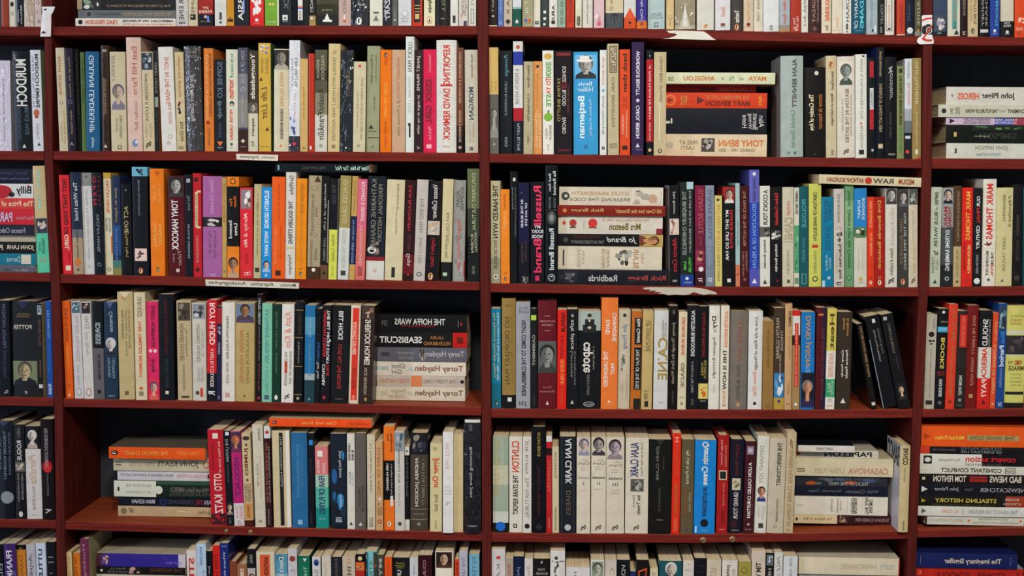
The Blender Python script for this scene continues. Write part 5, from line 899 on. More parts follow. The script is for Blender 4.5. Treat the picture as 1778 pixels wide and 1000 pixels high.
S['5Bs'] = """
205,372,879.5,895,55|BEA27A|beige book at the foot of the stack|t 7a6444 .04 .17 .5 .35 Sara Wheeler;o 7a6a4c .94 .5 .6;h 5a4c34 .86 .4 .5 .05 SMALL;q dcc8a0 .3 .38 .4 .5
206,372,863,879,55|161824|navy black book with white author name|T a8a4b0 .03 .1 .5 .5 AN;T 8a1c24 .12 .2 .5 .5 EVIL;t d0d0d4 .62 .86 .5 .42 BRIAN KEENAN;o 1f3a9a .53 .5 .8;o 161824 .53 .5 .68;t 4a4858 .22 .48 .5 .4 CRADLING
198,372,835,862,50|18261D|green-black book with a white jigsaw-piece end|q D0D0BC .58 1 .02 .98;o D0D0BC .555 .55 .5;q 2a4a30 0 .58 .02 .22;T 6a6458 .05 .44 .5 .3 Wild and Ruin's AMERICA;t 5a564c .02 .45 .78 .2 CRITICAL AND PERSONAL WRITINGS;t 8a8a78 .63 .88 .3 .18 ESSAYS FROM THE;t a89a80 .63 .88 .72 .2 JED TOLOBANOW;q 1c2420 .945 .965 .4 .65
204,370,817.5,834,52|D0C8CC|thin lilac-white book|t c08a78 .06 .38 .5 .34 BETWEEN EXTREMES;t 6a6a66 .42 .97 .5 .34 BRIAN KEENAN & JOHN MCCARTHY;v 3a3a40 .03 .5 .5
197,367,794,817,48|C8BC9C|worn cream book with grey serif capitals|T 6a6450 .13 .55 .5 .5 JOHN KEATS;t a89c80 .58 .84 .5 .28 ROBERT GITTINGS;o c05a3a .05 .5 .5;o C8BC9C .05 .5 .34;q 5a5444 .92 .98 .35 .42;q 5a5444 .92 .98 .55 .62
189,356,777,793,30|E8561A|orange book topping the leftmost stack|s 6A6050;t e8a848 .06 .29 .5 .38 TONY JUDT;t e8a848 .38 .84 .5 .34 THE MEMORY CHALET;k 5a1c10 .94 .5 .5
"""
S['5B'] = """
367,393.5,746,-7|BE1C2A|thick bright red paperback with white slab capitals|T e0ccc0 .46 .64 .55 .5 OTTO;T e0ccc0 .68 .88 .55 .52 KATZ;t e0c8b8 .12 .45 .74 .2 the Many Lives of;t 7a1018 .15 .42 .3 .2 JONATHAN MILES;r e0d0c0 .065 .5 .35;c .88 .99 .02 .98 3a1418 5a1418 BE1C2A
394.5,406.5,748,-7.5|13151A|black paperback with a small face near foot|p .75 .885 .05 .95 13151A c8b08c 3a342c 8a7c6a;t a8a8a4 .09 .33 .5 .4 EVE LAVINIA;t 5a5c60 .35 .55 .5 .25 THE GREATEST;r d8d8d4 .03 .6 .5;t 7a7a7c .92 .98 .5 .3 HP
407,424.5,749,-8|g:B8246E|magenta paperback with a face on top, white foot|p .01 .22 .02 .98 3a2a48 c87850 b0522a 6a2a4a;b DCD0CC .76 1;t 4a1a5a .28 .68 .5 .5 NECKLACE;t d07a8a .79 .93 .72 .3 Geraldine;t d07a8a .8 .92 .35 .3 Cherry;t 8a8480 .94 .99 .5 .4 VS
425,440,752,-6|CEB68C|cream tan paperback with brown circus capitals|b 4A1C12 .93 1;T 6a2c18 .15 .45 .5 .5 JUMBO;o 6a3c24 .5 .5 .3;o 6a3c24 .125 .5 .3;t 6a4428 .54 .74 .7 .36 AUTOBIOGRAPHY;t 6a4428 .54 .74 .3 .36 GREATEST;o 3a2c24 .055 .5 .8 .6;q C88A4A .75 .92 .05 .95;t 5a2c14 .77 .9 .5 .3 RUBENSTEIN
443.5,461.5,737,-6|D4C8B2|tall cream-white paperback with sparse grey lettering|t 6a6a5c .38 .6 .42 .2 STEVE JOBS;t c89a6c .3 .72 .66 .12 THE MAN WHO THOUGHT DIFFERENT;t 6a6454 .04 .16 .65 .2 BLUMENTHAL;h 5a5648 .94 .5 .4 .03 AA
462,472.5,740,-4|341A1C|slim maroon paperback with white head|b DCD8D4 0 .12;o b83a30 .06 .5 .6;T a05040 .16 .75 .35 .36 ALEX THE SECRET FATHER OF ROBIN;t b0a0a0 .2 .75 .75 .2 FREEMASON STEVENS;t 9a8478 .82 .97 .5 .3 KINGSTON
475.5,506,748,-4|g:D6C298|cream plastic-wrapped paperback with black centre strip|q 1A1A1E .02 .98 .4 .62;t a8a8a4 .05 .58 .51 .12 THE MADDEN NOLA;q e4dcd0 0 1 .78 .97;s d8d0c0
508,535,751,-3|2A6898|dusty blue paperback with pale capitals|t 5a98c0 .12 .68 .45 .22 JOHN STANISLAUS JOYCE;t 5a94b8 .14 .6 .66 .1 The Voluminous Life and Genius of Father;r 8ab0c8 .94 .5 .3
535.8,546.5,752,-1.5|13151B|narrow black paperback with blue square mark|r 2a80c8 .1 .5 .6 1.4;q 13151B .095 .105 .1 .9;q 13151B .03 .2 .47 .53;t 2a3a4c .26 .42 .5 .4 JOYCE;t 4a4a50 .84 .96 .5 .2 JAMES
549,571,775,-2.5|D87878|short pink paperback going mint and teal|b A8C4B0 .345 .5;b 58B09C .5 .75;b 1F8C84 .75 1;r e4dcd0 .09 .4 .4 1.2;q 2a6a5a .07 .115 .3 .5;T f0c8c0 .17 .33 .25 .22 ERICA;T f0c8c0 .2 .33 .72 .26 JONG;T 2a2a5a .36 .82 .5 .46 FEAR OF FLYING;h a8d8c8 .88 .5 .5 .02 Granada
575,602.5,753,-2|121C2A|black paperback with swirling blue shapes|c .02 .97 .03 .97 121C2A 1f5a8c 2a78b0 14304a 0f1820;t c8d0d8 .18 .46 .62 .22 John Paul Jones;t c8d0d8 .65 .77 .62 .18 Francis;t d0d4dc .88 .93 .5 .4 NYRB
603.3,616.5,753,-1|DED6CA|white paperback with black typewriter capitals|T 3a3834 .1 .28 .3 .34 I NEVER ONCE;T 3a3834 .17 .28 .75 .3 BE MINE;t 6a6a6c .4 .52 .35 .28 REICH;t 8aa8b8 .4 .55 .7 .24 CURTIS;v 3a3834 .94 .5 .45
617.3,635,752,0|645A54|taupe paperback with dark capitals|t 3a3230 .55 .82 .72 .22 SEYMOUR;t 3a3230 .58 .76 .38 .24 MIRANDA;v d8d0c8 .94 .5 .35
638,651.5,755,-1|D2C6AA|cream paperback with handwritten-looking title|i 7a7258 .08 .6 .5 .32 A J Young Jesus of bylane;t 4a4638 .87 .97 .5 .5 GOSSI
653,665,767,-1|CE9E6C|tan-orange paperback with spaced brown capitals|t a0603a .06 .6 .5 .6 JOAN OF ARC;q d8d4cc .63 .66 .4 .8;o 4a5a7a .7 .4 .25;t 8a5c3a .73 .83 .72 .3 MARK;t 8a5c3a .73 .83 .38 .3 TWAIN;o 8a3a20 .9 .5 .6;o d8b080 .9 .5 .3
667,685,740,-1|EE7420|orange paperback with black middle panel|b 141214 .33 .71;T 7a3410 .07 .25 .72 .22 Middlebrook;T 7a3410 .07 .14 .38 .22 Diane;T d8d0c4 .36 .62 .35 .22 HER HUSBAND;t c0b8ac .36 .66 .75 .2 Ted Hughes & Sylvia Plath;q d8d4cc .67 .77 .62 .88;k e0d8c8 .94 .5 .35
686,702.5,749,-1|CEC8BE|white-grey paperback with a blue-green portrait on top|c .01 .2 .03 .97 8A9498 5a6a74 c0c4c4 3a5a60 b8a89a;t 4a4a48 .17 .52 .45 .22 DANGEROUS MUSE;t a8a4a0 .54 .76 .45 .22 D A WRIGHT;r 3a3a38 .93 .5 .35
703.3,711,776,-.6|DAD6CC|narrow white paperback with black middle|b 16161A .1 .87;t 6a6a68 .12 .6 .5 .35 THE SHAPE SHIFTER;o 2a2a2a .05 .5 .4
712,742.5,752,.3|4A4034|wide brown hardback with fading white capitals|b 15151C 0 .22;c .01 .21 .1 .95 15151C 4a4a5a 8a8070 2a2a3a;T c8c0b0 .25 .75 .4 .26 ANDREA JACKSON;t 8a8070 .27 .74 .75 .16 I AM FOR LIBERTY;q 8a8070 .775 .782 .03 .97;q 8a8070 .88 .887 .03 .97;t 9a9080 .82 .82 .5 .01 I;h 9a9080 .83 .5 .6 .02 BY JOURDAN;o 8a8070 .93 .5 .2
746.5,767,770,.5|D6C898|cream yellow paperback with loose red script|T d0402a .16 .5 .5 .62 Jigger Out;i 6a5c3c .57 .77 .5 .3 Sand Said;h 7a6c4c .06 .4 .3 .035 BO;t 8a7c5c .87 .97 .5 .15 FABER
769,787,750,0,-6|E6E2E0|bright white paperback jutting past the shelf edge|t d8a898 .11 .37 .45 .34 PICO IYER;o d8d090 .45 .5 .2;i d8d4d0 .5 .54 .5 .5 J;t c09a9a .68 .73 .5 .4 y;h b8b4b0 .55 .5 .7 .014 THE LADY;h b8b4b0 .58 .5 .7 .014 AND THE;h b8b4b0 .61 .5 .7 .014 MONK
787.8,804,754,0|D2BC8E|plain sandy cream paperback|t b89a68 .2 .7 .5 .12 VINTAGE BOOKS
806,835,729,-.3,-6|g:17151A|tall black plastic-wrapped hardback by the centre post|t b8b4b4 .24 .68 .42 .22 Becoming Steve Jobs;h c8c4c0 .935 .5 .55 .012 DOUBLEDAY;q d8d4c8 0 .025 .05 .95;q 4a4850 .04 .1 .3 .5;q 3a383e .3 .34 .85 .95
"""
S['5Bt'] = """
467.5,645,735.5,750,-2|EE501C|orange book lying flat over the standing books|s D0C294;t f0b060 .34 .68 .5 .36 Cider with Rosie;t b03a14 .04 .22 .5 .34 LAURIE LEE;k 5a1a0c .95 .5 .4
"""
S['5C'] = """
856,882.5,758,0|A2AE98|grey-green paperback with a round blue sticker|b C8C4A8 .3 .5;b D0D0C4 .78 .9;b 1C2018 .9 1;t c0a868 .04 .63 .25 .3 LIKE A RAINY ELEPHANT;t c0c8bc .04 .34 .65 .24 JONATHAN COE;o 1A64C0 .935 .5 .62
884.5,907,758,-.4|E0D8C8|white paperback with red capitals above black ones|T C8402A .045 .37 .48 .58 CLINTON;T 2a2824 .4 .81 .48 .4 THE STARR REPORT;r 2a2824 .93 .45 .3;o e0d8c8 .93 .45 .16
907.8,922.5,758,0|DCD5CA|white paperback with grey serif capitals|t 7a766e .04 .38 .5 .44 JOE KLEIN;t 8a867c .42 .85 .5 .44 The NATURAL;o 1c1a1c .93 .5 .6
923.5,948,741,0|111115|tall black hardback with yellow author capitals|t b8963c .05 .28 .5 .22 ANTONY BEEVOR;t 5a2028 .37 .84 .5 .24 The Mystery of Olga Chekhova;o 26262a .94 .5 .4;q a8a8a4 .94 .95 .3 .7
948.6,958.3,757,0|C0242B|slim red paperback with white head|b DCD8D0 0 .06;b 2a1014 .125 .2;t d86a58 .25 .58 .5 .5 CLEOPATRA;t d88a78 .85 .95 .5 .3 HAMLYN
959,970.5,776,-.3|D2C4A0|thin cream paperback|t 5a5340 .06 .36 .5 .3 RITE OF THE ENGLISH;t 5a5340 .7 .97 .5 .26 ADAM ELIZABETH BUTLER
972,999.5,758,0|1D2227|black paperback with large white serif name|T d0d0cc .02 .49 .54 .4 ALAN CLARK;t 6a5a48 .56 .81 .54 .3 DIARIES;o b8b8b4 .94 .5 .4;q 3a4046 0 1 .1 .13;q 3a4046 0 1 .86 .89
1001,1024.5,759,.6|DCCFBA|cream paperback numbered I with a man's face|p 0 .19 .1 .95 C8B8A8 c8b0a4 5a5a74 8a8aa0;h 9a8c7c .235 .6 .4 .014 Alan;h 8a7c6c .27 .5 .85 .03 Clark;h d0a090 .31 .5 .45 .014 1972;h d0a090 .335 .5 .45 .014 1982;H 9a9894 .42 .5 .8 .02 DIARIES;h 8a8478 .48 .5 .1 .03 I;h d8a898 .55 .5 .6 .012 INTO POLITICS;i 3a342c .91 .97 .5 .4 g
1026,1051.5,759,.9|DCD0BA|cream paperback numbered II with a laughing man|p 0 .19 .03 .97 D0C0A8 a0948c 1c181a 3a3438;h 9a8c7c .235 .6 .4 .014 Alan;h 8a7c6c .27 .5 .85 .03 Clark;h b8a890 .31 .5 .45 .014 1983;h b8a890 .335 .5 .45 .014 1992;H 26241f .42 .5 .85 .02 DIARIES;h 6a6458 .48 .5 .2 .03 II;h a89c88 .54 .5 .6 .012 IN POWER;i 3a342c .91 .97 .5 .4 g
1052.5,1083.5,759,.6|DACDB8|wider cream paperback numbered III with an older man|p .02 .23 .03 .93 D4C4B0 b09aa0 2a2422 8a7c80;h 9a8c7c .255 .6 .35 .014 Alan;h 8a7c6c .29 .5 .75 .03 Clark;h b8a890 .34 .5 .4 .014 1991;h b8a890 .365 .5 .4 .014 1999;H 1f3a2c .43 .5 .75 .02 DIARIES;h 6a6458 .49 .5 .3 .032 III;h a89c88 .55 .5 .5 .014 THE LAST;h a89c88 .58 .5 .5 .014 DIARIES;i 3a342c .91 .97 .5 .35 g
1085,1124.5,760,2|DCD0BC|wide white paperback with navy capitals and small photo|T 26306a .05 .41 .38 .36 ALAN CLARK;t 6a6058 .05 .4 .7 .1 A Life in his Own Words;c .43 .56 .22 .8 5a5650 8a8478 3a3834 a8a298;T 3a3632 .6 .8 .58 .16 Ion Trewin;t 5a5448 .6 .73 .38 .12 Edited by;i 3a342c .91 .97 .5 .25 g
1125.5,1164,763,2|171615|wide black paperback with dim silver capitals|t 8a8274 .07 .43 .4 .16 JOHN CLARE;t 5a5446 .18 .32 .65 .08 a biography;t 5a564c .51 .76 .5 .13 JONATHAN BATE;h a8a49c .85 .5 .3 .01 PICADOR;v 2a2a2e .03 .5 .4 -.8
1165,1179.5,752,3.5|E23019|slim bright red-orange paperback|t c84a28 .12 .42 .5 .4 SCHINDLER;t a87030 .5 .8 .5 .38 HEINEMANN;t e88a60 .84 .97 .5 .4 CAROLE;T f0a080 .04 .09 .5 .5 H
1181,1202.5,763,3.5|61543A|olive-brown paperback with white title and rust lettering|t d8d0b8 .12 .47 .5 .34 My Life in France;t a84a24 .53 .8 .35 .28 JULIA CHILD;t b8a888 .56 .77 .72 .16 WITH ALEX;v 4a2a6a .95 .5 .25
1204,1240.5,764,3.5|g:1A84D2|wide bright blue paperback with cream script|T ece4d4 .02 .48 .5 .34 Quentin Crewe;T 1a2a3a .5 .82 .5 .22 AN AUTOBIOGRAPHY;o 14161c .885 .5 .38;h 8ac0e0 .965 .5 .3 .012 ARENA;q d8ecf8 .92 .99 .08 .14
1243.5,1262.5,756,4|A81D1C|brick-red hardback with a framed silhouette|q D4C8A0 .355 .45 .15 .85;q 1c2420 .365 .44 .22 .78;t e0b0a0 .05 .3 .35 .22 Hedge Cutway;t d89888 .1 .32 .7 .2 Some Madness;i d89080 .48 .72 .6 .2 Diaries of a Lady;t 5a0e10 .76 .9 .55 .24 IMPERIAL;h e0a898 .955 .5 .5 .012 HARPER
1264,1288,763,5|1A1A29|navy black hardback with an ornate cream emblem|t 7a1a20 .05 .38 .5 .3 Agatha Christie;q C8BCA0 .415 .54 .2 .8;c .42 .535 .22 .78 C8BCA0 6a6048 a89a78;T c8c0b4 .56 .85 .5 .32 GRAND TOUR;q 3a1218 .87 .94 .2 .6;h b8b4ac .97 .5 .5 .012 HARPER
1290,1307.5,766,5|451820|maroon paperback with bold white capitals|T e4dcd4 .23 .83 .5 .34 A LION CALLED CHRISTIAN;r 8a7c8c .1 .5 .65 1.3;r b8b0b8 .1 .5 .4 1;t 8a4a50 .5 .8 .82 .14 ANTHONY BOURKE;* e8e0d8 .9 .5 .3;h c89890 .955 .5 .6 .012 BANTAM
1309,1329.5,757,7|DCD7CA|white paperback with a moustached man in blue|t 9a968a .1 .49 .45 .42 DEFIANT JOY;p .5 .675 .1 .9 DCD7CA c8886a 3a2c28 2a3a7a;t c0bcb0 .72 .84 .35 .22 KEVIN;t c0bcb0 .72 .86 .7 .22 BELMONTE;q 3a3c38 .9 .95 .35 .75
1331,1359.5,761,6.5|CABBA4|cream-grey paperback with narrow black capitals|T 3a352c .045 .5 .6 .26 THE PERFECTIONIST;t 4a4438 .64 .88 .58 .13 RUDOLPH CHELMINSKI;o 8a8068 .93 .5 .22;o CABBA4 .93 .5 .12
1360.3,1376.5,751,7|C6AE8A|tall tan paperback beside the horizontal stack|t 8a7a5c .18 .93 .5 .4 DIARIES HUGE CLAIRE TOMALIN;c .06 .17 .25 .75 C6AE8A 8a7c60 6a5c44;h 5a4c34 .97 .5 .3 .02 H
1559.5,1576.5,774,5,-12|CEB888|cream hardback with black capitals jutting out by the post|T 1a1a18 .03 .22 .5 .52 BANCO;F 1a1a18 .74 .98 .1 .95 BANCO;t 8a7c5c .25 .42 .45 .16 HENRI CHARRIERE;t 4a4434 .87 .98 .5 .2 GRANADA;s D8D4D8
"""
S['5Cs'] = """
1378,1550,894.5,912.5,45|32161A|dark maroon and tan book at the foot of the stack|t b08a78 .04 .38 .5 .36 SUSAN CHEEVER;q D0BA90 .56 1 0 1;t 6a5a3c .62 .9 .5 .4 My Name Is Bill;q 2a2620 .96 .98 .35 .7;c .44 .55 0 1 32161A a88a68 6a4a38
1379,1541.5,861,893.5,45|E0D8C8|thick white book with black sideways words|H 4a463c .18 .5 .7 .04 NHUMO;H 4a463c .225 .5 .85 .04 THE SUN;H 4a463c .345 .5 .8 .035 BOURG;H 4a463c .375 .5 .8 .035 HIWEKO;h 8a8474 .5 .5 .5 .02 Selected;h 6a6454 .535 .5 .75 .02 WRITINGS;h 8a8474 .6 .5 .7 .025 TRANSLATED;q a8a498 .27 .273 .1 .9;q a8a498 .43 .433 .1 .9;q b8b0a0 .9 .98 .48 .54
1379,1542,844.5,860.5,43|161A2A|dark blue book with faint lettering|t 6a6c74 .1 .45 .5 .36 With Chatwin;t 6a6c74 .5 .85 .5 .36 Susannah Clapp
1380,1541,826,844,43|26282F|dark book showing an orange blur|c .02 .98 .02 .98 26282F 3a4a6a 4a4c50 b0481e 5a6068;t 5a5a64 .1 .65 .3 .3 DERREN BROWN;t a8a8a4 .2 .63 .75 .32 TRICKS OF THE MIND
1381,1551,796,825,36|D6C8A6|rounded cream book with pale red capitals|T c08868 .05 .46 .68 .34 CASANOVA;t b0a07c .5 .8 .68 .28 LYDIA FLEM;q 6a5c40 .9 .98 .7 .76;q 6a5c40 .9 .98 .58 .63
1383,1525,782,795.5,40|CFC6B4|off-white book with heavy black capitals|T 15151a .08 .66 .5 .7 PAPILLON;q b83028 .96 1 .2 .7
1386,1484,773.5,781.5,22|DCD4C8|thin white book with black cover topping the stack|s 14161F;t 3a3a3a .38 .68 .5 .4 CHAREST CHROME
"""
S['5Ds'] = """
1607,1778,896,915.5,12|D4CEBE|white book with a dark green left end|t 8a8474 .16 .46 .3 .24 THE CLASH OF CIVILIZATIONS;t 8a8474 .06 .52 .7 .24 and the Remaking of World Order;t a8a294 .62 .96 .5 .3 SAMUEL P HUNTINGTON;o d8642a .035 .5 .25;o d8642a .56 .5 .25;q 26301E .985 1 0 1
1594,1800,880,895.5,8|DAD6CC|white book with grey capitals and orange name|t 8a8a88 .16 .57 .5 .38 THE ASSAULT ON REASON;q 8a8a88 .62 .625 .2 .8;t e0906a .66 .8 .5 .36 AL GORE;v 5a5a50 .95 .5 .5
1594.5,1800,861,879.5,8|1B1812|black book with yellow spaced capitals|T c0b048 .34 .86 .45 .38 STEALING HISTORY;b A03A1C 0 .26;t d8c8b0 .15 .27 .3 .22 ROGER;t d8c8b0 .13 .28 .7 .22 ATWOOD;v b0983c .955 .5 .4;t 5a5030 .34 .88 .85 .14 TOMB RAIDERS SMUGGLERS
1595,1800,840,860.5,8|17171D|black book with wide silver serif lettering|t b0acac .1 .48 .5 .34 NEWSCATCHER;t b0acac .66 .87 .5 .38 John Palmer;t 6a6868 .54 .61 .5 .3 Opera;v d8d4d0 .95 .5 .5
1596,1800,824,839.5,8|1D1918|black book with tall cream capitals and red lines|T dcd0b8 .13 .4 .5 .7 BAD NEWS;T dcd0b8 .6 .88 .5 .68 TOM FENTON;q a02420 .42 .57 .2 .4;q a02420 .42 .57 .48 .8;q d8c8a8 .95 .975 .35 .65
1597,1800,809.5,823.5,8|D6D0C0|white book with black spaced capitals|T 3a3630 .3 .82 .5 .5 CONSTANT CONFLICT;f 5a564a .18 .27 .15 .85;t 3a3630 .19 .265 .5 .4 SHOGAN;q a8a08c .93 .98 .5 .55
1597.5,1800,789,808.5,8|181315|black and white book with red lower-case words|q D8D4C6 .47 1 0 1;T c8202a .18 .61 .4 .48 covert action;t 5a5652 .3 .61 .82 .26 the roots of terrorism;t 4a463e .66 .84 .52 .26 Roy A Schwing (edr);r 1a1a18 .935 .5 .7;o D8D4C6 .935 .5 .4 1.3
1598,1800,776,788.5,10|16161B|black book with a red left end|q D23A20 .92 1 0 1;t 7a7a7c .3 .65 .25 .34 CULTURAL POLITICS;t 9a9a9a .3 .65 .72 .34 OF EVERYDAY LIFE;t 6a6a6c .7 .9 .5 .34 JOHN SHOTTER
1600,1800,741,775,8|EC5A1C|thick orange book topping the stack|q A8905A .15 .29 .42 .68;q A8905A .29 .44 .42 .68;q A8905A .44 .6 .42 .68;t 5a4a28 .3 .44 .55 .2 OMNIVORE'S;t 5a4a28 .46 .58 .55 .2 DILEMMA;t 5a4a28 .19 .28 .55 .2 THE;T e8b848 .63 .88 .55 .2 Michael Pollan;v b03a14 .95 .5 .3
"""
# the lowest row: only the heads show; x0,x1 at the head, top
S['6A'] = """
-8,4,945|10141A|black book cut by the frame edge|t a8b0b0 .2 .6 .7 .4 DIABLO
5.5,26,944|g:46286A|purple paperback with bold white capitals|T dcd4dc .07 .75 .45 .5 FRANK SKINNER;t 8a80c0 .28 .6 .85 .2 FRANK SKINNER
28,43,946|D2822A|amber paperback with black head|b 15120F 0 .05;t 9a5a1c .1 .5 .5 .4 TARANTINO;h d8d0c0 .035 .5 .3 .01 no
45,60,945|C4BCC0|pale paperback with scrawled dark script|i 5a545a .1 .7 .5 .5 Anybody Out
61.5,78,943|g:D2DAE8|white paperback with black outlined capitals|T 2a2c34 .06 .75 .45 .4 LITTLE FATHOM
80,97,941|14161C|black paperback in the right corner|h c8ccd0 .15 .45 .5 .012 FROM;h c8ccd0 .2 .45 .6 .012 BEYOND;h b8bcc0 .31 .45 .35 .012 THE;h b8bcc0 .36 .45 .45 .012 BLUE
"""
S['6B'] = """
114,124,959|DCBC88|slim peach paperback|t a87c48 .05 .3 .5 .4 FICTION;s 7a8a4a
126,138,960|DE7424|slim orange paperback|t 7a3410 .05 .3 .4 .4 FICTION;s b0a468
138.5,153,936|722A46|plum hardback with grey capitals|t b08a98 .05 .5 .5 .4 Mockingbird;s B0A47E
323.5,340,955|E0D2CC|white paperback with red slab capitals|T b82a24 .08 .45 .5 .55 STIEG
340.5,357,944|BACCDE|pale blue paperback with blue capitals|T 5a8ab8 .03 .2 .5 .3 REVOLUTION;o c89898 .3 .7 .2;v 8aa0b0 .26 .7 .3
357.5,368,957|12141A|narrow black paperback|t b8b8bc .15 .4 .5 .4 Just a word
368.5,381,947|DC261C|bright red paperback|T 6a1210 .08 .5 .5 .45 STIEG LARSSON
381.5,396,943|1C2C74|royal blue paperback with white lettering|t c8ccd8 .08 .5 .55 .35 Where the strange;h a8b0c8 .03 .5 .6 .012 ROSE
398,410,975|86402E|small rust-brown hardback|
411,428,980|9C6646|small tan leather hardback with label|q d0b8a0 .05 .15 .35 .7;o a85a40 .075 .52 .2
428.5,442.5,953|14161A|paperback black above with a photo below|b C8BCB0 .19 .2;p .2 .4 .02 .98 b8aca0 c8a890 3a2c24 8a7c70;t a8a49c .06 .14 .5 .4 KING
444.5,476,958|DCCCB0|wide cream paperback with orange label shape|q D8552A .03 .5 .2 .75;T 2a1a14 .05 .4 .55 .24 ANTHONY MON
477,498.5,962|5A96B4|blue paperback with cream lettering|o 2a6a80 .04 .4 .5;T d8dcc8 .03 .3 .5 .4 Don't Let;b 8ab0c4 .2 .5
499.5,515,952|CCC6CA|lilac-white paperback with red seal|o 8a4034 .1 .5 .65;t a8a0a4 .2 .5 .5 .4 LIFE
517,537,965|1C866C|green paperback with white triangle|b 1A6A50 0 .5;v d8e0d8 .045 .6 .35 -.8;t a8d0c0 .11 .4 .65 .3 THE CITY
542,556,967|D4D0CC|white paperback with a blue insect|o 2a4a8a .06 .5 .65 1.3;o 14284a .07 .5 .4;t 8a8890 .13 .4 .5 .4 Selfish
558.5,574,965|D2C8B6|pale cream paperback|t b8a890 .08 .4 .4 .3 INGENIOUS
575.5,592,967|1D212A|dark navy paperback|t 6a6058 .02 .4 .5 .3 DANGERFIELD
594,616,967|C8B8A2|beige paperback with orange oval|o c8803a .045 .5 .28 1.4;o C8B8A2 .045 .5 .18 1.4;t 5a4c3c .1 .4 .55 .3 BELLE
617.5,632.5,962|B82A1C|paperback with a British flag on its head|b 16120F 0 .08;c .085 .165 .02 .98 d06a2a c85a24 4a4a7a d8843a;q c8a048 .12 .13 0 1;q c8a048 .085 .165 .46 .54;o d0c090 .045 .5 .5
634.5,653.5,957|7CC0C2|aqua paperback with bright cartoon edges|c .01 .5 .72 1 3a3a30 d8702a d8d4c4 c83a20 4a8a50;c .01 .5 0 .2 2a3a40 d8502a d8c040 e0e0d8;q 1a9ab8 .02 .5 .2 .28;t 5a5a54 .1 .5 .5 .3 STRAIGHT;o 7a8a80 .08 .5 .35;o 7CC0C2 .08 .5 .24
655,666,963|44443E|dark grey paperback with pale capitals|T a09c90 .04 .6 .5 .5 MY DEAR
667.5,680,967|EA581C|slim bright orange paperback by the dark one|t b03c14 .04 .4 .5 .3 ORANGE
681.5,710.5,968|13161B|wide black paperback with gold capitals|h b0a050 .06 .45 .5 .014 LEONORE;h b0a050 .085 .45 .6 .014 THOMPSON;h b0a050 .105 .45 .4 .014 COKER;T d0ccc4 .13 .4 .4 .26 UNUSUAL
711.5,725.5,968|CCCACC|pale grey-white paperback|t 7a7874 .08 .18 .5 .2 NOVEL;t c08070 .2 .35 .5 .4 HOW
726.5,749.5,964|361018|dark maroon paperback with spaced white capitals|t b88a8c .05 .4 .45 .22 COURAGEOUS
755.5,787,957|DACEB6|wide cream paperback with a painted portrait|b DACEB6 0 .5;p .01 .16 .05 .92 2a1814 c8a080 1c100c 4a2a1c;q e4dcc8 .165 .3 .06 .9
790,797,971|E04220|thin red-orange paperback|t 5a1a10 .03 .3 .5 .6 BLIND DAY
797.5,811.5,956|B8B6C4|lilac-white paperback with grey capitals|t 7a788a .06 .4 .5 .44 THE LEOPARD
814.5,832,962|78B2CC|sky-blue paperback with grey outlined capitals|t 4a7084 .03 .5 .5 .34 PETER CAREY
"""
S['6Bs'] = """
168,322,1075,1118,20|8A7C64|book low in the pile|
168,322,1030,1075,20|3A3A40|book low in the pile|
168,322,997,1030,20|D8CCB4|cream book low in the horizontal pile|t 8a7c64 .1 .5 .5 .3 COLLECTED STORIES
168,322,984,996.5,18|161412|black book under the violet one|t 6a3a24 .03 .4 .4 .45 THE MYSTERIES;t 7a746c .68 .86 .3 .26 PAUL;t 7a746c .66 .88 .7 .26 DESMOND;c .5 .66 0 1 161412 c8a090 b07a70;q c8bca0 .93 .96 .4 .7
168,322,961.5,983.5,16|36288A|violet-blue book on the horizontal pile|t 8a7ac8 .05 .22 .65 .2 SELF HELP;s CDBFA2;q 4A1C2C .92 1 0 1;c .85 .95 .1 .9 3a2870 c8a08c 6a4a7a;q C8BCC4 0 .08 0 1
"""
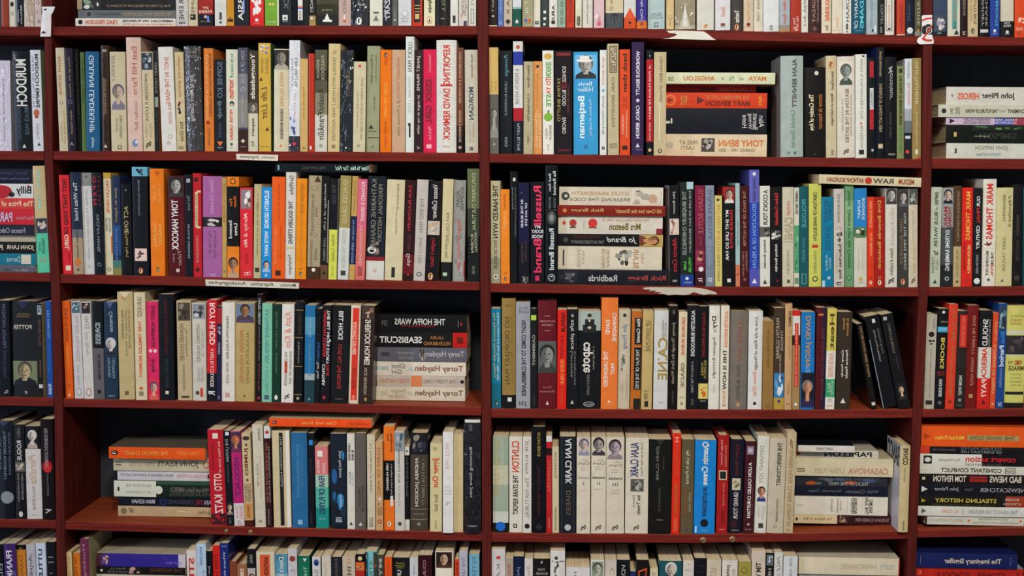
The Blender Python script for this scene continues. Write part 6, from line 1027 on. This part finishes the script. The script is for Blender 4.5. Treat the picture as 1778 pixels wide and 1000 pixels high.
S['6C'] = """
853,877,953|g:DAD2D2|white paperback with small red emblem|r c8402a .08 .5 .3 .7;t 8a868a .14 .4 .5 .28 KATE
877.5,891,969|AE9C8A|dusty tan paperback|t b85a50 .06 .4 .5 .45 FROM MELBOURNE
891.5,909.5,966|16203C|navy paperback|t 8a94a8 .1 .4 .5 .35 JACQUERI
911,925,970|DAD2CA|slim white paperback with brown italic title|i b08a68 .06 .4 .5 .5 Sunday
926,955,970|1B1617|black paperback with grey name across|h b8b0a8 .11 .5 .42 .024 TOM;h b8b0a8 .15 .5 .7 .024 BOWER;h d0ccc4 .035 .5 .12 .026 a
955.8,981,956|DED6D0|white paperback with a standing figure drawing|o 3a4038 .07 .4 .25 1;c .085 .22 .2 .6 DED6D0 4a5248 6a7064 3a4038;q 4a5048 .095 .103 .1 .95;q 4a5248 .2 .27 .32 .42
982.5,1024,985|DCD6D6|short wide white paperback|t 7a4440 .05 .4 .4 .12 HISTORY
1026,1049,972|DCD8CE|white paperback with green-tinted woman's portrait|p .02 .19 .08 .92 8a9078 b8b8a0 3a4030 9a9a84
1050,1070.5,972|D4C4B6|pinkish beige paperback|t a09890 .08 .4 .65 .35 COLD
1071.5,1094,972|12151A|black paperback with slanted silver title|i b8b8b4 .05 .4 .5 .3 VON HIM
1095,1104.5,992|282E6C|short blue paperback set low|t a8b0d0 .05 .4 .5 .4 WINE
1105.3,1126.5,972|16130F|black paperback with orange-red letter|i c8502a .08 .2 .5 .7 D
1129,1142.5,987|D8CAA8|short cream paperback|t 7a6c44 .04 .3 .5 .4 TONIGHT
1145,1184,974|1A5058|wide teal paperback with a white-haired man|p .01 .2 .1 .95 1A5058 c8b8a8 d0ccc4 2a3034
1186.5,1205,973|DCD0C6|white paperback with black ring|o 1c1a1a .2 .5 .8;o DCD0C6 .2 .5 .68;o d89080 .04 .5 .15;h a8a09a .1 .5 .7 .012 VINTAGE
1206.5,1226.5,969|12151A|black paperback with faint bands|h 3a3434 .08 .5 .6 .012 BENNETT;h 3a3434 .14 .5 .5 .012 NOVEL
1228,1252.5,972|D4C4AC|beige paperback with red-brown lettering|t 8a8478 .08 .3 .35 .2 LETTERS;t b87a60 .08 .4 .6 .2 and soups
1254.5,1281,973|g:E0D8D0|white paperback with brown lower-case title|T 7a5a3c .05 .35 .38 .34 petersham;t a8947c .09 .35 .75 .2 BIG HE
1282.5,1304.5,975|A09244|olive-gold paperback with ring emblem|o 6a6230 .09 .45 .5;o A09244 .09 .45 .36;b 6A4428 .17 .2
1306,1329.5,956|D8C4B2|tall beige paperback with big black capitals|T 3a322c .11 .4 .5 .4 TIM WAS A
1330.5,1344,960|1C1A18|black paperback with pale photo head|c .02 .12 .1 .9 6a7478 a8b4b8 3a4044;t b8b4ac .15 .35 .5 .4 HELEN
1345,1359.5,959|D8D4CE|white paperback with grey sloping capitals|i 8a8884 .04 .4 .5 .4 PALE COVES
1361,1385.5,966|D6D6D8|white paperback with thin grey capitals|t 8a8888 .02 .35 .5 .2 INK ASH MEN
"""
S['6Cs'] = """
1387,1556,1085,1138,22|7A6A54|book low in the pile|
1387,1556,1030,1085,22|4A3A34|book low in the pile|
1387,1556,996.5,1030,22|B8B2A4|grey-white book under the wide cream one|t 6a6458 .3 .7 .5 .3 SELECTED
1387,1562,968.5,995.5,16|DECFB2|wide cream cloth book on the lower right pile|t 8aa0a4 .05 .19 .5 .26 COLETTE;t b8a890 .23 .58 .5 .3 EVENING PARADISE;q B03020 .0 .01 0 1
"""
S['6Ds'] = """
1589,1777,1070,1130,10|5A5A54|book low in the pile|
1589,1777,1012,1070,10|7A6A54|book low in the pile|
1589,1777,986,1012,10|BC261C|red book with wide dark capitals|T 6a1410 .17 .43 .5 .4 STONES;T 6a1410 .5 .8 .5 .4 SCHOOLS;h 6a1410 .05 .5 .5 .03 and;s 8AB0B8;q d85a30 .94 .97 .2 .5
1590,1767,961,979,6|182258|navy book with pale serif title|T d0bca4 .16 .72 .55 .44 The Imaginary Signifier;q 8a8474 .95 .953 .2 .8;h 5a5c70 .07 .5 .6 .02 METZ
"""
# ------------------------------------------------------------------ shelf boards and uprights, measured on the front plane
# per bay: (x, top of the front edge, underside of the front edge)
ROWS = {
    0: {'A': [(0, -170, -154), (74, -170, -154)], 'B': [(92, -170, -154), (828, -171, -155)], 'C': [(848, -171, -155), (1604, -158, -142)], 'D': [(1620, -158, -142), (1778, -156, -140)]},
    1: {'A': [(0, 46, 62), (77, 46.5, 62)], 'B': [(91, 46.5, 62), (460, 44.5, 60), (829, 45, 60.5)], 'C': [(848, 45.5, 61.5), (1125, 50, 66.5), (1400, 56.5, 73), (1602, 62.4, 77.6)], 'D': [(1619, 62.5, 78), (1778, 65, 79.5)]},
    2: {'A': [(0, 262, 278), (76, 262.5, 278.5)], 'B': [(91, 262.5, 278), (460, 263, 279), (833, 265.5, 281)], 'C': [(849, 267, 282.5), (1180, 270.5, 286.5), (1601, 276.3, 292)], 'D': [(1618, 274.5, 293), (1778, 277, 294)]},
    3: {'A': [(0, 473, 488), (87, 474.5, 489.5)], 'B': [(104, 476, 491.5), (468, 484, 499.5), (833, 490, 504.5)], 'C': [(851, 492, 507.5), (1200, 497.5, 513), (1596, 499.5, 514.7)], 'D': [(1612, 498.5, 514), (1778, 497.3, 513.6)]},
    4: {'A': [(0, 689, 704), (93, 691, 706)], 'B': [(109, 692.3, 706.5), (310, 696, 710), (500, 699.5, 714), (836, 707, 722)], 'C': [(852, 709.6, 725.5), (1180, 711.5, 727.5), (1350, 712, 727.6), (1585, 710.7, 725.5)], 'D': [(1601, 710.7, 725), (1778, 709.5, 723.5)]},
    5: {'A': [(0, 901, 916), (97, 904, 918)], 'B': [(112, 905.5, 919.5), (470, 916.5, 931), (837, 925.5, 939.7)], 'C': [(853, 925.5, 941), (1200, 928.5, 943), (1400, 926, 940), (1577, 921.5, 935.5)], 'D': [(1593, 920, 934), (1778, 916.5, 930)]},
    6: {'A': [(0, 1114, 1129), (104, 1118, 1133)], 'B': [(120, 1120, 1134), (470, 1132, 1147), (837, 1142, 1157)], 'C': [(853, 1142, 1157), (1200, 1145, 1160), (1400, 1140, 1155), (1570, 1135, 1150)], 'D': [(1586, 1133, 1147), (1778, 1128, 1142)]},
}
POSTS = [
    [(-175, 73, 88), (0, 74, 91), (60, 77, 89.5), (280, 76.5, 91), (400, 82.5, 97.5), (490, 88, 103.5), (710, 94, 109), (930, 97, 112), (1145, 101, 116)],
    [(-175, 827, 846), (0, 828, 848), (290, 832.5, 849.5), (500, 834, 851.5), (725, 836.5, 852.5), (1000, 837, 853), (1160, 837, 853)],
    [(-175, 1604, 1620), (60, 1602.5, 1619), (290, 1601.5, 1618), (500, 1596, 1612), (720, 1585, 1601), (930, 1576.5, 1592.5), (1150, 1570, 1586)],
]
DEPTH = 0.205                                                # of the shelves
def board_y(row, bay, x):
    return interp([(a, b) for a, b, c in ROWS[row][bay]], x)
_bz = {}
for _r in ROWS:
    for _b in ROWS[_r]:
        _bz[_r, _b] = [(lambda p: (p.x, p.z))(at(a, b, 0.0)) for a, b, c in ROWS[_r][_b]]
def board_z(row, bay, X):
    pts = _bz[row, bay]
    (x0, z0), (x1, z1) = pts[0], pts[1]
    for p, q in zip(pts, pts[1:]):
        (x0, z0), (x1, z1) = p, q
        if X <= q[0]:
            break
    return z0 + (z1 - z0) * (X - x0) / (x1 - x0)

case = empty('bookcase', (0, 0.1, 0))
tag(case, 'built-in mahogany red bookcase holding all the rows of books', 'bookcase')
CO = Vector((0, 0.1, 0))
def shell(name, rings, mat, top=None):
    """a solid through a chain of four-cornered sections"""
    vs = [tuple(p - CO) for r in rings for p in r]
    fs = [(3, 2, 1, 0)]
    for i in range(len(rings) - 1):
        o = 4 * i
        for k in range(4):
            fs.append((o + k, o + (k + 1) % 4, o + 4 + (k + 1) % 4, o + 4 + k))
    e = 4 * (len(rings) - 1)
    fs.append((e, e + 1, e + 2, e + 3))
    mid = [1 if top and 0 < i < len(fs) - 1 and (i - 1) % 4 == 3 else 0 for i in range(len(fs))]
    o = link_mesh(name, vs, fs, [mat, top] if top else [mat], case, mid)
    bm = o.modifiers.new('edge', 'BEVEL')
    bm.width = 0.0012
    bm.segments = 2
    bm.limit_method = 'ANGLE'
    bm.angle_limit = math.radians(50)
    return o
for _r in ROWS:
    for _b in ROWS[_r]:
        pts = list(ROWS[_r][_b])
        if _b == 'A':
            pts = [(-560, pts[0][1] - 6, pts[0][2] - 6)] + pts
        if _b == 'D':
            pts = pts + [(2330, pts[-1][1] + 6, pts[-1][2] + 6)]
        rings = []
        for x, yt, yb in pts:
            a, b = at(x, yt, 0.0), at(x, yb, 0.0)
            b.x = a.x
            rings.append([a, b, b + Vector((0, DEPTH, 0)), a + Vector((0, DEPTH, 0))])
        shell('shelf_board', rings, WOOD_H(), mat_wood('lighter_shelf_top', '7E3520', 'A24A2B', (7, 60, 160)))  # top faces take a lighter orange-brown than the front edge
for P_ in POSTS:
    rings = []
    ext = [(P_[0][0] - 120, P_[0][1], P_[0][2])] + P_
    for y, xl, xr in ext:
        a, b = at(xl, y, -0.0025), at(xr, y, -0.0025)
        b.z = a.z
        rings.append([a, b, b + Vector((0, DEPTH + 0.0025, 0)), a + Vector((0, DEPTH + 0.0025, 0))])
    last = rings[-1]
    rings.append([Vector((p.x, p.y, 0.0)) for p in last])
    shell('upright_panel', rings, WOOD_V())
zt = at(889, -300, 0).z
bk = box_v(-1.75, 1.75, DEPTH - CO.y, DEPTH + 0.012 - CO.y, 0.0, zt)
link_mesh('back_panel', bk, BOX, [WOOD_B()], case)
fl = link_mesh('floor', box_v(-2.6, 2.6, -5.6, 0.5, -0.05, 0.0), BOX, [mat_wood('floor_boards', '4A3426', '6B4C36', (4, 40, 40))])
fl['kind'] = 'structure'
wb = link_mesh('wall_back', box_v(-2.6, 2.6, DEPTH + 0.02, DEPTH + 0.12, 0.0, 3.2), BOX, [mat_print('8A7F74', 'ink')])
wb['kind'] = 'structure'

# ------------------------------------------------------------------ books
class Sink:
    """gathers many small books into one mesh"""
    def __init__(self):
        self.v, self.f, self.m, self.s, self.mats = [], [], [], [], []
        self.T = Matrix()
SINK = Sink()
_link_mesh = link_mesh
def link_mesh(name, verts, faces, mats, parent=None, midx=None, smooth=None):
    if not isinstance(parent, Sink):
        return _link_mesh(name, verts, faces, mats, parent, midx, smooth)
    k = len(parent.v)
    parent.v += [tuple(parent.T @ Vector(p)) for p in verts]
    parent.f += [tuple(i + k for i in f) for f in faces]
    ids = []
    for m in mats:
        if m not in parent.mats:
            parent.mats.append(m)
        ids.append(parent.mats.index(m))
    parent.m += [ids[i] for i in midx] if midx else [ids[0]] * len(faces)
    parent.s += list(smooth) if smooth else [False] * len(faces)

SHELF_NAME = {'1': 'top shelf', '2': 'second shelf', '3': 'third shelf', '4': 'fourth shelf', '5': 'fifth shelf', '6': 'lowest shelf'}
BAY_NAME = {'A': 'far left bay', 'B': 'left bay', 'C': 'right bay', 'D': 'far right bay'}
ALL = []
for key, text in S.items():
    for line in text.strip().split('\n'):
        f = line.split('|')
        nums = [float(q) for q in f[0].split(',')]
        ALL.append(dict(key=key, row=key[0], bay=key[1], lie=key[2:], n=nums, cover=f[1], desc=f[2], items=f[3].split(';') if len(f) > 3 else []))
# a lowest-row or top-row book is cut by the frame: its unseen end is taken from the books around it
for b in ALL:
    n = b['n']
    row, bay = int(b['row']), b['bay']
    gloss = b['cover'].startswith('g:')
    b['gloss'] = gloss
    b['col'] = b['cover'][2:] if gloss else b['cover']
    b['hard'] = 'hardback' in b['desc']
    if not b['lie']:
        if row == 1:
            k = -180 - 8 * random.random() + (11 if bay in 'CD' else 0)
            yt = 45 + k + (12 if n[0] > 1300 else 0)
            n = [n[0], n[1], yt, -3.5 * (700 - n[0]) / 700 if n[0] < 700 else 0.5]
        if row == 6:
            slope = 0.045 * (850 - n[0]) / 850
            d = slope * 178
            n = [n[0] + d, n[1] + d, n[2], -d]
        b['n'] = n
        b['area'] = (n[1] - n[0]) * (min(1000, board_y(row, bay, n[0])) - max(0, n[2]))
    else:
        b['area'] = (min(n[1], 1778) - max(n[0], 0)) * (min(n[3], 1000) - max(n[2], 0))
    scan_text(b['items'])
prepare_lettering()
order = sorted(ALL, key=lambda b: -b['area'])
for i, b in enumerate(order):
    b['solo'] = i < 318

# where each standing book's foot and head fall, neighbours kept apart
_px = [sorted(((lambda a, b: (a.z, a.x, b.x))(at(xl, y, -0.0025), at(xr, y, -0.0025)) for y, xl, xr in P_)) for P_ in POSTS]
def post_x(k, z):
    return interp(_px[k], z)
def bay_limits(bay, z):
    lo = {'A': None, 'B': 0, 'C': 1, 'D': 2}[bay]
    hi = {'A': 0, 'B': 1, 'C': 2, 'D': None}[bay]
    return (-9.0 if lo is None else post_x(lo, z)[1] + 0.0007, 9.0 if hi is None else post_x(hi, z)[0] - 0.0007)
secs = {}
for b in ALL:
    secs.setdefault(b['key'], []).append(b)
for key, bs in secs.items():
    if len(key) > 2:
        continue
    row, bay = int(key[0]), key[1]
    for b in bs:
        n = b['n']
        sb = (n[4] if len(n) > 4 else random.uniform(0.5, 6.5)) / 1000.0
        xm = (n[0] + n[1]) / 2
        yb = board_y(row, bay, xm)
        p0, p1 = at(n[0], yb, sb), at(n[1], yb, sb)
        q0, q1 = at(n[0] + n[3], n[2], sb), at(n[1] + n[3], n[2], sb)
        b['sb'] = sb
        w = p1.x - p0.x
        qm = (q0.x + q1.x) / 2
        b['g'] = [p0.x, p1.x, qm - w / 2, qm + w / 2, (q0.z + q1.z) / 2]
    for _ in range(6):
        for a, c in zip(bs, bs[1:]):
            d = a['g'][1] - c['g'][0] + 0.0004
            if a['g'][1] > c['g'][0] - 0.0004:
                a['g'][1] -= d / 2; a['g'][3] -= d / 2
                c['g'][0] += d / 2; c['g'][2] += d / 2
            if a['g'][3] > c['g'][2] - 0.0004:
                d = a['g'][3] - c['g'][2] + 0.0004
                a['g'][2] -= d / 2; a['g'][3] -= d / 2
                c['g'][2] += d / 2; c['g'][3] += d / 2
    for b in (bs[0], bs[-1]):
        g = b['g']
        zb = board_z(row, bay, (g[0] + g[1]) / 2)
        l0, h0 = bay_limits(bay, zb + 0.01)
        l1, h1 = bay_limits(bay, g[4])
        lm, hm = bay_limits(bay, (zb + g[4]) / 2)
        d = max(0, l0 - g[0], l1 - g[2], lm - (g[0] + g[2]) / 2)
        g[0] += d; g[2] += d
        d = max(0, g[1] - h0, g[3] - h1, (g[1] + g[3]) / 2 - hm)
        g[1] -= d; g[3] -= d
    for b in bs:
        x0, x1, u0, u1, zt_ = b['g']
        xc, uc = (x0 + x1) / 2, (u0 + u1) / 2
        z0 = max(board_z(row, bay, x0), board_z(row, bay, x1), board_z(row, bay, xc))
        th = math.atan2(uc - xc, zt_ - z0)
        w = (x1 - x0) * math.cos(th)
        z0 += abs(math.sin(th)) * w / 2
        h = math.hypot(uc - xc, zt_ - z0)
        depth = min(DEPTH - b['sb'] - 0.01, max(0.105, h * random.uniform(0.62, 0.68)))
        b['put'] = (Vector((xc, b['sb'], z0 + 0.0002)), th, w, h, depth)
for key, bs in secs.items():
    if len(key) == 2:
        continue
    row, bay = int(key[0]), key[1]
    # from the bottom of the pile upwards
    pile = sorted(bs, key=lambda b: -b['n'][3])
    top = None
    for b in pile:
        n = b['n']
        sb = n[4] / 1000.0
        xm = (n[0] + n[1]) / 2
        p0, p1 = at(n[0], (n[2] + n[3]) / 2, sb), at(n[1], (n[2] + n[3]) / 2, sb)
        a, c = at(xm, n[2], sb), at(xm, n[3], sb)
        lo, hi = bay_limits(bay, a.z)
        p0.x = max(p0.x, lo); p1.x = min(p1.x, hi)
        xc = (p0.x + p1.x) / 2
        th = 0.0
        if key[2] == 't':                       # lies across standing books
            ends = []
            for q in secs[key[:2]]:
                x, h = q['g'][2], q['put'][3]
                loc, t2 = q['put'][0], q['put'][1]
                if q['g'][3] > p0.x and q['g'][2] < p1.x:
                    ends.append(((q['g'][2] + q['g'][3]) / 2, loc.z + h * math.cos(t2) + abs(math.sin(t2)) * q['put'][2] / 2))
            z0 = c.z
            if ends:
                th = {'3C': 0.027}.get(key[:2], 0.0)          # world slope, clockwise
                z0 = max(z + math.tan(th) * (x - xc) for x, z in ends) + 0.0003
        else:
            z0 = (max(board_z(row, bay, p0.x), board_z(row, bay, p1.x), board_z(row, bay, xc)) if top is None else top) + 0.0002
        zt_ = z0 + (a.z - c.z) if key[2] == 't' else max(a.z, z0 + 0.004)
        top = zt_
        w, h = zt_ - z0, p1.x - p0.x
        depth = min(DEPTH - sb - 0.008, max(0.11, h * 0.66))
        b['put'] = (Vector((xc, sb, z0)), th, w, h, depth)
seen_labels = {}
for b in ALL:
    loc, th, w, h, depth = b['put']
    lying = bool(b['lie'])
    if not b['solo']:
        SINK.T = Matrix.Translation(loc) @ Matrix.Rotation(th, 4, 'Y')
        make_book(SINK, w, h, depth, b['col'], b['items'], lying, b['gloss'], b['hard'], 'plastic-wrapped' in b['desc'])
        continue
    nm = 'hardback_book' if b['hard'] else ('paperback_book' if 'paperback' in b['desc'] else 'book')
    o = empty(nm, loc, th)
    kind = 'lying flat' if lying else 'standing'
    lab = b['desc'] + ', ' + SHELF_NAME[b['row']] + ', ' + BAY_NAME[b['bay']]
    if lab in seen_labels or not 4 <= len(lab.split()) <= 16:
        print('LABEL?', lab)
    seen_labels[lab] = 1
    tag(o, lab, 'book', 'books ' + kind + ' on the ' + SHELF_NAME[b['row']] + ' of the ' + BAY_NAME[b['bay']])
    make_book(o, w, h, depth, b['col'], b['items'], lying, b['gloss'], b['hard'], 'plastic-wrapped' in b['desc'])
st = _link_mesh('small_books', SINK.v, SINK.f, SINK.mats, None, SINK.m, SINK.s)
tag(st, 'remaining narrow and cut-off books between the others, mostly top and lowest shelf', 'books')
st['kind'] = 'stuff'
print('books', len(ALL), 'solo', sum(b['solo'] for b in ALL))

# ------------------------------------------------------------------ things fixed to the bookcase
def paper_strip(name, pts, thick, colr, label, cat, words=None, size=0.5, group=None):
    """a small sheet stuck on a shelf edge; pts: four corners in the photo, head first"""
    P4 = [at(x, y, -0.0016) for x, y in pts]
    c = sum(P4, Vector()) / 4
    root = empty(name, c)
    tag(root, label, cat, group)
    n = 14
    vs, fs = [], []
    for j in (0, 1):
        for i in range(n + 1):
            f = i / n
            a = P4[0].lerp(P4[1], f); d = P4[3].lerp(P4[2], f)
            wv = 0.0004 * math.sin(7 * f) - 0.0004
            for p in (a, d):
                vs.append((p.x - c.x, (wv - thick * (1 - j)), p.z - c.z))
    L = 2 * (n + 1)
    for i in range(n):
        o = 2 * i
        fs.append((o, o + 2, o + 3, o + 1))
        fs.append((L + o, L + o + 1, L + o + 3, L + o + 2))
        fs.append((o, L + o, L + o + 2, o + 2))
        fs.append((o + 1, o + 3, L + o + 3, L + o + 1))
    fs.append((0, 1, L + 1, L)); fs.append((2 * n, L + 2 * n, L + 2 * n + 1, 2 * n + 1))
    link_mesh('paper', vs, fs, [mat_print(colr, 'cover')], root)
    if words:
        for (s, style, f0, f1, hh, v0) in words:
            g = _glyph.get((s, style))
            if not g:
                continue
            vv = []
            for (u, v) in g[0]:
                f = 1 - (f0 + (f1 - f0) * u)            # runs from the right-hand end
                t = 1 - (v0 + (v - 0.5) * hh)
                p = P4[0].lerp(P4[1], f).lerp(P4[3].lerp(P4[2], f), t)
                wv = 0.0004 * math.sin(7 * f) - 0.0004
                vv.append((p.x - c.x, wv - thick - 0.0003, p.z - c.z))
            link_mesh('handwriting', vv, [q[::-1] for q in g[1]], [mat_print('23211F', 'ink')], root)
    return root
_want.clear()
for s_ in ('memoirs,', 'biographies', 'Memoirs,', 'Biographies,', 'Autobiographies'):
    _want.add((s_, 'i'))
prepare_lettering()
paper_strip('paper_label', [(410, 267), (483, 269), (482.5, 279.5), (411, 277)], 0.0004, 'E2D8C4', 'white handwritten paper label on the edge of the second shelf', 'label',
            [('memoirs,', 'i', .06, .4, .42, .55), ('biographies', 'i', .46, .92, .6, .5)])
paper_strip('paper_label', [(356.5, 485), (519.5, 491), (519, 501), (357.5, 496)], 0.0004, 'D8CFBC', 'long white handwritten paper label on the edge of the third shelf', 'label',
            [('Memoirs,', 'i', .03, .2, .6, .52), ('Biographies,', 'i', .27, .52, .7, .5), ('Autobiographies', 'i', .56, .97, .7, .5)])

# torn paper left glued to two shelf edges
def torn(name, outline, colr, label, parent_off=0.0):
    rr = random.Random(len(outline))
    fr = [at(x, y, -0.0006) for x, y in outline]
    c = sum(fr, Vector()) / len(fr)
    n = len(fr)
    vs = [tuple(p - c + Vector((0, -0.0004, 0))) for p in fr] + [tuple(p - c + Vector((0, 0.0004, 0))) for p in fr]
    fs = [tuple(range(n)), tuple(range(2 * n - 1, n - 1, -1))] + [(i, (i + 1) % n, n + (i + 1) % n, n + i)[::-1] for i in range(n)]
    o = link_mesh(name, vs, fs, [mat_print(colr, 'cover')])
    o.location = c
    tag(o, label, 'paper')
    return o
torn('torn_paper_scrap', [(1157, 53.5), (1170, 52.8), (1200, 53.5), (1222, 54.8), (1229, 59), (1236, 65), (1243, 69.3), (1222, 69), (1200, 68.4), (1180, 67.8), (1150, 67.4), (1162, 66), (1171, 63), (1176, 60.5), (1172, 58), (1162, 57.4)], 'E4DFD2', 'white torn paper scrap glued to the top shelf edge, right bay')
torn('torn_paper_scrap', [(1117, 499.5), (1128, 498.5), (1150, 498.6), (1180, 499), (1200, 499), (1215, 500.2), (1226, 502), (1236, 505), (1243, 507.5), (1245, 511), (1232, 510.5), (1222, 512), (1212, 509.5), (1204, 507), (1196, 511.5), (1186, 512.3), (1172, 511.5), (1160, 512.5), (1152, 510), (1143, 509.5), (1150, 506.5), (1136, 507.5), (1140, 504), (1126, 505.5), (1131, 502.5), (1118, 502.5)], 'C8BBA8', 'ragged dirty white paper remnant on the third shelf edge, right bay')
# domed plugs on the fifth shelf edge
for (x, y, r, lab) in ((393, 921.5, 3.6, 'small domed screw cap on fifth shelf edge under the red and black paperbacks'), (435, 923.5, 4.4, 'small domed screw cap on fifth shelf edge under the circus-lettered paperback'),
                       (1221, 937.3, 5.2, 'small brassy screw cap under the bright blue paperback on fifth shelf edge'), (1271.5, 935.8, 5.2, 'small brassy screw cap under the navy hardback on fifth shelf edge')):
    c = at(x, y, 0.0)
    R = r * 0.00106
    vs, fs = [], []
    for j, (k, d) in enumerate(((1.0, 0.0003), (1.0, -0.0008), (0.82, -0.0016), (0.72, -0.0011), (0.4, -0.0016))):
        for i in range(20):
            a = i * math.pi / 10
            vs.append((R * k * math.cos(a), d, R * k * math.sin(a)))
    for j in range(4):
        for i in range(20):
            fs.append((j * 20 + i, j * 20 + (i + 1) % 20, (j + 1) * 20 + (i + 1) % 20, (j + 1) * 20 + i))
    fs.append(tuple(range(80, 100)))
    o = link_mesh('screw_cap', vs, fs, [mat_metal()], None, None, [True] * len(fs))
    o.location = c
    tag(o, lab, 'screw cap', 'screw caps on the fifth shelf edge')

# folded white card hooked round the left upright
def card(name, outline, colr, bend, label, cat):
    """a curled card: outline in the photo with a lift (mm) of every point off the wood"""
    pts = [at(x, y, -0.004 - l / 1000.0) for x, y, l in outline]
    c = sum(pts, Vector()) / len(pts)
    root = empty(name, c)
    tag(root, label, cat)
    return root, c
root, c = card('folded_card', [(72, 14, 0), (95, 12, 6), (89, 63, 1), (70, 62, 0)], 'E8DED6', 0, 'crumpled white folded card taped to the left upright at the top shelf', 'card')
rowsc = [(11.5, 72.5, 95.5, 9), (15, 73, 94.5, 8), (21, 73.5, 92, 6), (26, 72.5, 89, 3), (38, 72, 88.8, 3.5), (50, 71, 88.6, 3), (58, 70.3, 88.5, 4), (63.5, 70, 88, 6)]
vs, fs = [], []
for side in (0, 1):
    for (y, xl, xr, l) in rowsc:
        for i in range(9):
            f = i / 8
            lift = 0.0035 + 0.0012 * math.sin(math.pi * f) + l / 1000.0 * f ** 2 * 0.7
            p = at(xl + (xr - xl) * f, y, -lift - 0.0025 + (0.0005 if side else 0.0))
            vs.append(tuple(p - c))
L = 9 * len(rowsc)
for j in range(len(rowsc) - 1):
    for i in range(8):
        a = j * 9 + i
        fs.append((a, a + 9, a + 10, a + 1))
        fs.append((L + a, L + a + 1, L + a + 10, L + a + 9))
for i in range(8):
    fs.append((i, i + 1, L + i + 1, L + i)); a = 9 * (len(rowsc) - 1) + i
    fs.append((a, L + a, L + a + 1, a + 1))
for j in range(len(rowsc) - 1):
    a = 9 * j
    fs.append((a, L + a, L + a + 9, a + 9)); fs.append((a + 8, a + 17, L + a + 17, L + a + 8))
link_mesh('card', vs, fs, [mat_print('E9DFD8', 'cover')], root, None, [True] * len(fs))
def flap(pts, colr, nm, lift=8.5):
    P = [at(x, y, -lift / 1000.0) - c for x, y in pts]
    k = len(P)
    vs = [tuple(p) for p in P] + [tuple(p + Vector((0, 0.0006, 0))) for p in P]
    fs = [tuple(range(k)), tuple(range(2 * k - 1, k - 1, -1))] + [(i, k + i, k + (i + 1) % k, (i + 1) % k) for i in range(k)]
    return link_mesh(nm, vs, fs, [mat_print(colr, 'cover')], root)
flap([(75.5, 16), (81, 14.8), (78, 18)], '2A1A16', 'torn_notch', 9.5)
flap([(71, 58), (75.5, 53.5), (80, 58), (77, 57.2), (74, 57.4)], '2A1A16', 'torn_notch', 9.8)

# no-photography sign on the right upright
root, c = card('no_photography_sign', [(1601, 26, 0), (1619, 26, 0), (1622, 77, 3), (1592, 77, 3)], 'FFFFFF', 0, 'white no-photography sign with red ring and camera on the right upright', 'sign')
body = [(1600.8, 27.5), (1603, 26.3), (1618.6, 26), (1618.6, 62), (1621.5, 71), (1620.5, 76), (1597, 77), (1592.5, 73.5), (1592.3, 69), (1595.5, 65), (1600.3, 62.5)]
flap(body, 'ECE4E2', 'card', 5)
def onplate(pts, colr, nm, lift):
    P = [at(x, y, -lift / 1000.0) - c for x, y in pts]
    k = len(P)
    return link_mesh(nm, [tuple(p) for p in P], [tuple(range(k))], [mat_print(colr, 'ink')], root)
onplate([(1601, 34), (1607, 31.5), (1613, 30.5), (1618.5, 30.3), (1618.5, 33), (1613, 33.3), (1607, 34.6), (1601, 37.5)], 'C83A2C', 'red_ring', 5.3)
onplate([(1601, 46.5), (1605, 44.5), (1608, 44), (1609, 42), (1615, 42), (1616, 44), (1618.5, 44.5), (1618.5, 60), (1603, 59.5), (1600.8, 57)], '1E1A1C', 'camera_symbol', 5.3)
onplate([(x + 1613.2, y + 52.5) for x, y in ellipse(0, 0, 5.2, 6)], 'E4DEDC', 'camera_symbol', 5.5)
onplate([(x + 1613.2, y + 52.5) for x, y in ellipse(0, 0, 4, 4.7)], '1E1A1C', 'camera_symbol', 5.7)
onplate([(x + 1613.2, y + 52.5) for x, y in ellipse(0, 0, 2, 2.4)], '8A8688', 'camera_symbol', 5.9)
onplate([(1617.8, 42.5), (1618.5, 46.5), (1605.5, 65), (1601.5, 66)], 'C83A2C', 'red_slash', 6.1)
onplate([(1600, 66), (1603.5, 64.5), (1609, 68.3), (1618.6, 68.2), (1618.6, 71.3), (1608.5, 71.6), (1603, 69.5)], 'C83A2C', 'red_ring', 6.2)
